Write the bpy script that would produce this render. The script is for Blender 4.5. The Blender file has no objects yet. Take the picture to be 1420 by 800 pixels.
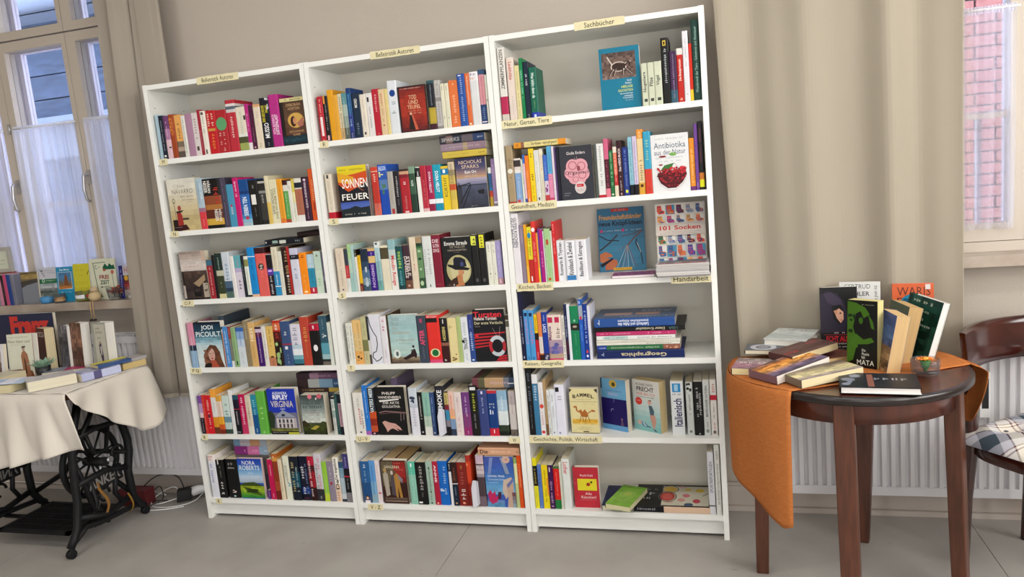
import bpy, bmesh, math, random
from mathutils import Vector, Matrix
random.seed(7)
# ------------------------------------------------------------ camera, light, exposure
scn = bpy.context.scene
COL = scn.collection
cam_d = bpy.data.cameras.new('camera'); cam = bpy.data.objects.new('camera', cam_d); COL.objects.link(cam)
cam_d.sensor_width = 36.0; cam_d.lens = 26.315; cam_d.clip_start = 0.05
RT = Vector((0.9616913, 0.25973507, -0.08767857)); UPV = Vector((0.04625083, 0.16152287, 0.98578457)); FW = Vector((-0.27020492, 0.95207566, -0.14332217))
M = Matrix(((RT.x, UPV.x, -FW.x, 2.41666), (RT.y, UPV.y, -FW.y, -2.85859), (RT.z, UPV.z, -FW.z, 1.46979), (0, 0, 0, 1)))
cam.matrix_world = M
scn.camera = cam
scn.view_settings.view_transform = 'Standard'; scn.view_settings.look = 'None'
scn.view_settings.exposure = 0.0; scn.view_settings.gamma = 1.0; scn.view_settings.use_curve_mapping = False
w = bpy.data.worlds.new('sky'); scn.world = w; w.use_nodes = True
nt = w.node_tree; bgn = nt.nodes['Background']
tc = nt.nodes.new('ShaderNodeTexCoord'); sx = nt.nodes.new('ShaderNodeSeparateXYZ'); cr = nt.nodes.new('ShaderNodeValToRGB')
nt.links.new(tc.outputs['Generated'], sx.inputs[0]); nt.links.new(sx.outputs['Z'], cr.inputs[0]); nt.links.new(cr.outputs[0], bgn.inputs[0])
cr.color_ramp.elements[0].color = (.72, .80, .97, 1); cr.color_ramp.elements[1].color = (.62, .73, 1.0, 1)
bgn.inputs[1].default_value = 9
def area(name, loc, rot, sx_, sy_, power, col):
    d = bpy.data.lights.new(name, 'AREA'); d.shape = 'RECTANGLE'; d.size = sx_; d.size_y = sy_; d.energy = power; d.color = col
    o = bpy.data.objects.new(name, d); COL.objects.link(o); o.location = loc; o.rotation_euler = rot; return o
# the room's fluorescent ceiling lamps (fixtures are built below) and the daylight of the windows behind the camera
LAMPS = [(0.2, -1.5), (2.4, -1.5), (4.2, -1.5), (0.2, -3.4), (2.4, -3.4), (4.2, -3.4)]
for i, (lx, ly) in enumerate(LAMPS):
    area('ceiling_lamp_light', (lx, ly, 3.08), (0, 0, 0), 1.15, .28, 15 if ly > -2 else 11, (1.0, .985, .95))
area('rear_window_light', (-0.1, -4.85, 1.45), (math.radians(90), 0, 0), 1.8, 1.5, 30, (.90, .94, 1.0))
area('side_window_light', (5.1, -1.5, 1.85), (0, math.radians(90), 0), 1.5, 1.7, 70, (1.0, .995, .98))
area('side_window_light', (5.1, -3.6, 1.85), (0, math.radians(90), 0), 1.5, 1.7, 70, (1.0, .995, .98))
area('rear_window_light', (3.0, -4.85, 1.45), (math.radians(90), 0, 0), 1.8, 1.5, 30, (.90, .94, 1.0))

# ------------------------------------------------------------ helpers
def lin(c):
    return c / 12.92 if c <= .04045 else ((c + .055) / 1.055) ** 2.4
_hc = {}; KB_ = .95
def hx(h, k=1.0):
    if not isinstance(h, str): return h
    if (h, k) not in _hc:
        v = [max(.0035, min(.9, (lin(int(h[i:i + 2], 16) / 255) - (.007 if k == KB_ else 0)) * k)) for i in (0, 2, 4)]
        _hc[(h, k)] = (v[0], v[1], v[2], 1.0)
    return _hc[(h, k)]
KB = KB_     # printed colours: photographed value to albedo
class MB:
    def __init__(s): s.v = []; s.f = []; s.c = []; s.m = []; s.s = []
    def face(s, pts, col=(.8, .8, .8, 1), m=0, smooth=False):
        b = len(s.v); s.v += [tuple(p) for p in pts]; s.f.append(tuple(range(b, b + len(pts)))); s.c.append(col); s.m.append(m); s.s.append(smooth)
    def box(s, x0, x1, y0, y1, z0, z1, col=(.8, .8, .8, 1), m=0, skip=''):
        P = [(x0, y0, z0), (x1, y0, z0), (x1, y1, z0), (x0, y1, z0), (x0, y0, z1), (x1, y0, z1), (x1, y1, z1), (x0, y1, z1)]
        for k, q in (('b', (0, 3, 2, 1)), ('t', (4, 5, 6, 7)), ('f', (0, 1, 5, 4)), ('r', (1, 2, 6, 5)), ('k', (2, 3, 7, 6)), ('l', (3, 0, 4, 7))):
            if k not in skip: s.face([P[i] for i in q], col, m)
    def obox(s, c, ax, ay, az, col=(.8, .8, .8, 1), m=0):
        c = Vector(c); ax = Vector(ax); ay = Vector(ay); az = Vector(az)
        P = [c + sx * ax + sy * ay + sz * az for sz in (-1, 1) for (sx, sy) in ((-1, -1), (1, -1), (1, 1), (-1, 1))]
        for q in ((0, 3, 2, 1), (4, 5, 6, 7), (0, 1, 5, 4), (1, 2, 6, 5), (2, 3, 7, 6), (3, 0, 4, 7)): s.face([P[i] for i in q], col, m)
    def bar(s, p, q, wdt, thk, up=(0, 0, 1), col=(.8, .8, .8, 1), m=0):
        p = Vector(p); q = Vector(q); d = (q - p); L = d.length; d.normalize(); u = Vector(up)
        sd = d.cross(u)
        if sd.length < 1e-4: sd = d.cross(Vector((1, 0, 0)))
        sd.normalize(); u2 = sd.cross(d)
        s.obox((p + q) / 2, d * L / 2, sd * wdt / 2, u2 * thk / 2, col, m)
    def grid(s, fn, nu, nv, col=(.8, .8, .8, 1), m=0, smooth=True, colfn=None):
        b = len(s.v)
        for j in range(nv + 1):
            for i in range(nu + 1): s.v.append(tuple(fn(i / nu, j / nv)))
        for j in range(nv):
            for i in range(nu):
                a = b + j * (nu + 1) + i
                s.f.append((a, a + 1, a + nu + 2, a + nu + 1)); s.c.append(colfn((i + .5) / nu, (j + .5) / nv) if colfn else col); s.m.append(m); s.s.append(smooth)
    def tube(s, pts, r, n=8, col=(.8, .8, .8, 1), m=0, rad=None, closed=False, cap=True):
        pts = [Vector(p) for p in pts]; N = len(pts); b = len(s.v); prev = None
        for i, p in enumerate(pts):
            if closed: d = pts[(i + 1) % N] - pts[i - 1]
            else: d = pts[min(i + 1, N - 1)] - pts[max(i - 1, 0)]
            d.normalize()
            if prev is None:
                prev = d.orthogonal().normalized()
            prev = (prev - d * prev.dot(d)).normalized(); bb = d.cross(prev)
            rr = rad[i] if rad else r
            for k in range(n):
                a = 2 * math.pi * k / n; s.v.append(tuple(p + prev * math.cos(a) * rr + bb * math.sin(a) * rr))
        for i in range(N if closed else N - 1):
            i2 = (i + 1) % N
            for k in range(n):
                k2 = (k + 1) % n
                s.f.append((b + i * n + k, b + i * n + k2, b + i2 * n + k2, b + i2 * n + k)); s.c.append(col); s.m.append(m); s.s.append(True)
        if cap and not closed:
            for base, rev in ((b, True), (b + (N - 1) * n, False)):
                q = list(range(base, base + n)); q = q[::-1] if rev else q
                s.f.append(tuple(q)); s.c.append(col); s.m.append(m); s.s.append(False)
    def lathe(s, c, prof, n=24, col=(.8, .8, .8, 1), m=0, a0=0, a1=2 * math.pi, smooth=True):
        c = Vector(c)
        def fn(u, v):
            k = v * (len(prof) - 1); i = min(int(round(k)), len(prof) - 1); r, z = prof[i]; a = a0 + (a1 - a0) * u
            return (c.x + r * math.cos(a), c.y + r * math.sin(a), c.z + z)
        s.grid(fn, n, len(prof) - 1, col, m, smooth)
    def build(s, name, mats, parent=None, merge=False):
        me = bpy.data.meshes.new(name); me.from_pydata(s.v, [], s.f)
        if not isinstance(mats, (list, tuple)): mats = [mats]
        for mm in mats: me.materials.append(mm)
        me.polygons.foreach_set('material_index', s.m); me.polygons.foreach_set('use_smooth', s.s)
        at = me.color_attributes.new('Col', 'FLOAT_COLOR', 'CORNER'); arr = []
        for f, c in zip(s.f, s.c): arr += list(c) * len(f)
        at.data.foreach_set('color', arr)
        if merge:
            bm = bmesh.new(); bm.from_mesh(me); bmesh.ops.remove_doubles(bm, verts=bm.verts, dist=1e-5); bm.to_mesh(me); bm.free()
        me.update()
        o = bpy.data.objects.new(name, me); COL.objects.link(o)
        if parent is not None: o.parent = parent
        return o
def thing(name, label, cat, loc=(0, 0, 0), rz=0, group=None):
    o = bpy.data.objects.new(name, None); COL.objects.link(o); o.location = loc; o.rotation_euler = (0, 0, rz); o.empty_display_size = .05
    o['label'] = label; o['category'] = cat
    if group: o['group'] = group
    return o
def tag(o, label, cat, group=None):
    o['label'] = label; o['category'] = cat
    if group: o['group'] = group
    return o
def struct(o): o['kind'] = 'structure'; return o
def bevel(o, w=.003, seg=2):
    md = o.modifiers.new('bevel', 'BEVEL'); md.width = w; md.segments = seg; md.limit_method = 'ANGLE'; return o
def weld(o):
    bm = bmesh.new(); bm.from_mesh(o.data); bmesh.ops.remove_doubles(bm, verts=bm.verts, dist=1e-5); bm.to_mesh(o.data); bm.free(); return o
# ------------------------------------------------------------ materials
def mat(name, col=(.8, .8, .8), rough=.5, spec=.5, attr=False, metal=0, noise=0, nscale=8, bump=0, bscale=60, trans=0, coat=0, stretch=(1, 1, 1), sheen=0, col2=None, detail=3):
    m = bpy.data.materials.new(name); m.use_nodes = True; t = m.node_tree; b = t.nodes['Principled BSDF']
    b.inputs['Roughness'].default_value = rough; b.inputs['Specular IOR Level'].default_value = spec; b.inputs['Metallic'].default_value = metal
    b.inputs['Coat Weight'].default_value = coat; b.inputs['Coat Roughness'].default_value = .15
    if sheen: b.inputs['Sheen Weight'].default_value = sheen
    src = None
    if attr:
        a = t.nodes.new('ShaderNodeAttribute'); a.attribute_name = 'Col'; src = a.outputs['Color']
    else:
        r = t.nodes.new('ShaderNodeRGB'); r.outputs[0].default_value = (*col[:3], 1); src = r.outputs[0]
    tcn = t.nodes.new('ShaderNodeTexCoord'); mp = t.nodes.new('ShaderNodeMapping'); mp.inputs['Scale'].default_value = stretch
    t.links.new(tcn.outputs['Object'], mp.inputs[0])
    if noise or col2:
        n = t.nodes.new('ShaderNodeTexNoise'); n.inputs['Scale'].default_value = nscale; n.inputs['Detail'].default_value = detail; t.links.new(mp.outputs[0], n.inputs[0])
        mr = t.nodes.new('ShaderNodeMapRange'); mr.inputs[1].default_value = .3; mr.inputs[2].default_value = .7
        t.links.new(n.outputs[0], mr.inputs[0]); mx = t.nodes.new('ShaderNodeMix'); mx.data_type = 'RGBA'
        if col2:
            t.links.new(mr.outputs[0], mx.inputs[0]); mx.inputs[7].default_value = (*col2[:3], 1); t.links.new(src, mx.inputs[6])
        else:
            mx.blend_type = 'MULTIPLY'; mx.inputs[0].default_value = 1; mr.inputs[3].default_value = 1 - noise; mr.inputs[4].default_value = 1
            cc = t.nodes.new('ShaderNodeCombineColor')
            for q in range(3): t.links.new(mr.outputs[0], cc.inputs[q])
            t.links.new(src, mx.inputs[6]); t.links.new(cc.outputs[0], mx.inputs[7])
        src = mx.outputs[2]
    t.links.new(src, b.inputs['Base Color'])
    if bump:
        n2 = t.nodes.new('ShaderNodeTexNoise'); n2.inputs['Scale'].default_value = bscale; n2.inputs['Detail'].default_value = 4; t.links.new(mp.outputs[0], n2.inputs[0])
        bp = t.nodes.new('ShaderNodeBump'); bp.inputs['Strength'].default_value = bump; bp.inputs['Distance'].default_value = .004
        t.links.new(n2.outputs[0], bp.inputs['Height']); t.links.new(bp.outputs[0], b.inputs['Normal'])
    if trans:
        tr = t.nodes.new('ShaderNodeBsdfTranslucent'); t.links.new(src, tr.inputs[0]); ms = t.nodes.new('ShaderNodeMixShader'); ms.inputs[0].default_value = trans
        out = t.nodes['Material Output']; t.links.new(b.outputs[0], ms.inputs[1]); t.links.new(tr.outputs[0], ms.inputs[2]); t.links.new(ms.outputs[0], out.inputs[0])
    return m
m_print = mat('printed_cover', attr=True, rough=.42, spec=.28, noise=.06, nscale=30)
m_pages = mat('page_block', attr=True, rough=.85, spec=.2, noise=.22, nscale=3, stretch=(1.5, 420, 1.5))
m_paper = mat('plain_paper', attr=True, rough=.8, spec=.2)
m_backp = mat('back_panel_foil', hx('dcd7ca')[:3], rough=.5, spec=.3, noise=.04, nscale=2)
m_shelf = mat('white_foil', hx('e4e4df')[:3], rough=.42, spec=.4, noise=.03, nscale=2)
m_tape = mat('masking_tape', attr=True, rough=.75, spec=.2, noise=.08, nscale=25)
m_wall = mat('wall_paint', hx('b4aa9e')[:3], rough=.9, spec=.15, noise=.05, nscale=1.2, bump=.25, bscale=120)
m_ceil = mat('ceiling_paint', (.82, .80, .77), rough=.95, spec=.1, noise=.03)
m_frame = mat('window_frame_paint', hx('bdb2a4')[:3], rough=.5, spec=.4, noise=.03)
m_frame2 = mat('outer_frame_paint', hx('ece6f0')[:3], rough=.5)
m_sill = mat('marble_sill', hx('b8ada0')[:3], rough=.3, spec=.5, col2=hx('8f7c6c')[:3], nscale=7, detail=8, stretch=(1, 2, 1))
m_base = mat('baseboard_paint', hx('b5aaa0')[:3], rough=.45, noise=.04)
m_rad = mat('radiator_enamel', hx('d6d4d6')[:3], rough=.35, spec=.5, noise=.03, nscale=3)
m_wood = mat('reddish_table_wood', hx('5e2c1c')[:3], rough=.28, spec=.5, coat=.35, col2=hx('3a1a12')[:3], nscale=5, stretch=(6, 6, .7), detail=6)
m_woodleg = mat('brown_leg_wood', hx('5c3220')[:3], rough=.4, spec=.45, coat=.15, col2=hx('40200f')[:3], nscale=7, stretch=(9, 9, .9), detail=7)
m_edge = mat('dark_table_rim', hx('1c1210')[:3], rough=.3, coat=.2, noise=.1)
m_orange = mat('orange_cloth', hx('c47a42')[:3], rough=.9, spec=.1, col2=hx('b46a38')[:3], nscale=60, stretch=(1, 1, 6), bump=.3, bscale=220, trans=.12)
m_cream = mat('cream_cotton', hx('d3cbbf')[:3], rough=.9, spec=.1, noise=.06, nscale=4, bump=.2, bscale=300, sheen=.2)
m_curt2 = mat('cream_curtain', hx('bcb2a0')[:3], rough=.9, spec=.1, noise=.03, nscale=2, bump=.12, bscale=260, trans=.35)
m_curt = mat('beige_curtain', hx('b8aea0')[:3], rough=.9, spec=.1, noise=.04, nscale=2, bump=.15, bscale=260, trans=.35)
m_iron = mat('black_cast_iron', (.009, .009, .010), rough=.5, spec=.22, noise=.3, nscale=20, bump=.2, bscale=80)
m_chair = mat('mahogany_chair', hx('40170f')[:3], rough=.2, spec=.5, coat=.6, col2=hx('2c0e0a')[:3], nscale=4, stretch=(2, 2, 5), detail=6)
m_white = mat('white_plastic', (.78, .78, .77), rough=.4, noise=.02)
m_black = mat('black_plastic', (.015, .015, .016), rough=.4, noise=.1)
m_metal = mat('brushed_handle', (.55, .55, .56), rough=.35, metal=.9, noise=.05)
m_col = mat('painted_object', attr=True, rough=.5, spec=.4, noise=.05, nscale=12)
m_matte = mat('matte_object', attr=True, rough=.9, spec=.15, noise=.12, nscale=20, bump=.2)
def glassmat(name, col, rough, alpha):
    m = bpy.data.materials.new(name); m.use_nodes = True; t = m.node_tree; b = t.nodes['Principled BSDF']; out = t.nodes['Material Output']
    b.inputs['Base Color'].default_value = (*col, 1); b.inputs['Roughness'].default_value = rough; b.inputs['Specular IOR Level'].default_value = .6
    n = t.nodes.new('ShaderNodeTexNoise'); n.inputs['Scale'].default_value = 12
    mr = t.nodes.new('ShaderNodeMapRange'); mr.inputs[3].default_value = max(0, alpha - .04); mr.inputs[4].default_value = alpha + .04; t.links.new(n.outputs[0], mr.inputs[0])
    tr = t.nodes.new('ShaderNodeBsdfTransparent'); tr.inputs[0].default_value = (.97, .98, 1, 1); ms = t.nodes.new('ShaderNodeMixShader')
    t.links.new(mr.outputs[0], ms.inputs[0]); t.links.new(tr.outputs[0], ms.inputs[1]); t.links.new(b.outputs[0], ms.inputs[2]); t.links.new(ms.outputs[0], out.inputs[0])
    return m
m_pane = glassmat('window_glass', (.06, .08, .11), .08, .12)
def cutglass():
    m = bpy.data.materials.new('clear_glassware'); m.use_nodes = True; t = m.node_tree; b = t.nodes['Principled BSDF']; out = t.nodes['Material Output']
    b.inputs['Base Color'].default_value = (.12, .12, .13, 1); b.inputs['Roughness'].default_value = .04; b.inputs['Specular IOR Level'].default_value = 1
    lw = t.nodes.new('ShaderNodeLayerWeight'); lw.inputs[0].default_value = .45; n = t.nodes.new('ShaderNodeTexNoise'); n.inputs['Scale'].default_value = 60
    mu = t.nodes.new('ShaderNodeMath'); mu.operation = 'MULTIPLY_ADD'; mu.inputs[1].default_value = .55; t.links.new(lw.outputs['Facing'], mu.inputs[0])
    m3 = t.nodes.new('ShaderNodeMath'); m3.operation = 'MULTIPLY'; m3.inputs[1].default_value = .16; t.links.new(n.outputs[0], m3.inputs[0]); t.links.new(m3.outputs[0], mu.inputs[2])
    tr = t.nodes.new('ShaderNodeBsdfTransparent'); tr.inputs[0].default_value = (.96, .97, .98, 1); ms = t.nodes.new('ShaderNodeMixShader')
    t.links.new(mu.outputs[0], ms.inputs[0]); t.links.new(tr.outputs[0], ms.inputs[1]); t.links.new(b.outputs[0], ms.inputs[2]); t.links.new(ms.outputs[0], out.inputs[0]); return m
m_glass = cutglass()
def lacemat(lo=.58, hi=.84, nm='lace_voile'):
    m = bpy.data.materials.new(nm); m.use_nodes = True; t = m.node_tree; out = t.nodes['Material Output']; b = t.nodes['Principled BSDF']
    b.inputs['Base Color'].default_value = (.86, .86, .9, 1); b.inputs['Roughness'].default_value = .9
    tl = t.nodes.new('ShaderNodeBsdfTranslucent'); tl.inputs[0].default_value = (.88, .88, .95, 1)
    tr = t.nodes.new('ShaderNodeBsdfTransparent'); m1 = t.nodes.new('ShaderNodeMixShader'); m1.inputs[0].default_value = .7; m2 = t.nodes.new('ShaderNodeMixShader')
    n = t.nodes.new('ShaderNodeTexNoise'); n.inputs['Scale'].default_value = 5; mp = t.nodes.new('ShaderNodeMapping'); mp.inputs['Scale'].default_value = (4, 4, .5)
    tcn = t.nodes.new('ShaderNodeTexCoord'); t.links.new(tcn.outputs['Object'], mp.inputs[0]); t.links.new(mp.outputs[0], n.inputs[0])
    mr = t.nodes.new('ShaderNodeMapRange'); mr.inputs[3].default_value = lo; mr.inputs[4].default_value = hi; t.links.new(n.outputs[0], mr.inputs[0])
    t.links.new(b.outputs[0], m1.inputs[1]); t.links.new(tl.outputs[0], m1.inputs[2]); t.links.new(mr.outputs[0], m2.inputs[0]); t.links.new(tr.outputs[0], m2.inputs[1]); t.links.new(m1.outputs[0], m2.inputs[2])
    t.links.new(m2.outputs[0], out.inputs[0]); return m
m_lace = lacemat(); m_lace2 = lacemat(.36, .62, 'thin_lace_voile')
def floormat():
    m = mat('grey_linoleum', hx('a7a29b')[:3], rough=.42, spec=.35, col2=hx('97928c')[:3], nscale=3.5, detail=9, bump=.08, bscale=25)
    t = m.node_tree; b = t.nodes['Principled BSDF']; src = b.inputs['Base Color'].links[0].from_socket
    tcn = t.nodes.new('ShaderNodeTexCoord'); n = t.nodes.new('ShaderNodeTexNoise'); n.inputs['Scale'].default_value = 9; n.inputs['Detail'].default_value = 5
    mp = t.nodes.new('ShaderNodeMapping'); mp.inputs['Scale'].default_value = (1, 2.2, 1); t.links.new(tcn.outputs['Object'], mp.inputs[0]); t.links.new(mp.outputs[0], n.inputs[0])
    mr = t.nodes.new('ShaderNodeMapRange'); mr.inputs[1].default_value = .70; mr.inputs[2].default_value = .76; mr.inputs[4].default_value = .5; t.links.new(n.outputs[0], mr.inputs[0])
    mx = t.nodes.new('ShaderNodeMix'); mx.data_type = 'RGBA'; t.links.new(mr.outputs[0], mx.inputs[0]); t.links.new(src, mx.inputs[6]); mx.inputs[7].default_value = (.10, .085, .075, 1)
    t.links.new(mx.outputs[2], b.inputs['Base Color']); return m
m_floor = floormat()
def brickmat():
    m = mat('old_brick', hx('b88074')[:3], rough=.9, spec=.1, col2=hx('a8685e')[:3], nscale=14, detail=5, bump=.4, bscale=60); return m
m_brick = brickmat()
m_mortar = mat('mortar', hx('b8b0a8')[:3], rough=.95, noise=.1)
m_slate = mat('slate_roof', hx('2c3648')[:3], rough=.7, col2=hx('425068')[:3], nscale=6, detail=6, stretch=(1, 1, 4))
m_render = mat('grey_siding', hx('78808e')[:3], rough=.8, noise=.12, nscale=3)
def plaidmat():
    m = bpy.data.materials.new('plaid_cotton'); m.use_nodes = True; t = m.node_tree; b = t.nodes['Principled BSDF']; b.inputs['Roughness'].default_value = .85; b.inputs['Specular IOR Level'].default_value = .15
    tcn = t.nodes.new('ShaderNodeTexCoord'); s = t.nodes.new('ShaderNodeSeparateXYZ'); t.links.new(tcn.outputs['Object'], s.inputs[0])
    def ramp(sock, stops):
        mu = t.nodes.new('ShaderNodeMath'); mu.operation = 'MULTIPLY'; mu.inputs[1].default_value = 1 / .17; t.links.new(sock, mu.inputs[0])
        fr = t.nodes.new('ShaderNodeMath'); fr.operation = 'FRACT'; t.links.new(mu.outputs[0], fr.inputs[0])
        r = t.nodes.new('ShaderNodeValToRGB'); r.color_ramp.interpolation = 'CONSTANT'; e = r.color_ramp.elements
        e[0].position = 0; e[0].color = hx(stops[0][1]); e[1].position = stops[1][0]; e[1].color = hx(stops[1][1])
        for p_, c_ in stops[2:]: q = e.new(p_); q.color = hx(c_)
        t.links.new(fr.outputs[0], r.inputs[0]); return r.outputs[0]
    st = [(0, 'e8e2d4'), (.16, '6a3a3c'), (.19, 'e8e2d4'), (.24, '6a3a3c'), (.27, 'b8b8c0'), (.46, '3c4650'), (.74, 'b8b8c0'), (.90, '54383c'), (.93, 'e8e2d4')]
    a = ramp(s.outputs[0], st); c = ramp(s.outputs[1], st)
    mx = t.nodes.new('ShaderNodeMix'); mx.data_type = 'RGBA'; mx.inputs[0].default_value = .5; t.links.new(a, mx.inputs[6]); t.links.new(c, mx.inputs[7]); t.links.new(mx.outputs[2], b.inputs['Base Color'])
    return m
m_plaid = plaidmat()

# ------------------------------------------------------------ lettering and flat print
_tc = {}
def glyphs(txt, bold=.0):
    k = (txt, bold)
    if k not in _tc:
        c = bpy.data.curves.new('lettering', 'FONT'); c.body = txt; c.size = 1; c.resolution_u = 2; c.offset = bold; c.fill_mode = 'FRONT'; c.dimensions = '2D'
        o = bpy.data.objects.new('lettering', c); COL.objects.link(o); dg = bpy.context.evaluated_depsgraph_get(); dg.update()
        me = bpy.data.meshes.new_from_object(o.evaluated_get(dg)); vs = [(v.co.x, v.co.y) for v in me.vertices]; fs = [tuple(p.vertices) for p in me.polygons]
        bpy.data.objects.remove(o); bpy.data.meshes.remove(me); bpy.data.curves.remove(c)
        if vs:
            x0 = min(v[0] for v in vs); x1 = max(v[0] for v in vs); y0 = min(v[1] for v in vs); y1 = max(v[1] for v in vs)
            vs = [((a - x0) / (x1 - x0 + 1e-9), (b - y0) / (y1 - y0 + 1e-9)) for a, b in vs]; asp = (x1 - x0) / (y1 - y0 + 1e-9)
        else: asp = 1
        _tc[k] = (vs, fs, asp)
    return _tc[k]
class Art:
    """flat print on a planar patch: P(u, v, layer) gives the point; u right, v down, both 0..1"""
    def __init__(s, mb, P, wu, wv): s.mb = mb; s.P = P; s.wu = wu; s.wv = wv; s.L = 1; s.r = random.Random(int(wu * 1e5) + int(wv * 1e5) * 7)
    def up(s): s.L += 1
    def rect(s, u0, v0, u1, v1, col): s.up(); s.mb.face([s.P(u0, v1, s.L), s.P(u1, v1, s.L), s.P(u1, v0, s.L), s.P(u0, v0, s.L)], hx(col, KB))
    def poly(s, pts, col): s.up(); s.mb.face([s.P(a, b, s.L) for a, b in pts], hx(col, KB))
    def ell(s, cu, cv, ru, rv, col, n=18, a0=0, a1=2 * math.pi):
        s.up(); s.mb.face([s.P(cu + ru * math.cos(a0 + (a1 - a0) * k / n), cv + rv * math.sin(a0 + (a1 - a0) * k / n), s.L) for k in range(n)], hx(col, KB))
    def ring(s, cu, cv, ru, rv, ri, col, n=24, a0=0, a1=2 * math.pi):
        s.up()
        for k in range(n):
            a = a0 + (a1 - a0) * k / n; b = a0 + (a1 - a0) * (k + 1) / n
            s.mb.face([s.P(cu + ru * q * math.cos(t_), cv + rv * q * math.sin(t_), s.L) for q, t_ in ((1, a), (1, b), (ri, b), (ri, a))], hx(col, KB))
    def line(s, pts, wd, col):
        s.up()
        for (a, b), (c, d) in zip(pts, pts[1:]):
            dx = (c - a) * s.wu; dy = (d - b) * s.wv; L = math.hypot(dx, dy) + 1e-9; nx = -dy / L * wd * s.wu / 2 / s.wu; ny = dx / L * wd * s.wu / 2 / s.wv
            s.mb.face([s.P(a + nx, b + ny, s.L), s.P(c + nx, d + ny, s.L), s.P(c - nx, d - ny, s.L), s.P(a - nx, b - ny, s.L)], hx(col, KB))
    def grad(s, u0, v0, u1, v1, cols, nv=8, nu=1, jit=0):
        s.up(); cs = [hx(c, KB) for c in cols]; base = len(s.mb.v); L = s.L
        def cf(u, v):
            k = v * (len(cs) - 1); i = min(int(k), len(cs) - 2) if len(cs) > 1 else 0; f = k - i
            c = [cs[i][q] * (1 - f) + cs[min(i + 1, len(cs) - 1)][q] * f for q in range(3)]; j = 1 + s.r.uniform(-jit, jit) * 1.4; return (*[max(0.004, min(.9, x * j)) for x in c], 1)
        s.mb.grid(lambda u, v: s.P(u0 + (u1 - u0) * u, v0 + (v1 - v0) * v, L), nu, nv, smooth=False, colfn=cf)
    def text(s, txt, u0, v0, u1, v1, col, mode='H', bold=.012, keep=False):
        s.up(); vs, fs, asp = glyphs(txt, bold)
        if not vs: return
        if keep and mode == 'H':
            need = (v1 - v0) * s.wv * asp / s.wu
            if need < (u1 - u0): c = (u0 + u1) / 2; u0, u1 = c - need / 2, c + need / 2
        c = hx(col, KB); mb = s.mb; b = len(mb.v)
        for x, y in vs:
            if mode == 'H': p = (u0 + x * (u1 - u0), v1 - y * (v1 - v0))
            elif mode == 'U': p = (u1 - y * (u1 - u0), v1 - x * (v1 - v0))
            else: p = (u0 + y * (u1 - u0), v0 + x * (v1 - v0))
            mb.v.append(tuple(s.P(p[0], p[1], s.L)))
        for f in fs: mb.f.append(tuple(b + i for i in f)); mb.c.append(c); mb.m.append(0); mb.s.append(False)
    def scrib(s, u0, v0, u1, v1, col, mode='H'):
        """small print whose letters the photograph does not resolve: a row of letter-sized strokes"""
        s.up(); c = hx(col, KB)
        if mode == 'H': Ln = (u1 - u0) * s.wu; hh = (v1 - v0) * s.wv
        else: Ln = (v1 - v0) * s.wv; hh = (u1 - u0) * s.wu
        hh = max(hh, 1e-4); st = max(hh * .72, Ln / 34); n = max(1, int(Ln / st)); k = 0
        while k < n:
            if s.r.random() < .13: k += 1; continue
            a = k / n; b = (k + .62) / n; lo = .0 if s.r.random() < .3 else .12; hi = 1 if s.r.random() < .35 else .8
            for q0, q1, w0, w1 in (((a, a + (b - a) * .35, lo, hi), (a, b, .42, .6)) if s.r.random() < .6 else ((a, a + (b - a) * .35, lo, hi), (b - (b - a) * .3, b, lo, .8))):
                if mode == 'H': pts = [(u0 + q0 * (u1 - u0), v1 - w0 * (v1 - v0)), (u0 + q1 * (u1 - u0), v1 - w0 * (v1 - v0)), (u0 + q1 * (u1 - u0), v1 - w1 * (v1 - v0)), (u0 + q0 * (u1 - u0), v1 - w1 * (v1 - v0))]
                elif mode == 'U': pts = [(u1 - w0 * (u1 - u0), v1 - q0 * (v1 - v0)), (u1 - w0 * (u1 - u0), v1 - q1 * (v1 - v0)), (u1 - w1 * (u1 - u0), v1 - q1 * (v1 - v0)), (u1 - w1 * (u1 - u0), v1 - q0 * (v1 - v0))]
                else: pts = [(u0 + w0 * (u1 - u0), v0 + q0 * (v1 - v0)), (u0 + w0 * (u1 - u0), v0 + q1 * (v1 - v0)), (u0 + w1 * (u1 - u0), v0 + q1 * (v1 - v0)), (u0 + w1 * (u1 - u0), v0 + q0 * (v1 - v0))]
                s.mb.face([s.P(x, y, s.L) for x, y in pts], c)
            k += 1
    def blobs(s, u0, v0, u1, v1, col, n=5):
        for _ in range(n):
            cu = s.r.uniform(u0, u1); cv = s.r.uniform(v0, v1); ru = (u1 - u0) * s.r.uniform(.15, .4); rv = (v1 - v0) * s.r.uniform(.08, .2)
            cu = min(max(cu, u0 + ru), u1 - ru); cv = min(max(cv, v0 + rv), v1 - rv); k = s.r.uniform(.75, 1.1); c = hx(col, KB)
            s.up(); s.mb.face([s.P(cu + ru * math.cos(t_) * s.r.uniform(.7, 1), cv + rv * math.sin(t_) * s.r.uniform(.7, 1), s.L) for t_ in [6.283 * q / 9 for q in range(9)]], (c[0] * k, c[1] * k, c[2] * k, 1))
LAY = .00003
def parse_bands(s_):
    t = s_.split(); out = []; prev = 0
    for i in range(0, len(t), 2):
        end = float(t[i + 1]) if i + 1 < len(t) else 1.0
        out.append((prev, end, t[i])); prev = end
    return out
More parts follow.
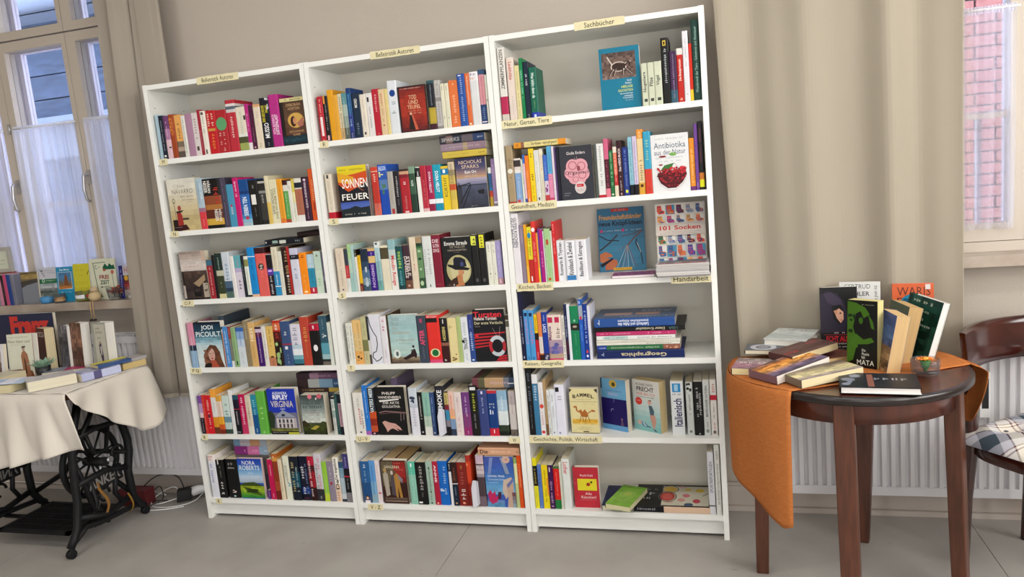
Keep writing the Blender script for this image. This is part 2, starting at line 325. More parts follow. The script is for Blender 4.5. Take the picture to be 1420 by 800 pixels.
def spine_print(A, txt):
    if txt.strip() in ('-', ''): return
    for it in txt.split(' / '):
        q = it.strip().split(';'); k = q[0]; f0 = float(q[1]); f1 = float(q[2]); col = q[3]
        if k in ('r', 'q', 'g') and len(q) >= 6:
            a, b = float(q[4]), float(q[5])
            if k == 'g': A.blobs(a, f0, b, f1, col, 6)
            else: A.rect(a, f0, b, f1, col)
            continue
        wd = float(q[4]); mode = 'U'; off = None; stack = 1
        for e in q[5:]:
            if e in ('U', 'D', 'H'): mode = e
            elif e and e[0] == 'H': mode = 'H'; stack = int(e[1:])
            else: off = float(e)
        u0 = off if off is not None else (1 - wd) / 2; u1 = min(.98, u0 + wd)
        if k == 'o':
            A.ell((u0 + u1) / 2, (f0 + f1) / 2, (u1 - u0) / 2, (f1 - f0) / 2, col)
        elif k == 'c':
            pts = [(.05, .0), (.15, .18), (.35, .33), (.6, .45), (.62, .62), (.45, .78), (.2, .8), (.12, .9), (.4, 1.0), (.7, .96), (.9, .9)]
            A.line([(a, f0 + b * (f1 - f0)) for a, b in pts], .07, col)
        elif k == '~': A.scrib(u0, f0, u1, f1, col, mode)
        elif mode == 'H' and stack > 1:
            wds = k.split(); lines = wds if len(wds) > 1 else list(k)
            for i, ln in enumerate(lines):
                a = f0 + (f1 - f0) * i / len(lines); b = f0 + (f1 - f0) * (i + .75) / len(lines); A.text(ln, u0, a, u1, b, col, 'H')
        else: A.text(k, u0, f0, u1, f1, col, mode, bold=.02)
def make_book(label, W, H, T, bands, spine_txt='-', front=None, hard=False, pagecol='d8ceb8', group=None, name='book', cat='book', back=None, pages_name='pages', bend=0):
    """upright, front cover towards -Y, spine on the left (-X), origin at the bottom front left corner"""
    root = thing(name, label, cat, group=group); b = .0022 if hard else .0007; ins = .0035 if hard else .0004
    mb = MB(); B = parse_bands(bands) if isinstance(bands, str) else bands; e = min(.18 * T, .0022)
    for f0, f1, c in B:
        c_ = hx(c, KB); za = H * (1 - f1); zb = H * (1 - f0)
        # rounded spine, then both outer board faces
        ys = [0, T * .12, T * .5, T * .88, T]; xs = [e, 0, 0, 0, e]
        for i in range(4): mb.face([(xs[i + 1], ys[i + 1], za), (xs[i], ys[i], za), (xs[i], ys[i], zb), (xs[i + 1], ys[i + 1], zb)], c_, 0, True)
        mb.face([(e, 0, za), (W, 0, za), (W, 0, zb), (e, 0, zb)], c_); mb.face([(W, T, za), (e, T, za), (e, T, zb), (W, T, zb)], c_)
    ct = hx(B[0][2], KB); cb = hx(B[-1][2], KB); inn = hx('d8d4cc')
    for y0, y1 in ((0, b), (T - b, T)):
        mb.face([(e, y0, H), (W, y0, H), (W, y1, H), (e, y1, H)], ct); mb.face([(e, y1, 0), (W, y1, 0), (W, y0, 0), (e, y0, 0)], cb)
        mb.face([(W, y0, 0), (W, y1, 0), (W, y1, H), (W, y0, H)], ct)
    mb.face([(W, b, 0), (e, b, 0), (e, b, H), (W, b, H)], inn); mb.face([(e, T - b, 0), (W, T - b, 0), (W, T - b, H), (e, T - b, H)], inn)
    mb.face([(e, 0, H), (e, T, H), (0, T * .88, H), (0, T * .12, H)], ct)
    mb.face([(e + b, b, 0), (e + b, T - b, 0), (e + b, T - b, H), (e + b, b, H)], ct)
    A = Art(mb, lambda u, v, L: (-L * LAY, T * (1 - u), H * (1 - v)), T, H)
    spine_print(A, spine_txt)
    if front:
        F = Art(mb, lambda u, v, L: (W * u, -L * LAY, H * (1 - v)), W, H); front(F)
    mb.build('cover', m_print, root)
    pb = MB(); pc = hx(pagecol, 1.05); pb.box(e + b, W - ins, b, T - b, ins, H - ins, pc); pb.build(pages_name, m_pages, root)
    return root
def upright(root, x, y, z, yaw=0, lean=0):
    root.matrix_world = Matrix.Translation((x, y, z)) @ Matrix.Rotation(yaw, 4, 'Z') @ Matrix.Rotation(lean, 4, 'X')
def spine_out(root, x_right, y, z, lean=0):
    root.matrix_world = Matrix.Translation((x_right, y, z)) @ Matrix.Rotation(lean, 4, 'Y') @ Matrix.Rotation(math.pi / 2, 4, 'Z')
def flat_up(root, loc, yaw=0, tilt=0):
    """front cover up, spine towards -Y when yaw is 0; origin is the spine's right end at the top face"""
    Rm = Matrix(((0, 0, -1, 0), (1, 0, 0, 0), (0, -1, 0, 0), (0, 0, 0, 1)))
    root.matrix_world = Matrix.Translation(loc) @ Matrix.Rotation(yaw, 4, 'Z') @ Matrix.Rotation(tilt, 4, 'X') @ Rm
def flat_down(root, loc, yaw=0):
    """back cover up; origin is the spine's left end at the bottom face"""
    Rm = Matrix(((0, 0, 1, 0), (1, 0, 0, 0), (0, 1, 0, 0), (0, 0, 0, 1)))
    root.matrix_world = Matrix.Translation(loc) @ Matrix.Rotation(yaw, 4, 'Z') @ Rm
def flat_page(root, loc, yaw=0, tilt=0, roll=0):
    """front cover up, title readable from yaw's -Y side, spine on the left; origin bottom left corner of the cover, at its top face"""
    Rm = Matrix.Rotation(-math.pi / 2, 4, 'X')
    root.matrix_world = Matrix.Translation(loc) @ Matrix.Rotation(yaw, 4, 'Z') @ Matrix.Rotation(tilt, 4, 'X') @ Matrix.Rotation(roll, 4, 'Y') @ Rm
# ------------------------------------------------------------ the room shell
WY = .30
def wall_piece(mb, x0, x1, z0, z1, y0=WY, y1=.62): mb.box(x0, x1, y0, y1, z0, z1)
mb = MB()
OP = [(-1.40, -.445, 1.03, 2.80), (3.27, 4.23, 1.03, 2.80)]
wall_piece(mb, -2.3, 5.2, 0, 1.03); wall_piece(mb, -2.3, 5.2, 2.80, 3.2)
wall_piece(mb, -2.3, -1.40, 1.03, 2.80); wall_piece(mb, -.445, 3.27, 1.03, 2.80); wall_piece(mb, 4.23, 5.2, 1.03, 2.80)
struct(mb.build('wall_back', m_wall))
for nm, a in (('wall_left', (-2.4, -2.3, -5.0, .62)), ('wall_right', (5.2, 5.3, -5.0, .62))):
    mb = MB(); mb.box(*a, 0, 3.2); struct(mb.build(nm, m_wall))
mb = MB(); mb.box(-2.4, 5.3, -5.1, -5.0, 0, 3.2); struct(mb.build('wall_front', m_wall))
mb = MB(); mb.box(-2.4, 5.3, -5.1, .62, 3.2, 3.3); struct(mb.build('ceiling', m_ceil))
mb = MB(); mb.box(-2.4, 5.3, -5.1, .62, -.1, -.004, hx('6a6058')); fl = struct(mb.build('floor', m_base))
xs = [-2.4, -.69, 1.309, 3.301, 5.3]
for a, b in zip(xs, xs[1:]):
    mb = MB(); mb.box(a + .0012, b - .0012, -5.1, WY, -.004, 0); mb.build('linoleum_sheet', m_floor, fl)
mb = MB(); mb.box(-2.3, 5.2, .278, WY, 0, .105); mb.box(-2.3, 5.2, .284, WY, .105, .118); mb.box(-2.3, 5.2, .262, .278, 0, .022); struct(bevel(mb.build('baseboard_back', m_base), .003, 1))
for lx, ly in LAMPS:
    r = thing('ceiling_light', 'long white fluorescent ceiling light above %s' % {(.2, -1.5): 'the left bookcase side', (2.4, -1.5): 'the middle of the room', (4.2, -1.5): 'the round table side', (.2, -3.4): 'the rear left', (2.4, -3.4): 'the rear middle', (4.2, -3.4): 'the rear right'}[(lx, ly)], 'lamp', (lx, ly, 3.2), group='ceiling lights')
    mb = MB(); mb.box(-.62, .62, -.17, .17, -.09, 0); mb.build('housing', m_white, r)
# windows ------------------------------------------------------------
def window(name, X0, X1, seams, opens, mir=False):
    root = bpy.data.objects.new(name, None); COL.objects.link(root); root['kind'] = 'structure'
    zb, zt = 1.03, 2.80; y0, y1 = .335, .395
    # sashes: opens = [(x0,x1)...] clear openings, lower z 1.15..2.345, upper 2.443..2.72
    edges = [X0] + seams + [X1]
    for i, (a, b) in enumerate(opens):
        s0, s1 = edges[i], edges[i + 1]; g = .0015
        for kind, (za, zc, oa, oc) in (('lower', (1.083, 2.392, 1.15, 2.345)), ('upper', (2.40, 2.79, 2.443, 2.74))):
            mb = MB()
            mb.box(s0 + g, a, y0, y1, za, zc); mb.box(b, s1 - g, y0, y1, za, zc); mb.box(a, b, y0, y1, za, oa); mb.box(a, b, y0, y1, oc, zc)
            if kind == 'lower': mb.box(a, b, y0 + .02, y1 - .01, 1.54, 1.56)
            SA = bevel(mb.build('sash', m_frame, root), .003, 1)
            mb = MB(); mb.box(a, b, y0 + .03, y0 + .034, oa, oc); mb.build('pane', m_pane, SA)
    mb = MB(); mb.box(X0 - .02, X1 + .02, .325, .40, zb, 1.081); mb.box(X0 - .04, X0, .32, .40, zb, zt); mb.box(X1, X1 + .04, .32, .40, zb, zt); bevel(mb.build('frame', m_frame, root), .003, 1)
    # reveal lining and the outer double window
    mb = MB(); mb.box(X0 - .04, X0 - .02, .40, .62, zb, zt); mb.box(X1 + .02, X1 + .04, .40, .62, zb, zt); mb.box(X0 - .02, X1 + .02, .40, .62, zb, zb + .03); mb.build('reveal', m_frame2, root)
    e2 = [X0] + seams + [X1]; oy = .448
    for i in range(len(e2) - 1):
        for za, zc in ((1.10, 2.38), (2.42, 2.78)):
            mb = MB(); t = .026; a2, b2 = e2[i] + .003, e2[i + 1] - .003
            mb.box(a2, a2 + t, oy, oy + .035, za, zc); mb.box(b2 - t, b2, oy, oy + .035, za, zc); mb.box(a2 + t, b2 - t, oy, oy + .035, za, za + t); mb.box(a2 + t, b2 - t, oy, oy + .035, zc - t, zc)
            if za < 2: mb.box(a2 + t, b2 - t, oy + .005, oy + .03, 1.545, 1.57)
            if za < 2 and mir: mb.box((a2 + b2) / 2 - .008, (a2 + b2) / 2 + .008, oy + .005, oy + .03, za + t, 1.545)
            SA = mb.build('outer_sash', m_frame2, root)
            mb = MB(); mb.box(a2 + t, b2 - t, oy + .016, oy + .019, za + t, zc - t); mb.build('pane', m_pane, SA)
    return root
w1 = window('window_1', -1.375, -.455, [-1.14, -.697], [(-1.335, -1.192), (-1.095, -.726), (-.638, -.495)])
w2 = window('window_2', 3.28, 4.20, [3.512, 3.968], [(3.315, 3.462), (3.56, 3.92), (4.01, 4.15)], True)
def handle(parent, x, z):
    mb = MB(); mb.box(x - .012, x + .012, .325, .335, z - .035, z + .035); mb.tube([(x, .33, z + .01), (x, .30, z + .01), (x, .295, z + .004), (x - .006, .292, z - .06), (x - .002, .296, z - .115), (x + .004, .31, z - .125)], .0075, 10); mb.build('handle', m_metal, parent)
handle(w1, -1.15, 1.66); handle(w1, -.685, 1.675)
def hinge(parent, x, z):
    mb = MB(); mb.tube([(x, .328, z - .025), (x, .328, z + .025)], .006, 8); mb.build('hinge', m_metal, parent)
hinge(w1, -1.14, 1.96)
# marble sills
for n, a, b in (('trim_1', -1.46, -.38), ('trim_2', 3.20, 4.29)):
    mb = MB(); mb.box(a, b, .205, .335, 1.003, 1.045); struct(bevel(mb.build(n, m_sill), .004, 2))
# outside: neighbouring houses
nb = thing('neighbour_house', 'dark slate-clad house with long eaves seen through the left window', 'building', (0, 0, 0))
mb = MB()
for i in range(22):
    z = .2 + i * .22; mb.box(-7, .5, 3.2 - i * .01, 3.26 - i * .01, z, z + .21)
mb.box(-7, .5, 3.27, 3.35, 0, 5.0); mb.build('slate_cladding', m_slate, nb)
mb = MB(); mb.box(-7, .5, 2.75, 3.2, 3.3, 3.38); mb.box(-7, .5, 2.72, 2.78, 3.30, 3.52); mb.tube([(-7, 2.68, 3.36), (.5, 2.68, 3.36)], .07, 10); mb.build('eaves_gutter', m_render, nb)
mb = MB()
for i in range(9):
    mb.face([(-7, 2.72 + i * .25, 3.5 + i * .22), (.5, 2.72 + i * .25, 3.5 + i * .22), (.5, 2.99 + i * .25, 3.735 + i * .22), (-7, 2.99 + i * .25, 3.735 + i * .22)])
mb.build('roof', m_slate, nb)
mb = MB(); mb.box(-7, .5, 3.0, 3.2, 2.05, 2.35); mb.box(-7, .5, 2.9, 3.2, 2.35, 2.42); mb.build('siding_band', m_render, nb)
bw = thing('brick_house', 'red brick house wall seen through the lace of the right window', 'building', (0, 0, 0))
mb = MB(); mb.box(3.0, 8.0, 3.02, 3.3, -.5, 5.0); mb.build('mortar', m_mortar, bw)
bm_ = MB(); bm_.box(0, .235, -.02, .02, 0, .065); proto = bm_.build('brick', m_brick, bw); proto.location = (3.3, 3.0, 1.3); n = 0
for r in range(16):
    for c in range(9):
        z = 1.0 + r * .077; x = 3.25 + c * .25 + (.125 if r % 2 else 0)
        if r == 0 and c == 0: proto.location = (x, 3.0 , z); continue
        o = proto.copy(); COL.objects.link(o); o.parent = bw; o.location = (x, 3.0 + random.uniform(-.004, .004), z); n += 1
mb = MB()
for r in range(-18, 50):
    if 0 <= r < 16: continue
    for c in range(19):
        z = 1.0 + r * .077; x = 3.0 + c * .25 + (.125 if r % 2 else 0); mb.box(x, x + .235, 2.98, 3.02, z, z + .065, skip='k')
o = mb.build('bricks_beyond', m_brick, bw); o['kind'] = 'stuff'
mb = MB(); mb.box(-12, 12, .8, 14, -1.0, -.6); struct(mb.build('ground', m_base))
# lace half curtains
def lace(label, x0, x1, y=.315, z0=1.06, z1=1.955, n=7, mt=None):
    mt = mt or m_lace
    r = thing('lace_curtain', label, 'curtain', ((x0 + x1) / 2, y, z0), group=None); L = (x1 - x0); rd = random.Random(int(x0 * 1000))
    ph = rd.uniform(0, 6)
    def fn(u, v):
        k = 1 - .06 * v * 0; pinch = 1.0
        x = (u - .5) * L * (1 + .03 * math.sin(v * 3)); d = math.sin(u * n * .7 * 6.283 + ph + .6 * math.sin(v * 2.2 + u * 9)) * .014 * (.4 + v * .7) + math.sin(u * n * 1.7 * 6.283 + v) * .003
        return (x, d, (z1 - z0) * (1 - v))
    mb = MB(); mb.grid(fn, 110, 14); VO = mb.build('voile', mt, r)
    mb = MB(); mb.grid(lambda u, v: ((u - .5) * L, math.sin(u * n * 4 * 6.283) * .004, (z1 - z0) + .012 - .028 * v), 120, 2); mb.build('gathered_heading', m_lace, VO)
    mb = MB(); mb.tube([(-L / 2 - .012, 0, z1 - z0), (L / 2 + .012, 0, z1 - z0)], .004, 8); mb.build('rod', m_white, r)
lace('white half-height lace curtain on the broad sash of the left window', -1.105, -.712, n=8)
lace('narrow white lace curtain beside the heavy curtain on the left window', -.648, -.488, n=4)
lace('white lace curtain at the left photo edge on the left window', -1.345, -1.182, n=4)
lace('white half-height lace curtain in front of the brick view, right window', 3.30, 3.475, n=4, z0=1.13, z1=1.925, mt=m_lace2)
# heavy curtains
def heavy(name, label, pts, z0, z1, n=90, amp=.0, hem=.02, mt=None):
    mt = mt or m_curt
    """pts: plan polyline of folds (x, y) for the bottom and the top"""
    bot, top = pts
    def samp(P, u):
        k = u * (len(P) - 1); i = min(int(k), len(P) - 2); f = k - i; f = f * f * (3 - 2 * f); return P[i][0] + (P[i + 1][0] - P[i][0]) * f, P[i][1] + (P[i + 1][1] - P[i][1]) * f
    r = thing(name, label, 'curtain', (bot[0][0], bot[0][1], z0))
    def fn(u, v):
        a = samp(bot, u); b = samp(top, u); x = a[0] + (b[0] - a[0]) * v; y = a[1] + (b[1] - a[1]) * v
        return (x - bot[0][0], y - bot[0][1] + .003 * math.sin(v * 7 + u * 11), (z1 - z0) * v)
    mb = MB(); mb.grid(fn, n, 24); o = mb.build('cloth_panel', mt, r); CP = o; md = o.modifiers.new('t', 'SOLIDIFY'); md.thickness = .003
    mb = MB(); mb.grid(lambda u, v: (fn(u, 0)[0], fn(u, 0)[1] - .003, -.001 + v * hem), n, 1); mb.build('hem', mt, CP)
    return r
heavy('long_curtain', 'beige floor-length-style curtain with three flat folds, left edge beside window', [
    [(-.42, .175), (-.40, .145), (-.36, .15), (-.315, .172), (-.30, .130), (-.26, .135), (-.222, .15), (-.205, .175)],
    [(-.295, .175), (-.285, .145), (-.265, .15), (-.222, .172), (-.212, .130), (-.19, .135), (-.15, .15), (-.135, .175)]], .555, 2.95)
heavy('long_curtain', 'beige curtain panel vanishing behind the left bookcase', [
    [(-.20, .185), (-.19, .160), (-.15, .162), (-.06, .172), (-.03, .172), (-.02, .185)],
    [(-.130, .185), (-.125, .160), (-.10, .162), (-.03, .172), (.0, .172), (.005, .185)]], .555, 2.95)
P = []; T_ = []
for i in range(61):
    t = i / 60; k = .026 * math.cos(6.283 * (t * 2.9 - .04) + .5 * math.sin(t * 9)) + .006 * math.sin(t * 37)
    P.append((2.475 + (3.252 - 2.475) * t, .146 - k)); T_.append((2.405 + (3.255 - 2.405) * t, .146 - k * .8))
heavy('long_curtain', 'wide cream curtain with soft folds right of the bookcases', [P, T_], .62, 2.95, n=180, mt=m_curt2)
mb = MB(); mb.tube([(-1.6, .15, 2.97), (4.4, .15, 2.97)], .014, 10); tag(mb.build('curtain_rail', m_white), 'white curtain rail above both windows', 'rail')
# radiators
def radiator(label, x0, x1, z0, z1, y0=.195, y1=.262):
    r = thing('radiator', label, 'radiator', (x0, y1, z0)); L = x1 - x0; Hh = z1 - z0; D = y1 - y0; n = int(L / .0335)
    mb = MB(); mb.box(0, L, -D * .55, 0, 0, Hh)
    mb.box(0, L, -D - .004, -D * .5, 0, .035); mb.box(0, L, -D - .004, -D * .5, Hh - .035, Hh); mb.box(-.006, 0, -D - .004, 0, 0, Hh); mb.box(L, L + .006, -D - .004, 0, 0, Hh)
    for k in range(n):
        a = k * L / n; w_ = L / n; y = -D; f = [(a, y + .013), (a + w_ * .22, y + .013), (a + w_ * .38, y), (a + w_ * .82, y), (a + w_, y + .013)]
        for (p, q), (p2, q2) in zip(f, f[1:]): mb.face([(p, q, .035), (p2, q2, .035), (p2, q2, Hh - .035), (p, q, Hh - .035)])
    mb.build('ribbed_panel', m_rad, r)
    mb = MB()
    for k in range(int(L / .02)): mb.box(k * .02, k * .02 + .008, -D, 0, Hh, Hh + .008)
    mb.box(0, L, -D, -D + .004, Hh, Hh + .010); mb.box(0, L, -.004, 0, Hh, Hh + .010); o = mb.build('top_grille', m_rad, r); o['kind'] = 'stuff'
    return r
radiator('white ribbed radiator below the left window behind the sewing table', -1.42, -.035, .13, .86)
r2 = radiator('white ribbed radiator behind the round table and chair', 2.57, 4.25, .118, .72)
mb = MB(); mb.box(3.318 - 2.57, 3.352 - 2.57, -.09, -.067, .325, .50); HM = mb.build('heat_meter', m_white, r2)
mb = MB(); mb.box(3.324 - 2.57, 3.346 - 2.57, -.0915, -.09, .36, .475); o = mb.build('meter_window', m_black, HM)

# ------------------------------------------------------------ bookcases
UND = [1.672, 1.350, 1.035, .716, .396, .0795]; TOPS = [z + .022 for z in UND]
NAMES = ['left', 'middle', 'right']
def tape(parent, x0, x1, zc, h, txt, y=0, rz=0, sw=.8, italic=True, z_off=0):
    mb = MB(); th = .0006
    fr = Matrix.Translation(((x0 + x1) / 2, y - th, zc)) @ Matrix.Rotation(rz, 4, 'Y'); W_ = x1 - x0; c = hx('d8cfa8', 1.05)
    def P(u, v, L): q = fr @ Vector(((u - .5) * W_, -L * .0002, (.5 - v) * h)); return tuple(q)
    n = 12; top = [(i / n, random.uniform(-.02, .04)) for i in range(n + 1)]; bot = [(i / n, 1 + random.uniform(-.03, .03)) for i in range(n + 1)]
    mb.face([P(u, v, 0) for u, v in bot] + [P(u, v, 0) for u, v in reversed(top)], c)
    A = Art(mb, P, W_, h)
    if txt:
        wds = txt; A.text(wds, (1 - sw) / 2, .2, (1 + sw) / 2, .8, '181410', 'H', bold=.0)
    mb.build('paper_label', m_tape, parent)
for u in range(3):
    X0 = u * .8 + .0008; X1 = u * .8 + .7992; t = .020
    r = thing('bookcase', 'white %s bookcase of three, %s' % (NAMES[u], ['standing beside the beige curtain', 'between the two others', 'beside the cream curtain']), 'bookcase', (X0, 0, 0)) if False else thing('bookcase', ['white bookcase on the left, its shelves full of novels', 'white bookcase in the middle, taped with single letters', 'white bookcase on the right with nonfiction and half-empty shelves'][u], 'bookcase', (X0, 0, 0), group=None)
    W_ = X1 - X0
    for a in (0, W_ - t):
        mb = MB(); mb.box(a, a + t, 0, .245, 0, 2.02); mb.box(a, a + t, .245, .28, .11, 2.02); bevel(mb.build('side_panel', m_shelf, r), .0008, 1)
    mb = MB(); mb.box(t, W_ - t, .274, .277, .03, 2.0); mb.build('back_panel', m_backp, r)
    mb = MB(); mb.box(t, W_ - t, .0, .274, 1.998, 2.018); bevel(mb.build('top_panel', m_shelf, r), .0008, 1)
    for z in UND:
        mb = MB(); mb.box(t, W_ - t, .0, .272, z, z + .022); bevel(mb.build('shelf', m_shelf, r), .0008, 1)
    mb = MB(); mb.box(t, W_ - t, .024, .04, .014, .0795); bevel(mb.build('plinth', m_shelf, r), .0008, 1)
    mb = MB()
    for a in (t, W_ - t):
        for yy in (.035, .225):
            for k in range(30):
                z = .18 + k * .06; s_ = .0003 if a == t else -.0003; mb.box(min(a, a + s_), max(a, a + s_), yy - .0022, yy + .0022, z, z + .0045)
    o = mb.build('pin_holes', m_black, r); o['kind'] = 'stuff'
    if u == 0:
        tape(r, .282 - X0, .490 - X0, 2.006, .030, 'Belletristik Autoren', sw=.75, rz=-.0)
        for x, z, w_, s_ in ((.052, 1.683, .045, 'M'), (.053, 1.361, .045, 'N'), (.068, 1.043, .062, 'O.P.'), (.055, .725, .06, 'P Q'), (.048, .404, .034, 'R'), (.072, .088, .034, 'R')): tape(r, x - w_ / 2 - X0, x + w_ / 2 - X0, z, .028, s_, sw=.6 if len(s_) > 1 else .3, rz=random.uniform(-.04, .04))
    if u == 1:
        tape(r, 1.102 - X0, 1.317 - X0, 2.008, .030, 'Belletristik Autoren', sw=.75)
        for x, z, w_, s_ in ((.852, 1.683, .04, 'R'), (.853, 1.361, .045, 'S'), (.850, 1.043, .036, 'S'), (.850, .724, .036, 'T'), (.866, .403, .07, 'U - V'), (1.558, .403, .05, 'W'), (.887, .086, .075, 'V - Z')): tape(r, x - w_ / 2 - X0, x + w_ / 2 - X0, z, .028, s_, sw=.65 if len(s_) > 1 else .3, rz=random.uniform(-.04, .04))
    if u == 2:
        tape(r, 1.933 - X0, 2.12 - X0, 2.008, .030, 'Sachbücher', sw=.6)
        for a, b, z, s_ in ((1.622, 1.823, 1.682, 'Natur, Garten, Tiere'), (1.621, 1.815, 1.362, 'Gesundheit, Medizin'), (1.626, 1.775, 1.042, 'Kochen, Backen'), (2.232, 2.378, 1.044, 'Handarbeit'), (1.622, 1.793, .726, 'Reisen, Geografie'), (1.622, 1.925, .408, 'Geschichte, Politik, Wirtschaft')): tape(r, a - X0, b - X0, z, .032, s_, sw=.88)
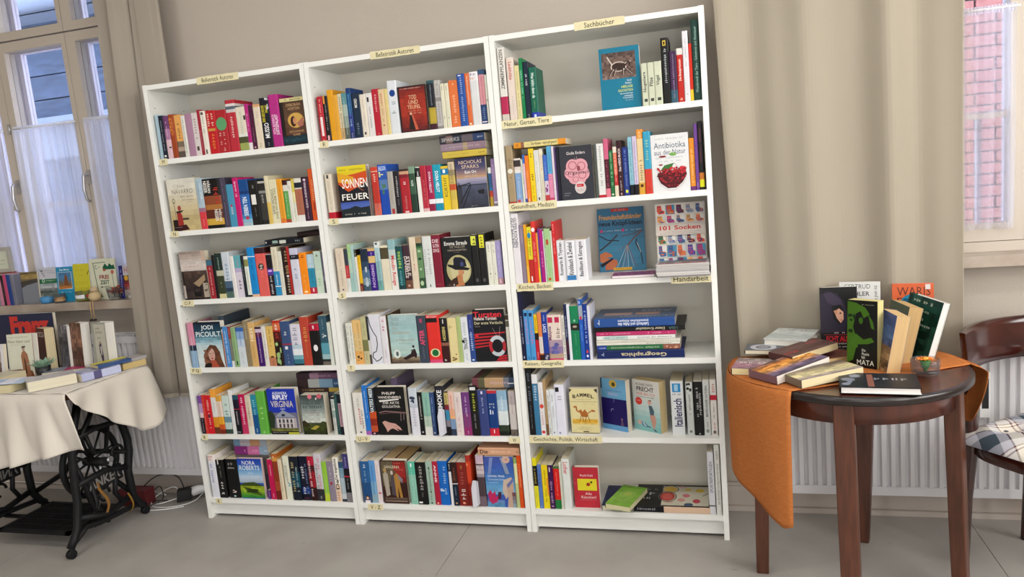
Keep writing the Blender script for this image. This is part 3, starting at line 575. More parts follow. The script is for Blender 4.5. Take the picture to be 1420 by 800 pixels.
# ------------------------------------------------------------ upright books, spine out (unit row x width depth height | bands | print | label)
BOOKS = """0 0 0.0306 0.0195 0.008 0.1956|a9c3d0|-|thin pale blue book, top shelf of left bookcase
0 0 0.0507 0.0231 0.008 0.1897|1c2230|~;.1;.8;b8bcc8;.3 / o;.9;.95;e8e4e0;.5|navy black book with round white emblem, top shelf of left bookcase
0 0 0.0744 0.0257 0.008 0.1865|6e3f6d .3 a8749a .55 d9b9c0|~;.1;.5;e7d6e0;.25 / r;.72;.75;2a2020;.5;1|book fading from purple to pink, top shelf of left bookcase
0 0 0.1007 0.0265 0.008 0.1903|9a4526|RSERT;.08;.5;d98a4a;.75;H5|rust brown book with orange lettering, top shelf of left bookcase
0 0 0.1278 0.0371 0.008 0.1849|e0a45c .62 7a6a58 .75 b09c88 .85 5d5148|~;.1;.55;7a4a28;.4|golden book with landscape picture below, top shelf of left bookcase
0 0 0.1655 0.0191 0.008 0.1790|d8d6cc|~;.1;.9;7a8a80;.4|slim white book between gold and mauve, top shelf of left bookcase
0 0 0.1852 0.0341 0.008 0.1850|a77f97|-|plain mauve book, top shelf of left bookcase
0 0 0.2199 0.0295 0.008 0.1842|d6ccc8|~;.1;.6;8a7a80;.5 / r;.78;.88;4a4038;.3;.7|whitish book with small dark figure, top shelf of left bookcase
0 0 0.2501 0.0162 0.008 0.1948|9c2b3a|~;.45;.9;e0b0b0;.2|narrow crimson book, taller, top shelf of left bookcase
0 0 0.2668 0.0249 0.008 0.1875|e2dccf|~;.12;.5;7c7468;.3 / r;.03;.09;55504a;.2;.7 / r;.88;.98;5a5248;.3;.6|cream book with small dark marks, top shelf of left bookcase
0 0 0.2923 0.0483 0.008 0.1855|b9242a|~;.05;.35;e8d8c0;.25;U;.1 / ~;.05;.35;e8d8c0;.25;U;.5 / r;.41;.47;c09048;.1;.85 / ~;.5;.95;e08a3c;.35|red book with gold band across middle, top shelf of left bookcase
0 0 0.3412 0.0536 0.008 0.1828|a82a30|o;.17;.48;5d9a68;1 / ~;.5;.8;e0c0b8;.22;U;.15 / ~;.5;.8;e0c0b8;.22;U;.5 / ~;.85;.95;d8b0a8;.2|red book with big green disc, top shelf of left bookcase
0 0 0.3955 0.0463 0.008 0.2188|b3303c .07 d8d0cc .12 5b6472 .18 c8c2c0 .24 b3303c|~;.3;.72;f0d8d0;.3|tall red book with small photo on top, top shelf of left bookcase
0 0 0.4424 0.0446 0.008 0.1845|dcd2c0 .6 dcdcd4 .68 4a4a30 .82 96a058|~;.08;.6;a8b89a;.3 / r;.2;.3;40383a;.8;1|cream book with green meadow picture, top shelf of left bookcase
0 0 0.4876 0.0189 0.008 0.1935|b5287a .84 e2dcdc|~;.2;.6;f0d0e0;.25|magenta book with white foot, top shelf of left bookcase
0 0 0.5071 0.0239 0.008 0.1856|4a2038|~;.5;.85;a88898;.2 / o;.93;.97;c8a0a8;.4|dark plum book, top shelf of left bookcase
0 0 0.5316 0.0330 0.008 0.1865|d6a070 .06 dccfb8|~;.15;.5;b8a890;.3 / ~;.85;.95;9a8c78;.3|beige book with orange cap, top shelf of left bookcase
0 0 0.5652 0.0445 0.008 0.2091|20202a|MUSSO;.5;.8;f2f2f2;.5 / EINE GESCHICHTE;.15;.48;d8cc28;.3;U;.15 / DIE UNS;.15;.3;d8cc28;.25;U;.55 / g;0;.25;c8c8cc;.55;1 / ~;.87;.95;a0a0a0;.2|black thriller book with bold yellow and white title, top shelf of left bookcase
0 0 0.6103 0.0458 0.008 0.2174|b0307f|JUSTIZPALAST;.38;.77;f0e4ec;.4;U;.45 / PETRA MORSBACH;.38;.75;e8c0d8;.25;U;.15|broad magenta book with vertical white title, top shelf of left bookcase
0 1 0.1905 0.0344 0.008 0.2253|a9bdc8 .58 9a6a80 .66 d14048|~;.05;.5;6a88a0;.3;U;.15 / ~;.05;.4;e8f0f4;.25;U;.55 / ~;.8;.95;f0b0a0;.2|thick book, pale blue above red, second shelf of left bookcase
0 1 0.2255 0.0883 0.008 0.2185|1d1816 .34 8a4a30 .52 a8703a .62 5a2a20 .8 c8a040 .93 1a1614|HÅKAN;.04;.28;e8e4dc;.2;D;.3 / NESSER;.04;.28;e8e4dc;.2;D;.06 / HÅKAN;.62;.86;e8e4dc;.2;D;.76 / NESSER;.62;.86;e8e4dc;.2;D;.52 / ~;.15;.5;c03830;.3;U;.6|very thick black book with golden painting, second shelf of left bookcase
0 1 0.3144 0.0280 0.008 0.2177|454050|~;.02;.95;88809a;.2|dark slate book beside thick painted one, second shelf of left bookcase
0 1 0.3430 0.0362 0.008 0.1862|4890b0|~;.5;.7;e0d8e0;.4 / r;.47;.53;b04060;.35;.6|sky blue book with tiny red motif, second shelf of left bookcase
0 1 0.3798 0.0272 0.008 0.2121|c02068|~;.08;.4;f4e4ec;.35;D|hot pink book, white name at top, second shelf of left bookcase
0 1 0.4075 0.0482 0.008 0.2020|1e4a86 .25 17386c .32 2a62a8 .75 4a88b8 .85 88b0c8 .93 a0b8c0|SIEBEN TEN;.38;.78;e8f0f6;.45 / r;.8;.86;c03040;.4;.7|deep blue book with pale lower edge, second shelf of left bookcase
0 1 0.4563 0.0454 0.008 0.1942|201f1e|r;.32;.54;e4e2dc;.2;.7 / ~;.1;.25;b8b8b4;.2 / ~;.6;.8;88857e;.15|black book with white sticker, second shelf of left bookcase
0 1 0.5023 0.0357 0.008 0.1866|b0aca4 .05 2c2a28 .22 8a8884 .28 3c3a38 .9 282624|~;.3;.5;c8c4bc;.3|dark grey marbled photo book, second shelf of left bookcase
0 1 0.5385 0.0185 0.008 0.2073|d6ccaa .55 d8b860|-|slim cream book turning yellow below, second shelf of left bookcase
0 1 0.5576 0.0387 0.008 0.1881|dcd6b4|DAVID NICHOLLS;.22;.78;6a6a50;.3;U;.15 / ZWEI AN EINEM TAG;.2;.9;8a845c;.3;U;.5|cream book with two tall lines of lettering, second shelf of left bookcase
0 1 0.5969 0.0263 0.008 0.1888|e09a30 .9 d87830|~;.1;.9;b06a20;.2|narrow orange striped book, second shelf of left bookcase
0 1 0.6238 0.0228 0.008 0.1818|3a1c18 .12 d8d4c8 .26 5a9c50 .92 a04830|~;.3;.85;d8e8c8;.25|green book with white top patch, second shelf of left bookcase
0 1 0.6473 0.0177 0.008 0.1762|dcd8cc|~;.08;.2;404040;.3 / ~;.75;.95;707070;.2|slim white book right of green one, second shelf of left bookcase
0 1 0.6656 0.0119 0.008 0.1837|c8b450 .1 d0c050 .3 e0d8a0 .55 dcdccc|~;.5;.95;708060;.3|narrow yellowish white book, second shelf of left bookcase
0 1 0.6781 0.0358 0.008 0.1844|d8d4c8 .1 20242e .22 d8d4cc .25 a86850 .85 e0dcd8|~;.3;.7;884038;.2|white book with black block and reddish band, second shelf of left bookcase
0 1 0.7145 0.0332 0.008 0.1867|3a1c30|VERBORGENE WORTE;.1;.7;d8c8d4;.3;D / o;.04;.09;e0d0dc;.4 / ~;.7;.95;a890a0;.2|dark aubergine book with pale lettering, second shelf of left bookcase
0 1 0.7495 0.0292 0.008 0.2179|d85a28|~;.2;.6;f0b070;.4 / r;.65;.8;983018;.4;.6|tall bright orange book at far right, second shelf of left bookcase
0 2 0.1849 0.0311 0.008 0.1773|48505a .02 3f6a80 .15 9c2a34|~;.2;.75;e8c0b8;.3;D / ~;.75;.92;e8c0b8;.3;D|red book with blue cap beside the harbour book, third shelf of left bookcase
0 2 0.2167 0.0161 0.008 0.1980|1c1c1e|-|slim black book beside red one, third shelf of left bookcase
0 2 0.2334 0.0367 0.008 0.2039|22322e .38 b8b8a0 .5 38402c .9 c8c090|~;.08;.35;a8c0b0;.25 / ~;.55;.75;90a080;.25|dark green book with pale square label, third shelf of left bookcase
0 2 0.2707 0.0383 0.008 0.2071|c4ccd4 .63 4a6078 .78 2c3c50 .86 506860|~;.08;.6;6a88a8;.5|pale blue grey book with dark sea below, third shelf of left bookcase
0 2 0.3096 0.0194 0.008 0.1868|e4e0dc|~;.1;.9;b8b8c0;.2|slim white book beside turquoise top, third shelf of left bookcase
0 2 0.3296 0.0357 0.008 0.1887|62a8b0 .3 b8a8c8 .4 d4ccd8|~;.55;.8;50505c;.5 / ~;.08;.25;c88090;.25|book fading turquoise to lilac, third shelf of left bookcase
0 2 0.3660 0.0153 0.008 0.1873|20262c|~;.2;.6;b8c0b8;.2|very slim black book, third shelf of left bookcase
0 2 0.3819 0.0205 0.008 0.1826|dcdcd0 .08 8a8a50 .25 dce0d4 .95 303030|~;.3;.85;808878;.3|slim cream book with olive photo strip, third shelf of left bookcase
0 2 0.4030 0.0362 0.008 0.2205|1d84c8 .18 e8f0f4 .195 1d84c8 .88 1d7cc0 .95 d8b090|~;.22;.65;1a5a90;.35|tall bright blue book, third shelf of left bookcase
0 2 0.4417 0.0515 0.008 0.2159|3a1c20 .12 d8605a|~;.25;.6;e89080;.2 / o;.32;.46;2a2024;.55 / ~;.33;.44;e8e0d8;.3|salmon book with black oval badge, third shelf of left bookcase
0 2 0.4938 0.0296 0.008 0.1844|d0ccd0 .01 201820 .35 5a3a9a .5 241a20|r;.38;.42;d8b0f0;.2;.8 / ~;.5;.95;e0d8e0;.35|black book with violet glow, third shelf of left bookcase
0 2 0.5240 0.0295 0.008 0.2146|d8d0b8 .5 2e88b8 .8 e0e8ec .82 2e88b8|~;.55;.78;e8f4f8;.35 / ~;.05;.45;8a8470;.2|cream book with blue lower half, third shelf of left bookcase
0 2 0.5541 0.0191 0.008 0.1940|d8d4c4|~;.2;.9;b8b4a4;.2|slim plain white book, third shelf of left bookcase
0 2 0.5738 0.0411 0.008 0.2116|3a2018 .04 281a18|~;.05;.55;c0a070;.42 / r;0;1;a82a28;.68;.98 / ~;.62;.95;c8b8a0;.35 / o;.58;.63;d8d4cc;.3|black book with red edge and tan title, third shelf of left bookcase
0 2 0.6155 0.0391 0.008 0.2034|c0c0d4 .14 20202a .24 d0d0dc|~;.28;.65;6080a8;.4 / ~;.86;.9;707080;.4 / ~;.16;.2;c8c8d0;.5;H|pale lilac book with black bar, third shelf of left bookcase
0 2 0.6552 0.0364 0.008 0.1812|ef8a12|~;.03;.12;703808;.4 / ~;.5;.9;f8b060;.3 / o;.92;.97;f8e0b0;.5|bright orange book, third shelf of left bookcase
0 2 0.6922 0.0361 0.008 0.1716|b0c8d0 .35 2e8aa8 .84 b82a40|~;.05;.3;d8e8f0;.3 / ~;.4;.7;206880;.3 / r;.86;.95;f0d0d0;.4;.6|blue book with red foot, third shelf of left bookcase
0 2 0.7289 0.0343 0.008 0.1835|b8ccbc .45 c4d4c0|~;.03;.12;303c34;.4 / ~;.6;.95;8ac090;.5|pale mint book, third shelf of left bookcase
0 2 0.7637 0.0150 0.008 0.1796|6a6078 .6 8a8898 .7 585462|-|narrow grey violet book against right side, third shelf of left bookcase
0 3 0.0318 0.0332 0.008 0.2118|d08aa0 .5 1e2a3e .62 8aa8c4|~;.3;.9;c8dcec;.2|book pink above and blue below, leftmost, fourth shelf of left bookcase
0 3 0.2135 0.0060 0.008 0.1876|20242a .06 dcd0cc .15 d09078|-|narrow cream and coral book, fourth shelf of left bookcase
0 3 0.2201 0.0260 0.008 0.1886|4a86c4|~;.05;.9;d8e4f0;.35|blue book with long white lettering, fourth shelf of left bookcase
0 3 0.2467 0.0153 0.008 0.1877|904040 .3 7a7870 .85 d8d8dc|~;.05;.2;d8b0a0;.3|slim brown grey book, fourth shelf of left bookcase
0 3 0.2626 0.0229 0.008 0.1832|88a878|~;.1;.8;405838;.2 / r;.85;.95;304030;.5;.8|soft green book, fourth shelf of left bookcase
0 3 0.2861 0.0413 0.008 0.1813|3a64a8 .1 8aa8cc .3 b8c8d8 .5 ccd4d8|~;.1;.45;5070a8;.25 / ~;.6;.95;a8b4bc;.25|pale blue book, darker at top, fourth shelf of left bookcase
0 3 0.3280 0.0263 0.008 0.2114|8a7c60|~;.05;.4;d0c8b0;.25 / ~;.5;.7;6a5e48;.2|tall khaki book, fourth shelf of left bookcase
0 3 0.3549 0.0328 0.008 0.2026|cfa76a|HESS;.12;.42;f0e0c0;.5 / ~;.5;.9;b48a50;.3|sand coloured book with pale name, fourth shelf of left bookcase
0 3 0.3883 0.0304 0.008 0.1811|3a1c34 .05 c8b8c8 .14 5a2040 .25 3c1560|~;.1;.9;c8a8d8;.3|deep violet book, fourth shelf of left bookcase
0 3 0.4193 0.0215 0.008 0.1828|d8d4cc|~;.1;.85;606060;.25|slim white book right of violet one, fourth shelf of left bookcase
0 3 0.4416 0.0372 0.008 0.1820|d8b464 .78 b87858|~;.05;.5;8a6a30;.3 / r;.75;.79;3a2a20;.3;.7 / ~;.85;.98;905040;.3|mustard yellow book, fourth shelf of left bookcase
0 3 0.4794 0.0378 0.008 0.2061|b82a1c .05 c86840 .2 b03024 .24 4a1a18 .46 281c18|~;.05;.2;f4f0e8;.5 / ~;.25;.45;b84038;.4 / g;.45;1;a8c880;.1;.9|dark red book with green leaf shape, fourth shelf of left bookcase
0 3 0.5178 0.0471 0.008 0.2016|3a5078 .5 a02838 .53 3a5078|~;.2;.42;d8dce4;.3 / r;.56;.63;d8d8dc;.3;.6 / ~;.7;.95;a8b0c0;.2|slate blue book with narrow red stripe, fourth shelf of left bookcase
0 3 0.5655 0.0510 0.008 0.1876|d4d0dc .5 b8c8d4 .6 e0e4e8 .75 78a8b4 .85 3a7080 .96 182830|~;.05;.5;8a90a0;.5;U;.2|white book with watery picture, fourth shelf of left bookcase
0 3 0.6171 0.0446 0.008 0.2173|b44434|~;.18;.5;d89a50;.45;U;.3 / ~;.5;.85;c87848;.2|tall brick red book with gold letters, fourth shelf of left bookcase
0 3 0.6623 0.0485 0.008 0.1862|b02038 .16 1a1618|r;.04;.12;e8d8d8;.4;.55 / ~;.28;.42;8a8484;.5 / o;.5;.66;e8e4e4;.45|black book with red top band, fourth shelf of left bookcase
0 3 0.7114 0.0397 0.008 0.2200|345464 .5 2e5664 .55 5a98a8 .78 98b8bc .88 2c3430 .93 6a6258|~;.06;.4;90a0a4;.2 / g;.35;.45;c8d0d0;.3;.9|teal book with rocks at foot, fourth shelf of left bookcase
0 3 0.7518 0.0182 0.008 0.1896|d8dcd0|~;.1;.5;989c90;.2|slim white book against right side, fourth shelf of left bookcase
0 4 0.0300 0.0217 0.008 0.1852|7a4a98 .2 b090b8 .45 d8c0c0 .58 282028|~;.6;.95;b8a0a8;.3|slim book, violet fading to black, fifth shelf of left bookcase
0 4 0.0523 0.0136 0.008 0.1883|c83a30|~;.1;.9;e8b090;.3|slim orange red book, fifth shelf of left bookcase
0 4 0.0664 0.0337 0.008 0.1870|c8242c|~;.1;.85;f0c8b8;.35 / r;.5;.58;5a3040;.3;.7|bright red book, fifth shelf of left bookcase
0 4 0.1008 0.0284 0.008 0.2147|e8a040 .18 dcd8d4 .62 d8902c .85 6a3a28|~;.25;.5;98a8b0;.3|orange and white book with fiery sky, fifth shelf of left bookcase
0 4 0.1298 0.0283 0.008 0.1857|d8a040 .15 dcc8b8 .55 e0a030 .75 c85828 .88 782c20|~;.2;.5;a09088;.3|cream and orange sunset book, fifth shelf of left bookcase
0 4 0.1587 0.0379 0.008 0.1834|c4d4cc .55 6a8c98 .7 b8c8c0 .88 384840|~;.1;.5;6a8088;.5|pale mint book with dark trees, fifth shelf of left bookcase
0 4 0.1995 0.0202 0.008 0.2096|e0e0e0|~;.2;.8;c0c0c4;.2|narrow white hardcover book, fifth shelf of left bookcase
0 4 0.2202 0.0293 0.008 0.1870|2c5060 .12 20182c .35 a03040 .37 1a1420|~;.4;.75;d8c8d4;.3 / ~;.92;.97;d8d8dc;.7;H|black book with red line and blue cap, fifth shelf of left bookcase
0 4 0.2501 0.0337 0.008 0.1896|b81450 .7 c03860|~;.05;.75;f4dce8;.42|deep pink book with large white name, fifth shelf of left bookcase
0 4 0.2844 0.0290 0.008 0.1844|d4c8b4 .8 d8d8c8|~;.15;.7;c08870;.4 / ~;.2;.6;70685c;.25|cream speckled book, fifth shelf of left bookcase
0 4 0.3140 0.0302 0.008 0.1862|2c8aa0 .3 2a7ca0 .5 1c5488|~;.1;.5;a8d8e0;.4 / ~;.85;.95;d8e4f0;.25|teal to blue book, fifth shelf of left bookcase
0 4 0.3447 0.0462 0.008 0.2042|62aa44|~;.35;.7;b0d890;.35 / ~;.9;.97;b0d890;.3|apple green hardcover, fifth shelf of left bookcase
0 4 0.7236 0.0155 0.008 0.1728|202020 .05 b8c0b8 .3 dcdcd4 .35 9ab0a8 .55 c8c8c0|~;.1;.9;606a60;.5|narrow whitish book behind the hill cover book, fifth shelf of left bookcase
0 4 0.7397 0.0163 0.008 0.1884|2c4c4a|~;.1;.9;78a098;.3|dark green book near right side, fifth shelf of left bookcase
0 4 0.7567 0.0205 0.008 0.1863|16202a .22 b09098 .8 16202a|~;.25;.75;584050;.4|black book with pink panel at right side, fifth shelf of left bookcase
0 5 0.0349 0.0394 0.008 0.2131|e8e0dc .16 dcdce4|~;.02;.08;c84840;.7;H / ~;.09;.14;c84840;.7;H / ~;.2;.65;3848a0;.35;U;.2|white hardcover with red head and blue title, bottom shelf of left bookcase
0 5 0.0750 0.0434 0.008 0.1883|161616|~;.55;.9;e8e4dc;.42 / ~;.15;.5;908c84;.2 / r;0;.12;e0dcd8;.28;.42|black book with big white lower word, bottom shelf of left bookcase
0 5 0.1270 0.0623 0.008 0.1912|1a181a|~;.08;.16;b0a8a8;.5;H / ~;.2;.25;d8d0d0;.6;H / g;.75;.87;e8d8d0;.3;.7 / o;.93;.97;b8d8e0;.2|black book with small white figure low down, bottom shelf of left bookcase
0 5 0.3349 0.0167 0.008 0.0421|5a2a70|~;.1;.9;b8a0c0;.3|slim purple book hidden behind pink one, bottom shelf of left bookcase
0 5 0.3531 0.0289 0.008 0.1928|c01850|~;.1;.4;f0b8c8;.25 / ~;.85;.95;f0d8e0;.2|raspberry pink book, bottom shelf of left bookcase
0 5 0.3826 0.0279 0.008 0.2222|b06028 .08 c89048 .16 8a3a24 .6 a04a30 .8 702820|~;.03;.1;f0e0b0;.4;H|tall copper brown book, bottom shelf of left bookcase
0 5 0.4111 0.0183 0.008 0.1946|dcccb0|~;.15;.8;907c60;.35|cream book right of copper one, bottom shelf of left bookcase
0 5 0.4348 0.0317 0.008 0.2106|dcdcc8|~;.2;.6;404040;.3 / ~;.2;.5;808878;.3;U;.1 / g;.6;.7;5a98a0;.5;1|off white book with teal speck, bottom shelf of left bookcase
0 5 0.4724 0.0439 0.008 0.2104|14202a .35 184858 .7 16202a|~;.1;.9;c8b880;.35;U;.12 / ~;.15;.8;a8c0c0;.25;U;.6|dark teal night book with tan title, bottom shelf of left bookcase
0 5 0.5183 0.0449 0.008 0.2111|141a2c .7 1e3a7a .85 141828|~;.2;.85;e4e4ec;.38;U;.15 / ~;.15;.85;7888b0;.25;U;.6 / ~;.94;.97;a04050;.5;H|dark navy book with white capital title, bottom shelf of left bookcase
0 5 0.5638 0.0332 0.008 0.2118|b02038 .2 4a1420 .35 8a1c28 .7 301018|~;.08;.9;f0dcdc;.4;U;.1 / ~;.3;.7;c02838;.3;U;.6|red and black book with white capitals, bottom shelf of left bookcase
0 5 0.5977 0.0365 0.008 0.2253|c8c4cc .25 c8c8cc .75 303034|~;.08;.75;d05860;.4;U;.4 / ~;.2;.75;404850;.3;U;.15 / ~;.85;.95;c8c8c8;.25|grey white book with red lettering, bottom shelf of left bookcase
0 5 0.6348 0.0246 0.008 0.1873|90c040 .8 b8c838|~;.3;.9;d8ecc0;.2|lime green book, bottom shelf of left bookcase
0 5 0.6600 0.0327 0.008 0.1890|8c8290|~;.1;.5;c8c0c8;.3 / r;.5;.58;a03040;.35;.65|grey mauve book, bottom shelf of left bookcase
0 5 0.6933 0.0265 0.008 0.2097|e8e4d8 .6 e0c8b0|Der ängstliche;.03;.5;282828;.6 / Da;.5;.72;282828;.6 / ~;.75;.97;c87850;.6|white book with big black lettering, bottom shelf of left bookcase
0 5 0.7205 0.0243 0.008 0.1888|345070 .15 7898a8 .4 a8b8c0 .8 c8ccd0 .93 384048|~;.3;.8;d8e0e4;.2|misty blue book, bottom shelf of left bookcase
0 5 0.7453 0.0289 0.008 0.2274|403a70 .25 504888 .3 181820 .45 b02c38 .48 1c1c20 .8 807c80|~;.05;.25;b8b0d8;.3 / ~;.5;.75;a0a0a0;.3|dark book with violet top, last at right side, bottom shelf of left bookcase
1 0 0.8345 0.0246 0.008 0.1846|b62230|~;.05;.42;e8b8b0;.35 / r;.45;.87;e8dcd8;.3;.75 / ~;.92;.98;e8a0a0;.6|crimson book with white lettered panel, leftmost, top shelf of middle bookcase
1 0 0.8597 0.0229 0.008 0.1843|161414|r;0;.17;e09040;.15;.5 / ~;.18;.75;c8c0b8;.25 / r;.87;.98;e0a8b0;.3;.7|black book with orange tab at top, top shelf of middle bookcase
1 0 0.8831 0.0261 0.008 0.2063|dc9c20|-|tall plain amber yellow book, top shelf of middle bookcase
1 0 0.9098 0.0185 0.008 0.1834|e0a438|~;.1;.9;b87c28;.2|lower amber book next to the tall one, top shelf of middle bookcase
1 0 0.9289 0.0193 0.008 0.1848|d8ccac .75 c8a878|~;.05;.95;605040;.5|cream book with brown script, top shelf of middle bookcase
1 0 0.9488 0.0225 0.008 0.1862|5a8c90 .25 a0b0a4 .5 88988c .75 586058|~;.1;.9;c8d0c4;.3|grey green book, top shelf of middle bookcase
1 0 0.9719 0.0199 0.008 0.2033|1c3a70 .1 1c5080 .5 283a80 .85 26306a|~;.1;.55;70a8c8;.3 / ~;.6;.75;b8d8e8;.4 / ~;.88;.98;b0b0d0;.3|blue book, darker at head, top shelf of middle bookcase
1 0 0.9924 0.0362 0.008 0.1794|1c2c40|MORD;.12;.32;e8e4dc;.35 / ~;.55;.8;90a0b0;.3 / ~;.8;.95;607080;.25|dark navy book with four bold white letters, top shelf of middle bookcase
1 0 1.0292 0.0262 0.008 0.1716|dcd4c4|~;.1;.7;b8a890;.3 / r;.88;.94;303030;.3;.6|ivory book with tiny black mark, top shelf of middle bookcase
1 0 1.0560 0.0277 0.008 0.1729|dcd8d4|r;.09;.2;2c2c30;.2;.5 / ~;.3;.8;787878;.3|white book with small dark rectangle, top shelf of middle bookcase
1 0 1.0844 0.0292 0.008 0.1860|b21e30|~;.1;.52;e8b8b8;.35 / ~;.92;.96;d89090;.4|crimson book between ivory books, top shelf of middle bookcase
1 0 1.1141 0.0250 0.008 0.1815|d8bc94|~;.08;.3;b05038;.4 / ~;.3;.7;a87848;.35 / r;.77;.8;982c20;.4;.65|tan book with red brown lettering, top shelf of middle bookcase
1 0 1.1398 0.0138 0.008 0.1811|dcc888|~;.1;.9;a89458;.2|narrow straw yellow book, top shelf of middle bookcase
1 0 1.1541 0.0415 0.008 0.2105|d8dce0|o;.17;.3;1c4088;.6 / ~;.36;.7;90a0a8;.5 / ~;.94;.96;a8a8ac;.3;H|tall white book with blue ring emblem, top shelf of middle bookcase
1 0 1.3252 0.0291 0.008 0.1910|2c5058 .06 181c24 .55 a89434 .88 401c28|~;.08;.5;8a94a0;.25 / r;.6;.85;b8a038;.25;.9|black book with golden picture, top shelf of middle bookcase
1 0 1.3549 0.0259 0.008 0.1886|b4b0ac .35 8a8684 .43 b4b0ac .94 8a8684|~;.05;.3;8c8884;.5 / ~;.45;.92;908c88;.5|grey book with darker grey bands, top shelf of middle bookcase
1 0 1.3814 0.0151 0.008 0.1733|d8d4bc|~;.05;.15;383430;.3 / ~;.72;.78;202020;.4|slim cream book beside its twin, left one, top shelf of middle bookcase
1 0 1.3970 0.0173 0.008 0.1732|d8d4bc|~;.05;.15;383430;.3 / ~;.72;.78;202020;.4|slim cream book beside its twin, right one, top shelf of middle bookcase
1 0 1.4149 0.0380 0.008 0.1815|d8723c|~;.05;.15;f0c8a0;.25 / ~;.3;.9;f0c0a0;.35|salmon orange wide book, top shelf of middle bookcase
1 0 1.4536 0.0310 0.008 0.2010|28509a|~;.05;.9;a8b8d8;.35 / r;.02;.04;e8e8f0;.2;.6|royal blue book with pale title, top shelf of middle bookcase
1 0 1.4852 0.0196 0.008 0.2006|d06838|~;.05;.6;f4dcc8;.35 / r;.95;.98;f8e0c0;.3;.7|narrow orange book right of royal blue, top shelf of middle bookcase
1 0 1.5054 0.0344 0.008 0.2033|e4e0e0 .17 d4d4d4|~;.02;.08;7a7aa0;.7;H / ~;.1;.15;d07858;.7;H|broad white book with little coloured heading, top shelf of middle bookcase
1 0 1.5405 0.0253 0.008 0.2075|345070 .09 d09098 .64 28406c|~;.12;.62;a06068;.3 / ~;.68;.9;7890b8;.4 / r;.95;.97;e8d8e0;.1;.9|blue book with pink title panel, top shelf of middle bookcase
1 0 1.5664 0.0090 0.008 0.1857|d8d8c8|o;.5;.54;303030;.3|thin white book against right side, top shelf of middle bookcase
1 1 0.8294 0.0304 0.008 0.1886|d8ccb8 .85 b82030|~;.1;.8;b0a48c;.3 / r;.02;.1;404040;.3;.6|cream book with red foot, leftmost, second shelf of middle bookcase
1 1 1.0409 0.0306 0.008 0.1987|c84028 .08 d8a898 .1 c03c2c .3 b83428 .75 c86858|~;.12;.3;f4e0d8;.4 / ~;.4;.9;a84038;.25|red orange book right of the sunset cover, second shelf of middle bookcase
1 1 1.0721 0.0410 0.008 0.2062|2050b0 .08 2c54a8 .3 5878a8 .5 1c48a8|SHELDON;.03;.12;c8d8f0;.8;H / ~;.14;.26;d8d8a0;.8;H / g;.35;.6;487848;.3;.8|broad royal blue book with horizontal lettering, second shelf of middle bookcase
1 1 1.1137 0.0245 0.008 0.1750|a8a49c|r;.87;.99;a83030;.3;.8 / ~;.1;.8;908c84;.2|grey linen book with red label at foot, second shelf of middle bookcase
1 1 1.1388 0.0268 0.008 0.1739|221c22|~;.1;.6;c8c4c4;.35 / ~;.65;.8;908c90;.25|charcoal book with pale letters, second shelf of middle bookcase
1 1 1.1662 0.0411 0.008 0.1795|3a2420 .05 c89878 .12 7a1c28 .2 a8232c|~;.25;.35;f0dcdc;.35 / ~;.6;.9;d09898;.2 / r;.95;.99;e8c0c0;.3;.7|dark red book with portrait at top, second shelf of middle bookcase
1 1 1.2079 0.0265 0.008 0.1867|7a9880 .15 304c38 .35 3a5a44 .6 22382c|RUTH;.3;.42;e0e8e0;.35|marbled green book, second shelf of middle bookcase
1 1 1.2397 0.0184 0.008 0.1824|dcdcd4 .02 1c1c1c .22 e4e4dc|~;.05;.2;e8e8e8;.5|white book with black top, second shelf of middle bookcase
1 1 1.2588 0.0255 0.008 0.1851|b02838 .5 b83040 .93 d8b0b0|~;.08;.9;681820;.4 / ~;.3;.8;d88088;.2|mottled red book, second shelf of middle bookcase
1 1 1.2848 0.0263 0.008 0.1836|a01c48 .74 e8e4e8 .84 8a1840|DORA HELDT;.14;.6;f0e0e8;.35;D|burgundy book with white ribbon motif, second shelf of middle bookcase
1 1 1.3117 0.0350 0.008 0.1847|1898b0 .74 e8ecec .84 1488a4|DORA HELDT;.14;.6;e8f4f8;.4;D|turquoise book with white ribbon motif, second shelf of middle bookcase
1 1 1.3473 0.0330 0.008 0.1759|e0c030 .06 1878a8 .2 e4c424|KÜRTHY;.25;.7;6a6a30;.5;U;.2 / r;.08;.16;f4f4f0;.3;.6|yellow book with blue band at top, second shelf of middle bookcase
1 1 1.3809 0.0263 0.008 0.1934|3a2a20 .02 c8b898 .18 908060 .3 b8a058 .48 c05028 .6 c8b050 .8 d8b848|~;.05;.45;787050;.4|patchwork book of beige, orange and yellow, second shelf of middle bookcase
1 1 1.5448 0.0138 0.008 0.1531|d8d8d0 .15 305880 .5 2c6890 .6 b03c28 .75 a88c30|-|thin patchwork book of blue, red and olive, second shelf of middle bookcase
1 1 1.5592 0.0183 0.008 0.1856|9078a0 .12 9880a8 .9 807888|~;.1;.4;c8b8d0;.3 / r;.9;.94;d8ccd8;.1;.9|lavender book against right side, second shelf of middle bookcase
1 2 0.8352 0.0389 0.008 0.1887|d8c8b4|~;.1;.4;c0a890;.3 / ~;.45;.85;a0907c;.25 / o;.92;.96;606060;.25|beige book, leftmost, third shelf of middle bookcase
1 2 0.8747 0.0173 0.008 0.1844|384048 .38 b83038 .68 d8dcd4|~;.4;.65;e8a8a8;.3 / ~;.75;.9;a0b0a8;.4|slim book of grey, red and white, third shelf of middle bookcase
1 2 0.8926 0.0164 0.008 0.2044|a4c890 .3 b4ccb8 .6 a0c0b8|~;.05;.15;506840;.3 / ~;.3;.9;88b0b0;.3|pale green book, third shelf of middle bookcase
1 2 0.9096 0.0121 0.008 0.2014|a8c4c0|-|narrow pale aqua book, third shelf of middle bookcase
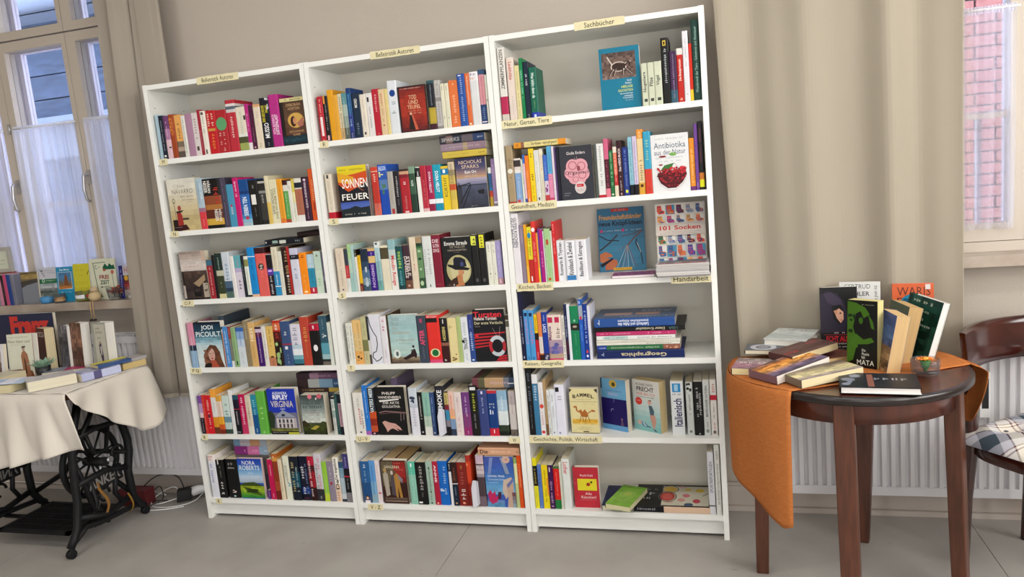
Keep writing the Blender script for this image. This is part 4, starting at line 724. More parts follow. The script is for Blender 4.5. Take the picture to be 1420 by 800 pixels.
1 2 0.9224 0.0104 0.008 0.1795|201c1c .17 e0d8cc|~;.02;.14;e0d8cc;.5|narrow white book with black head, third shelf of middle bookcase
1 2 0.9334 0.0150 0.008 0.1539|dcb020 .78 6a2c20|~;.05;.35;806018;.35 / ~;.85;.97;e0a080;.4|bright yellow book with brown foot, third shelf of middle bookcase
1 2 0.9490 0.0344 0.008 0.1798|202c3c .3 2c4058 .5 4c6a88 .7 7890a0 .85 405464|g;.4;.9;b8c4cc;.2;.8|dark blue book with pale waterfall, third shelf of middle bookcase
1 2 0.9840 0.0329 0.008 0.1796|d8b070 .06 3c2080 .18 d8b878 .34 38187c|~;.08;.16;c8b0e0;.3 / SIMENON;.38;.92;c0a8d8;.4;D|indigo book with tan panels, third shelf of middle bookcase
1 2 1.0175 0.0236 0.008 0.2061|d8dcd8 .12 a8c4c8 .4 88b0b4 .8 6a9c98|~;.2;.9;587880;.25 / r;.02;.06;304858;.3;.7|tall pale teal book, third shelf of middle bookcase
1 2 1.0416 0.0375 0.008 0.1883|dcd4b8 .05 484030 .3 dcd4bc|r;.06;.3;504830;.15;.98|broad cream book with dark brown square, third shelf of middle bookcase
1 2 1.0798 0.0323 0.008 0.2116|8ab0b4 .2 b8c8c4 .4 dcdcd4|Moulin Rouge;.32;.92;d03c38;.65;D|pale blue white book with big red script title, third shelf of middle bookcase
1 2 1.1127 0.0297 0.008 0.1812|1c484c .15 1c5a58 .9 143c40|~;.1;.5;b8d848;.5 / ~;.55;.9;80b8c8;.4|dark teal book with lime lettering, third shelf of middle bookcase
1 2 1.1430 0.0328 0.008 0.1831|402a34 .5 3a2028 .8 6a4838|DANIELLE;.25;.75;d8ccc4;.4;D;.15 / STEELE;.25;.7;d8ccc4;.4;D;.5 / o;.9;.95;d8a090;.3|plum brown book with white capitals, third shelf of middle bookcase
1 2 1.1764 0.0302 0.008 0.2148|dccdb4|~;.25;.55;a89078;.3;D / ~;.5;.65;b84040;.25|beige book with faint red script, third shelf of middle bookcase
1 2 1.2072 0.0244 0.008 0.2146|a08868 .12 203828 .18 38683c .22 64885c .8 2a4c30|o;.25;.3;b0c8a0;.5 / o;.4;.45;1c3c24;.6 / o;.6;.65;b0c8a0;.4 / o;.85;.95;b0c8a0;.6|dark green ornamental book, third shelf of middle bookcase
1 2 1.2354 0.0403 0.008 0.2147|d4d8d4|~;.25;.8;a8b0b0;.3;D;.1 / ~;.25;.75;909898;.3;D;.5 / r;.93;.98;404040;.45;.55|white book with thin grey lettering, third shelf of middle bookcase
1 2 1.2763 0.0384 0.008 0.2175|7c1c30|DIE GUTEN DINGE;.08;.35;e8d0d4;.7;H3 / ~;.93;.95;c89098;.5;H|burgundy book with horizontal white title, third shelf of middle bookcase
1 2 1.4454 0.0303 0.008 0.2064|141414|r;.02;.2;d8dc50;.05;.75 / ~;.03;.18;303010;.5 / o;.85;.93;505050;.4|black book with yellow stickers, left one, third shelf of middle bookcase
1 2 1.4763 0.0309 0.008 0.2099|141414|r;.02;.27;e0dc30;.2;.85 / ~;.03;.25;404010;.5 / o;.86;.93;505050;.4|black book with larger yellow sticker, right one, third shelf of middle bookcase
1 2 1.5078 0.0223 0.008 0.1750|dcdccc|~;.05;.25;303030;.3 / ~;.5;.9;a8a89c;.2 / o;.73;.76;202020;.2|white book beside black pair, left of two, third shelf of middle bookcase
1 2 1.5308 0.0169 0.008 0.1747|dcdccc|~;.05;.25;303030;.3 / ~;.5;.9;a8a89c;.2 / o;.73;.76;202020;.2|white book next to lilac one, right of two, third shelf of middle bookcase
1 2 1.5483 0.0222 0.008 0.1779|a098c4 .85 b08890|~;.1;.7;c8c0e0;.3 / r;.87;.97;d8b8c0;.3;.6|lilac book against right side, third shelf of middle bookcase
1 3 0.8404 0.0155 0.008 0.1828|dcdcd0|~;.05;.9;505850;.4|white book with thin black lettering, leftmost, fourth shelf of middle bookcase
1 3 0.8565 0.0137 0.008 0.1834|dcdcd0|~;.05;.9;505850;.4|slim white book, second of a matching pair, fourth shelf of middle bookcase
1 3 0.8707 0.0425 0.008 0.1948|e0b878 .3 d8bc84 .7 e0a860|~;.05;.75;a88c50;.3;U;.5 / ~;.3;.6;c8a860;.25;U;.1 / g;.75;.92;403020;.2;.8|amber book with brown animals, fourth shelf of middle bookcase
1 3 0.9138 0.0260 0.008 0.2071|b8b488 .48 78784c .72 c0b890|~;.1;.4;808050;.3 / ~;.75;.9;8a8660;.3|khaki book with olive middle, fourth shelf of middle bookcase
1 3 0.9404 0.0079 0.008 0.2101|303030 .5 d0ccc4 .8 504840|-|narrow black and white photo book, fourth shelf of middle bookcase
1 3 0.9490 0.0546 0.008 0.2176|d8d8e0|c;.05;.95;202428;.9|broad white book with looping black line, fourth shelf of middle bookcase
1 3 1.0042 0.0298 0.008 0.2077|dcd8dc|~;.05;.3;c04068;.5 / ~;.7;.9;a8a0a8;.3|white book with pink title, fourth shelf of middle bookcase
1 3 1.0346 0.0095 0.008 0.2144|483828|-|thin dark brown book left of the beach cover, fourth shelf of middle bookcase
1 3 1.1719 0.0416 0.008 0.2035|3c4450|AFTER;.3;.62;e04870;.5 / ANNA;.06;.15;e04870;.3;U / ~;.65;.9;607080;.2|dark grey book with pink title, fourth shelf of middle bookcase
1 3 1.2161 0.0583 0.008 0.2037|d8332c .93 d04870|r;.06;.15;181818;0;.85 / ~;.01;.05;e8e0e0;.8;H / o;.7;.88;d8d0a0;.75 / o;.72;.86;206838;.5|broad scarlet book with round green emblem, fourth shelf of middle bookcase
1 3 1.2750 0.0336 0.008 0.1901|201c1c .55 8a5a48 .62 3c1c1c|r;.03;.12;e8e8e8;.45;.55 / HOSSEINI;.2;.5;d8c878;.4 / ~;.92;.97;d8d8d8;.4;H|black book with yellow name, fourth shelf of middle bookcase
1 3 1.3092 0.0394 0.008 0.1888|dccc94|~;.15;.25;b8a870;.6;H / g;.8;.97;806838;.2;.8|pale yellow book with little drawing, fourth shelf of middle bookcase
1 3 1.3492 0.0177 0.008 0.1931|a8b878|~;.2;.9;88a068;.2|narrow moss green book, fourth shelf of middle bookcase
1 3 1.3676 0.0307 0.008 0.1905|d8dce0|~;.1;.4;a0a8b0;.4 / TENGGER;.45;.72;303438;.5 / g;.5;.7;202428;0;.4 / ~;.8;.95;98a0a8;.3|white book with black figure, fourth shelf of middle bookcase
1 3 1.3989 0.0231 0.008 0.2007|303c7c .4 2c4888|~;.1;.3;8090c8;.3 / ~;.35;.75;c8d8f0;.5 / r;.94;.97;e0e4f0;.3;.7|dark blue book left of the lifebuoy cover, fourth shelf of middle bookcase
1 3 1.5599 0.0155 0.008 0.1910|403028 .1 d8d0c0 .12 605c50 .25 dcd8cc|~;.4;.9;b8b4a8;.3|slim cream book against right side, fourth shelf of middle bookcase
1 4 0.8309 0.0476 0.008 0.1916|dcd8d0|~;.1;.4;a0a098;.3 / ~;.35;.75;c04848;.3;U;.4 / ~;.4;.85;404448;.2;U;.7 / o;.92;.96;303030;.2|white book with red and black words, leftmost, fifth shelf of middle bookcase
1 4 0.8792 0.0264 0.008 0.2237|2a74c4 .92 a060a8|~;.1;.7;c8dcf0;.25|tall bright blue book, fifth shelf of middle bookcase
1 4 0.9062 0.0315 0.008 0.2132|242830 .5 c05028 .65 8a2c20 .8 b85030 .93 241c20|VATERS MEER;0;.52;d8e4e8;.55 / r;.95;.98;e0a0a8;.3;.6|black book with white capitals above flames, fifth shelf of middle bookcase
1 4 1.0978 0.0384 0.008 0.2112|c4ccd4 .35 b8c0cc .42 d8d8e0|g;.1;.35;384058;.1;.8 / ~;.4;.8;a8a8b8;.4|white book with dark splashes at top, fifth shelf of middle bookcase
1 4 1.1368 0.0232 0.008 0.1909|1a1a1c|~;.1;.7;d8d4cc;.35;D / o;.91;.95;b8b8b8;.35|black book with white lettering, right of splashed one, fifth shelf of middle bookcase
1 4 1.1606 0.0339 0.008 0.1906|88b4a4 .55 b8c8b8 .8 dcdcd4|~;.1;.75;508878;.25|mint green book fading to white, fifth shelf of middle bookcase
1 4 1.1951 0.0188 0.008 0.1903|364c78 .95 30406a|~;.1;.8;98a8c8;.3 / o;.92;.96;c8c8d8;.3|slim steel blue book, fifth shelf of middle bookcase
1 4 1.2212 0.0393 0.008 0.2178|282830|SMOKE;.08;.5;e8e8e8;.55 / JAMES;.6;.78;a8a8a8;.3|broad black book with tall white word, fifth shelf of middle bookcase
1 4 1.2610 0.0178 0.008 0.1949|403834 .03 b8a868 .3 802838 .42 3880a0 .65 807880 .8 201c20|~;.05;.4;403020;.5|colourful book of gold, red and blue, fifth shelf of middle bookcase
1 4 1.2794 0.0239 0.008 0.1947|dcb8a8 .4 d8a080 .55 e0a870 .62 7890b0 .85 303c50|~;.05;.4;d05030;.35|peach book with blue dress picture, fifth shelf of middle bookcase
1 4 1.3039 0.0327 0.008 0.1913|d8ccc8|~;.15;.9;d8a0a0;.4 / ~;.1;.3;989090;.3|pinkish white book, fifth shelf of middle bookcase
1 4 1.3371 0.0369 0.008 0.1891|6c3c78 .5 7c3c70 .8 8c3068|~;.08;.55;d8c0dc;.25 / ~;.88;.95;d8c0d8;.2|purple book fading to magenta, fifth shelf of middle bookcase
1 4 1.3746 0.0355 0.008 0.2188|15151a|r;.03;.09;d8d8d8;.15;.85 / ~;.14;.5;b8c040;.4 / ~;.55;.85;a0a0a0;.2|black book with acid green lettering, fifth shelf of middle bookcase
1 4 1.4107 0.0404 0.008 0.1981|3c487c .1 384478|~;.1;.5;b0b8d8;.25 / r;.02;.08;d0d0e0;.4;.6|indigo blue book under the stacked book, fifth shelf of middle bookcase
1 4 1.4517 0.0405 0.008 0.1958|b83038 .06 1c3c78 .83 c02838|~;.27;.32;c8d0e0;.6;H / ~;.34;.39;c8d0e0;.6;H / ~;.42;.52;d0d8e8;.6;H / r;.86;.94;f0d0d0;.45;.55|navy book with red bands top and bottom, fifth shelf of middle bookcase
1 4 1.4928 0.0437 0.008 0.1942|88acc4 .2 a8c0d0 .45 d4dcdc .76 303c2c .9 182018|~;.1;.5;d8e8f0;.25|sky and tree picture book, fifth shelf of middle bookcase
1 4 1.5437 0.0290 0.008 0.1930|b0a4a4 .3 c8c0bc .85 6a6058|~;.1;.5;8a807c;.3 / ~;.88;.97;403834;.6|greyish white book against right side, fifth shelf of middle bookcase
1 5 0.8282 0.0411 0.008 0.1928|2c5c90 .5 244c7c .85 405070|~;.05;.15;d8e4f0;.3 / ~;.2;.5;88a8c8;.3 / o;.82;.92;3a2420;.4 / o;.85;.92;d8b090;.3 / r;.94;1;e0d8d8;.2;.8|blue book with small portrait at foot, leftmost, bottom shelf of middle bookcase
1 5 0.8699 0.0285 0.008 0.1977|5c94cc .5 78a8cc .8 88a8b8|~;.1;.8;3868a0;.3|light blue book, bottom shelf of middle bookcase
1 5 0.8990 0.0222 0.008 0.1982|dcd0d0|~;.1;.9;d0a0a0;.3 / r;.75;.78;b04050;.3;.9|whitish pink book left of the singer cover, bottom shelf of middle bookcase
1 5 1.0583 0.0323 0.008 0.1959|5cb89c .3 88bca8|~;.05;.9;a8dccc;.25 / r;.04;.12;e8f4f0;.4;.6|mint turquoise book, bottom shelf of middle bookcase
1 5 1.0912 0.0486 0.008 0.1932|161414|~;.05;.65;b0aca4;.4 / ~;.7;.85;706c68;.2 / r;.93;.97;e0e0e0;.1;.45|broad black book with stacked grey letters, bottom shelf of middle bookcase
1 5 1.1404 0.0306 0.008 0.1973|a0b8a8|~;.1;.9;485c50;.35 / o;.14;.18;304038;.25 / o;.68;.72;304038;.25 / o;.94;.98;304038;.3|sage green book with dark dots, bottom shelf of middle bookcase
1 5 1.1716 0.0246 0.008 0.1978|a8243c|ANNE;.08;.48;f0e0e4;.4;D / o;.94;.98;e8c0a0;.3|crimson book right of sage green, bottom shelf of middle bookcase
1 5 1.1968 0.0428 0.008 0.1991|1c64b8|~;.1;.75;a8c8e8;.3;U;.5 / g;.62;.72;e0ecf8;.05;.55|strong blue book with white bird, bottom shelf of middle bookcase
1 5 1.2452 0.0127 0.008 0.1926|282830 .2 dcdce0|~;.02;.15;e0e0e0;.5|thin white book with black head, bottom shelf of middle bookcase
1 5 1.2585 0.0250 0.008 0.1961|301c1c .3 3c2420 .48 d8d4d8 .5 182434|~;.1;.45;905840;.4 / ~;.55;.85;8090a8;.3 / o;.92;.96;b09060;.4|dark book crossed by white curve, bottom shelf of middle bookcase
1 5 1.2841 0.0430 0.008 0.1965|7c2420|~;.05;.15;b09040;.25 / ~;.2;.5;a05848;.4 / ~;.58;.85;e0d8d0;.5 / o;.91;.96;f0a080;.3|reddish brown book with pale lower word, bottom shelf of middle bookcase
1 5 1.3277 0.0199 0.008 0.2275|a43028 .12 c84428 .55 9a2c20 .8 802c28|~;.15;.22;e8a070;.7;H|orange red book beside fanned sheet, bottom shelf of middle bookcase
1 5 1.3734 0.0339 0.008 0.2282|c0a8b8 .12 c8b4bc .17 2c2024 .19 c8b8bc .36 988c94 .42 4a3c40 .8 706068|~;.15;.18;302428;.8;H / ~;.2;.23;302428;.8;H / ~;.26;.29;302428;.8;H|mauve book, dark with horizontal heading, bottom shelf of middle bookcase
1 5 1.5410 0.0140 0.008 0.2188|88a060 .1 d8d8a8 .5 b8c088|-|thin pale green book behind the lotus cover, bottom shelf of middle bookcase
1 5 1.5556 0.0183 0.008 0.2309|d04818 .04 d45020|~;.15;.6;f0b080;.4|burnt orange book against right side, bottom shelf of middle bookcase
2 0 1.6244 0.0279 0.008 0.2794|d8d4cc .66 b02850 .9 c8c0b4|ZIMMERPFLANZEN;.03;.56;605c54;.5;U|tall white book with pink blossom, leftmost, top shelf of right bookcase
2 0 1.6566 0.0300 0.008 0.2383|dcccc0|Laubhölze;.07;.35;b85048;.4;D / ~;.6;.9;b0a49c;.2|cream hardcover with red title, top shelf of right bookcase
2 0 1.6873 0.0196 0.008 0.2052|d8cc98|~;.1;.95;989060;.3|straw coloured book, top shelf of right bookcase
2 0 1.7075 0.0134 0.008 0.2297|1c7c48|~;.2;.65;a8e0d0;.5;D|narrow bright green book, top shelf of right bookcase
2 0 1.7215 0.0213 0.008 0.2149|1c2838|~;.22;.42;d8dce0;.4;D / ~;.9;.97;a0a8b0;.3|dark blue book behind green one, top shelf of right bookcase
2 0 1.7434 0.0286 0.008 0.1905|14604c .88 2838a0|Was blüht denn da;.1;.6;d8e8e0;.4;D / ~;.63;.8;70a060;.3 / r;.92;.98;d0d8f0;.35;.65|dark green book with blue foot, top shelf of right bookcase
2 0 2.1658 0.0231 0.008 0.1540|c8ccb4|Säugetiere;.2;.68;303430;.6 / r;.83;.9;404440;.3;.8|pale green slim book of matching trio, left one, top shelf of right bookcase
2 0 2.1895 0.0230 0.008 0.1540|c8ccb4|Pilze;.35;.55;303430;.6 / r;.83;.9;404440;.3;.8|pale green slim book of matching trio, middle one, top shelf of right bookcase
2 0 2.2131 0.0264 0.008 0.1545|c8ccb4|Vögel;.32;.55;303430;.6 / r;.83;.9;404440;.3;.8|pale green slim book of matching trio, right one, top shelf of right bookcase
2 0 2.2413 0.0274 0.008 0.2343|121418|r;.04;.12;d8b840;.25;.65 / r;.055;.105;121418;.35;.55 / ~;.15;.68;c8ccd0;.35|tall black book with small yellow frame, top shelf of right bookcase
2 0 2.2693 0.0249 0.008 0.1840|402848 .75 385868|~;.05;.9;a890b0;.25|dark purple book, top shelf of right bookcase
2 0 2.2949 0.0225 0.008 0.1904|d8d4cc .12 b82820|Die Brautprinzessin;.2;.6;f0dcd0;.5 / ~;.9;.96;e0c0b0;.5|red book with whitish top, top shelf of right bookcase
2 0 2.3180 0.0201 0.008 0.2479|dcd8dc|~;.1;.5;989098;.3 / ~;.85;.9;508060;.4|tall white book right of red one, top shelf of right bookcase
2 0 2.3387 0.0109 0.008 0.2017|c83020 .8 e8c030|-|thin red and yellow book, top shelf of right bookcase
2 0 2.3501 0.0268 0.008 0.2820|1c3c34|Wunderwelt der Tiere - Geheimnis und Abenteuer;.08;.9;88a89c;.35|tall dark green book against right side, top shelf of right bookcase
2 1 1.6246 0.0279 0.008 0.2294|a08c6c .95 a81c20|o;.39;.47;dcd8cc;.75 / ~;.2;.38;806c50;.5 / ~;.5;.6;806c50;.5 / r;.25;.255;605038;0;1|tan hardcover with round white seal, leftmost, second shelf of right bookcase
2 1 1.6531 0.0277 0.008 0.1781|d8d0c8 .04 3a3030 .18 d8c8c0 .25 dcd8d4 .32 80a0c8 .9 a8a8c8|r;.9;.97;c04848;.2;.6 / ~;.4;.85;b8cce0;.3|light blue book with photo on top, second shelf of right bookcase
2 1 1.6814 0.0083 0.008 0.1728|d8dcc8|~;.1;.55;304828;.5|thin white book with dark green lettering, second shelf of right bookcase
2 1 1.6903 0.0083 0.008 0.1899|3868b8 .18 dcb8c8 .9 4050a0|-|thin pink book with blue head, second shelf of right bookcase
2 1 1.6991 0.0147 0.008 0.1853|e07820|~;.3;.9;f0b080;.4 / r;.9;.96;f8e0c0;.4;.6|narrow orange book, second shelf of right bookcase
2 1 1.7144 0.0206 0.008 0.2105|e8c818|~;.4;.62;303010;.6 / ~;.06;.16;303010;.5 / ~;.65;.82;908018;.3 / ~;.85;.96;505010;.3|bright yellow book with black lettering, second shelf of right bookcase
2 1 1.7356 0.0193 0.008 0.2028|d4d4cc|~;.2;.6;a8b098;.4 / r;.9;.95;505048;.4;.7|white book beside yellow one, second shelf of right bookcase
2 1 1.7556 0.0153 0.008 0.2054|dcd4bc|~;.1;.4;c87840;.4 / ~;.45;.9;889078;.25|cream book with orange word, second shelf of right bookcase
2 1 1.7715 0.0153 0.008 0.1805|3c64b8 .55 d0c0d0 .85 b84040|~;.15;.5;98b0e0;.3 / g;.62;.8;8a4080;.1;.9|slim blue book with red foot, second shelf of right bookcase
2 1 1.7873 0.0192 0.008 0.2130|58a0c8 .5 d888a8 .93 c84870|~;.1;.45;386890;.35 / ~;.52;.6;904060;.4|blue over pink book, second shelf of right bookcase
2 1 1.8071 0.0085 0.008 0.2111|dcd0d8|~;.1;.95;a0a0b8;.3|thin white book with pale lettering, second shelf of right bookcase
2 1 1.8161 0.0065 0.008 0.2064|604878|-|thin violet book, second shelf of right bookcase
2 1 1.8232 0.0120 0.008 0.2065|1c1428|-|narrow black book left of the brain cover, second shelf of right bookcase
2 1 1.9701 0.0094 0.008 0.2025|505450|-|thin grey book right of the brain cover, second shelf of right bookcase
2 1 1.9801 0.0276 0.008 0.2036|dcdcd8 .95 b02030|~;.05;.8;808880;.4;D|broad white book with red foot, second shelf of right bookcase
2 1 2.0083 0.0168 0.008 0.2189|c86080 .35 4a1828 .85 d87888|~;.38;.82;c05870;.4|pink and maroon book, second shelf of right bookcase
2 1 2.0257 0.0159 0.008 0.1742|28683c|~;.05;.8;a8d0a8;.5;D / o;.93;.97;c8d8c0;.6|green book among dark ones, second shelf of right bookcase
2 1 2.0421 0.0142 0.008 0.1863|e0d4c4 .12 d87058 .55 b83030 .78 dcd0b8|~;.15;.7;f0d0c0;.4|slim salmon and red book, second shelf of right bookcase
2 1 2.0569 0.0186 0.008 0.2081|381820|Das HERZ-BUCH;.15;.55;e8d8d8;.45 / ~;.6;.9;c8b8b8;.4 / o;.94;.98;c0a0a0;.3|maroon black book with heart title, second shelf of right bookcase
2 1 2.0762 0.0226 0.008 0.1814|24387c|~;.05;.8;90a0d0;.3 / r;.88;.94;d8d840;.3;.7|dark blue book with tiny yellow mark, second shelf of right bookcase
2 1 2.0994 0.0165 0.008 0.2167|88b8c8 .82 181c20|~;.08;.8;487080;.4|pale blue book with black foot, second shelf of right bookcase
2 1 2.1165 0.0160 0.008 0.2182|c8bcd4 .82 181820|~;.08;.8;7a6a88;.4|pale lilac book with black foot, second shelf of right bookcase
2 1 2.1331 0.0236 0.008 0.2411|d88c38 .14 dcc494 .82 d09c38|~;.01;.12;f0c890;.6 / ~;.45;.82;705838;.5 / o;.84;.89;503010;.5|beige book with orange head, second shelf of right bookcase
2 1 2.1573 0.0263 0.008 0.2307|3898b8 .6 c83c2c|~;.12;.45;a8c890;.5 / ~;.85;.93;802018;.3|book turquoise above and red below, second shelf of right bookcase
2 1 2.3216 0.0196 0.008 0.1907|d88828 .92 6a3470|~;.2;.85;f0d098;.35 / ~;.3;.8;703810;.25;U;.7|orange book right of the berry cover, second shelf of right bookcase
2 1 2.3418 0.0122 0.008 0.2404|684088|~;.88;.96;c8b0d8;.3|slim violet book, second shelf of right bookcase
2 1 2.3546 0.0176 0.008 0.2487|1c1418 .75 c87830 .85 d8d820 .96 141014|~;.1;.6;8a4058;.3|tall black book with orange and yellow squares, second shelf of right bookcase
2 2 1.6213 0.0293 0.008 0.2802|dcd8dc|GUTES KOCHEN;.06;.48;484850;.45;D;.35 / GUT BACKEN;.06;.48;585860;.3;D;.02|tall white cookbook book, leftmost, third shelf of right bookcase
2 2 1.6512 0.0187 0.008 0.2329|887888|~;.05;.3;b8a8b8;.4|grey mauve book, third shelf of right bookcase
2 2 1.6705 0.0104 0.008 0.2324|e0a020 .7 e8b040|~;.2;.7;b06818;.4|narrow orange yellow book, third shelf of right bookcase
2 2 1.6815 0.0190 0.008 0.2230|d8cc30 .58 b82c24|~;.05;.5;485818;.5 / o;.1;.2;2880b0;.7 / r;.88;.97;f0f0f0;.35;.6|yellow and red book with blue dot, third shelf of right bookcase
2 2 1.7011 0.0165 0.008 0.2439|d03430|o;.1;.17;f4ecec;.8 / ~;.3;.65;e8a8a0;.5|tall red book with white ring, third shelf of right bookcase
2 2 1.7182 0.0075 0.008 0.1977|e89838 .7 e8c830|-|thin orange book right of tall red one, third shelf of right bookcase
2 2 1.7263 0.0035 0.008 0.2129|6048a0|-|very thin violet book, third shelf of right bookcase
2 2 1.7304 0.0140 0.008 0.2095|a81878|~;.4;.7;e8b0d8;.4|magenta cookery book, third shelf of right bookcase
2 2 1.7449 0.0051 0.008 0.2030|dce0dc|~;.05;.15;303030;.5|thin white book between magenta and green, third shelf of right bookcase
2 2 1.7506 0.0236 0.008 0.2112|9cc088|r;.2;.3;b84830;.3;.7 / ~;.35;.9;e0e8d8;.25;U;0 / o;.92;.97;c05020;.5|pastel green book with red chili mark, third shelf of right bookcase
2 2 1.7748 0.0074 0.008 0.2018|dcdccc|-|thin white book right of pastel green, third shelf of right bookcase
2 2 1.7828 0.0138 0.008 0.2382|c8282c|~;.05;.2;f0c0b8;.4;D / ~;.25;.55;f0b0a8;.4;D|tall bright red book with glossy cover side, third shelf of right bookcase
2 2 1.7972 0.0321 0.008 0.1613|e0e0e4|Rosmarin & Thymian;.05;.85;303038;.55|white cookbook volume, left of three, third shelf of right bookcase
2 2 1.8308 0.0390 0.008 0.1599|e0e0e4|Knoblauch & Zwiebel;.05;.85;303038;.5 / q;.86;.98;3878b0;.05;.98|white cookbook volume with blue band, middle of three, third shelf of right bookcase
2 2 1.8704 0.0442 0.008 0.1605|e0e0e4|Basilikum & Estragon;.05;.9;303038;.45|white cookbook volume, right of three, third shelf of right bookcase
2 3 1.6213 0.0164 0.008 0.2873|141c38|~;.35;.75;c0c8d8;.35 / o;.93;.97;a0a8c0;.3|tall navy book, leftmost, fourth shelf of right bookcase
2 3 1.6383 0.0194 0.008 0.2086|4c94cc|r;.05;.12;102848;.2;.8 / ~;.18;.68;c070a8;.6;D / ~;.9;.97;205888;.5|light blue travel guide with pink letters, left of pair, fourth shelf of right bookcase
2 3 1.6583 0.0210 0.008 0.2079|4c94cc|r;.05;.12;102848;.2;.8 / ~;.2;.38;d070a0;.4;D / ~;.4;.75;c070a8;.7;D / ~;.9;.97;205888;.5|light blue travel guide with pink script, right of pair, fourth shelf of right bookcase
2 3 1.6798 0.0151 0.008 0.1896|e0b820 .4 28181c .55 b82030|~;.05;.35;604010;.4 / ~;.8;.95;f0b8b8;.4|yellow and red narrow guide, fourth shelf of right bookcase
2 3 1.6956 0.0159 0.008 0.1971|d88048 .5 d8ccc4 .85 c06838 .88 302018|~;.55;.8;a0a098;.4|orange guide with whitish lower half, fourth shelf of right bookcase
2 3 1.7121 0.0220 0.008 0.1985|1c3890 .85 303050|LAOS;.25;.42;e0e8f4;.6;D / ~;.05;.18;b8c8f0;.3 / g;.85;.98;a8a8b8;.2;.9|dark blue guide with white title, fourth shelf of right bookcase
2 3 1.7347 0.0565 0.008 0.1855|dcccc0 .55 a890a0 .7 887098 .85 b09880 .96 c83868|r;.05;.17;b82850;.05;.4 / r;.05;.17;b82850;.55;.88 / Malaysia;.25;.55;702858;.3;U;.03 / ~;.25;.5;605850;.3;U;.6 / g;.6;.9;6060a0;.1;.9|broad white guide with two pink squares, fourth shelf of right bookcase
2 3 1.7918 0.0136 0.008 0.1834|d8d4cc|~;.05;.95;484848;.6|slim white book with close black lettering, fourth shelf of right bookcase
2 3 1.8060 0.0107 0.008 0.2269|1c2448 .65 401830 .9 201830|~;.2;.6;b8c0d8;.5|narrow dark book with white capitals, fourth shelf of right bookcase
2 3 1.8173 0.0115 0.008 0.2265|dce0e8|-|thin white book left of green one, fourth shelf of right bookcase
2 3 1.8294 0.0344 0.008 0.2180|107c50 .32 282820 .45 107850|r;.25;.29;90c8a8;.4;.6 / o;.36;.4;a8a090;.5 / ~;.5;.9;4c9c70;.25|emerald green book with dark middle picture, fourth shelf of right bookcase
2 3 1.8644 0.0166 0.008 0.2444|2858a8 .1 98a0b0 .33 2858b0|~;.02;.08;c8d8f0;.7;H / ~;.4;.7;80a8e0;.35 / r;.28;.33;c03048;.3;.8|blue guide with grey map strip, fourth shelf of right bookcase
2 3 1.8816 0.0169 0.008 0.2246|1c3888|~;.08;.7;b8c8e8;.55 / r;.83;.88;d04048;.3;.7 / o;.91;.96;e0e8f8;.5|dark blue atlas book, fourth shelf of right bookcase
2 3 1.8991 0.0105 0.008 0.2171|d4d4e0|~;.3;.9;a0a0b0;.3|white book with glossy side, last upright one, fourth shelf of right bookcase
2 4 1.6213 0.0247 0.020 0.2864|14161c|~;.08;.5;687080;.5;D / ~;.55;.9;808890;.2|tall black book, leftmost, fifth shelf of right bookcase
2 4 1.6466 0.0231 0.020 0.2588|dcdcdc .15 3c7498|~;.17;.42;c8d8e8;.6 / r;.15;.155;204058;0;1|tall white and blue book, fifth shelf of right bookcase
2 4 1.6702 0.0213 0.020 0.2249|dcd8d8|~;.1;.5;b0a0a0;.3 / o;.41;.49;c84838;.8 / ~;.55;.8;c06050;.4 / o;.91;.97;c83c38;.7|white book with red discs, fifth shelf of right bookcase
2 4 1.6921 0.0111 0.020 0.2351|a88c64 .8 705030|~;.2;.9;806848;.3|brown parchment book with printed side, fifth shelf of right bookcase
2 4 1.7039 0.0128 0.020 0.1931|d8d8d4|~;.1;.6;303838;.5 / ~;.82;.96;484848;.6|white book with black lettering, fifth shelf of right bookcase
2 4 1.7173 0.0203 0.020 0.1951|d8dce0|~;.1;.6;889098;.4 / r;.92;.96;8890a0;.3;.6|white book with grey lettering, fifth shelf of right bookcase
2 4 1.7381 0.0388 0.020 0.2145|dcdce8|r;.05;.14;202028;.1;.5 / ~;.18;.3;a8a8b0;.6 / r;.93;.97;8890b0;.2;.4|broad white book with small dark photo, fifth shelf of right bookcase
2 4 2.2020 0.0484 0.030 0.2193|dce0e0|q;.04;.2;2c88c0;.15;.8 / q;.06;.18;a0c8e0;.3;.6 / Italienisch;.32;.84;2c2858;.65;U;.2 / ~;.22;.26;303040;.7;H|broad white language course with big blue word, fifth shelf of right bookcase
2 4 2.2605 0.0260 0.030 0.2146|c8ccc8|~;.22;.6;505450;.3 / g;0;.17;202424;.05;.9 / o;.9;.95;707470;.4|white book with black wing drawing, fifth shelf of right bookcase
2 4 2.2890 0.0341 0.030 0.2170|141416|~;.1;.65;d0d0cc;.3;U;.25 / ~;.2;.65;d0d0cc;.3;U;.55 / r;.96;.98;d0d0d0;.45;.6|black book between white ones, rounded, fifth shelf of right bookcase
2 4 2.3248 0.0245 0.030 0.2236|ccd0cc|BEVERUNGER NOTIZEN;.1;.66;505450;.35 / o;.88;.95;888c88;.5 / r;.75;.85;a8aca8;.4;.6|grey white book with capital lettering, fifth shelf of right bookcase
2 4 2.3514 0.0240 0.030 0.2241|e0dcd4|q;.27;.36;c02838;0;1 / ~;.05;.22;b84848;.5 / ~;.42;.68;585050;.3 / ~;.75;.88;b84848;.4 / o;.9;.97;706864;.5|white book with red stripe against right side, fifth shelf of right bookcase
2 5 1.6213 0.0178 0.008 0.2200|e0d420 .15 14281c .2 141a14 .55 e0d830|~;.2;.5;d0b840;.5 / ~;.6;.95;a8a020;.25|black and yellow book, leftmost, bottom shelf of right bookcase
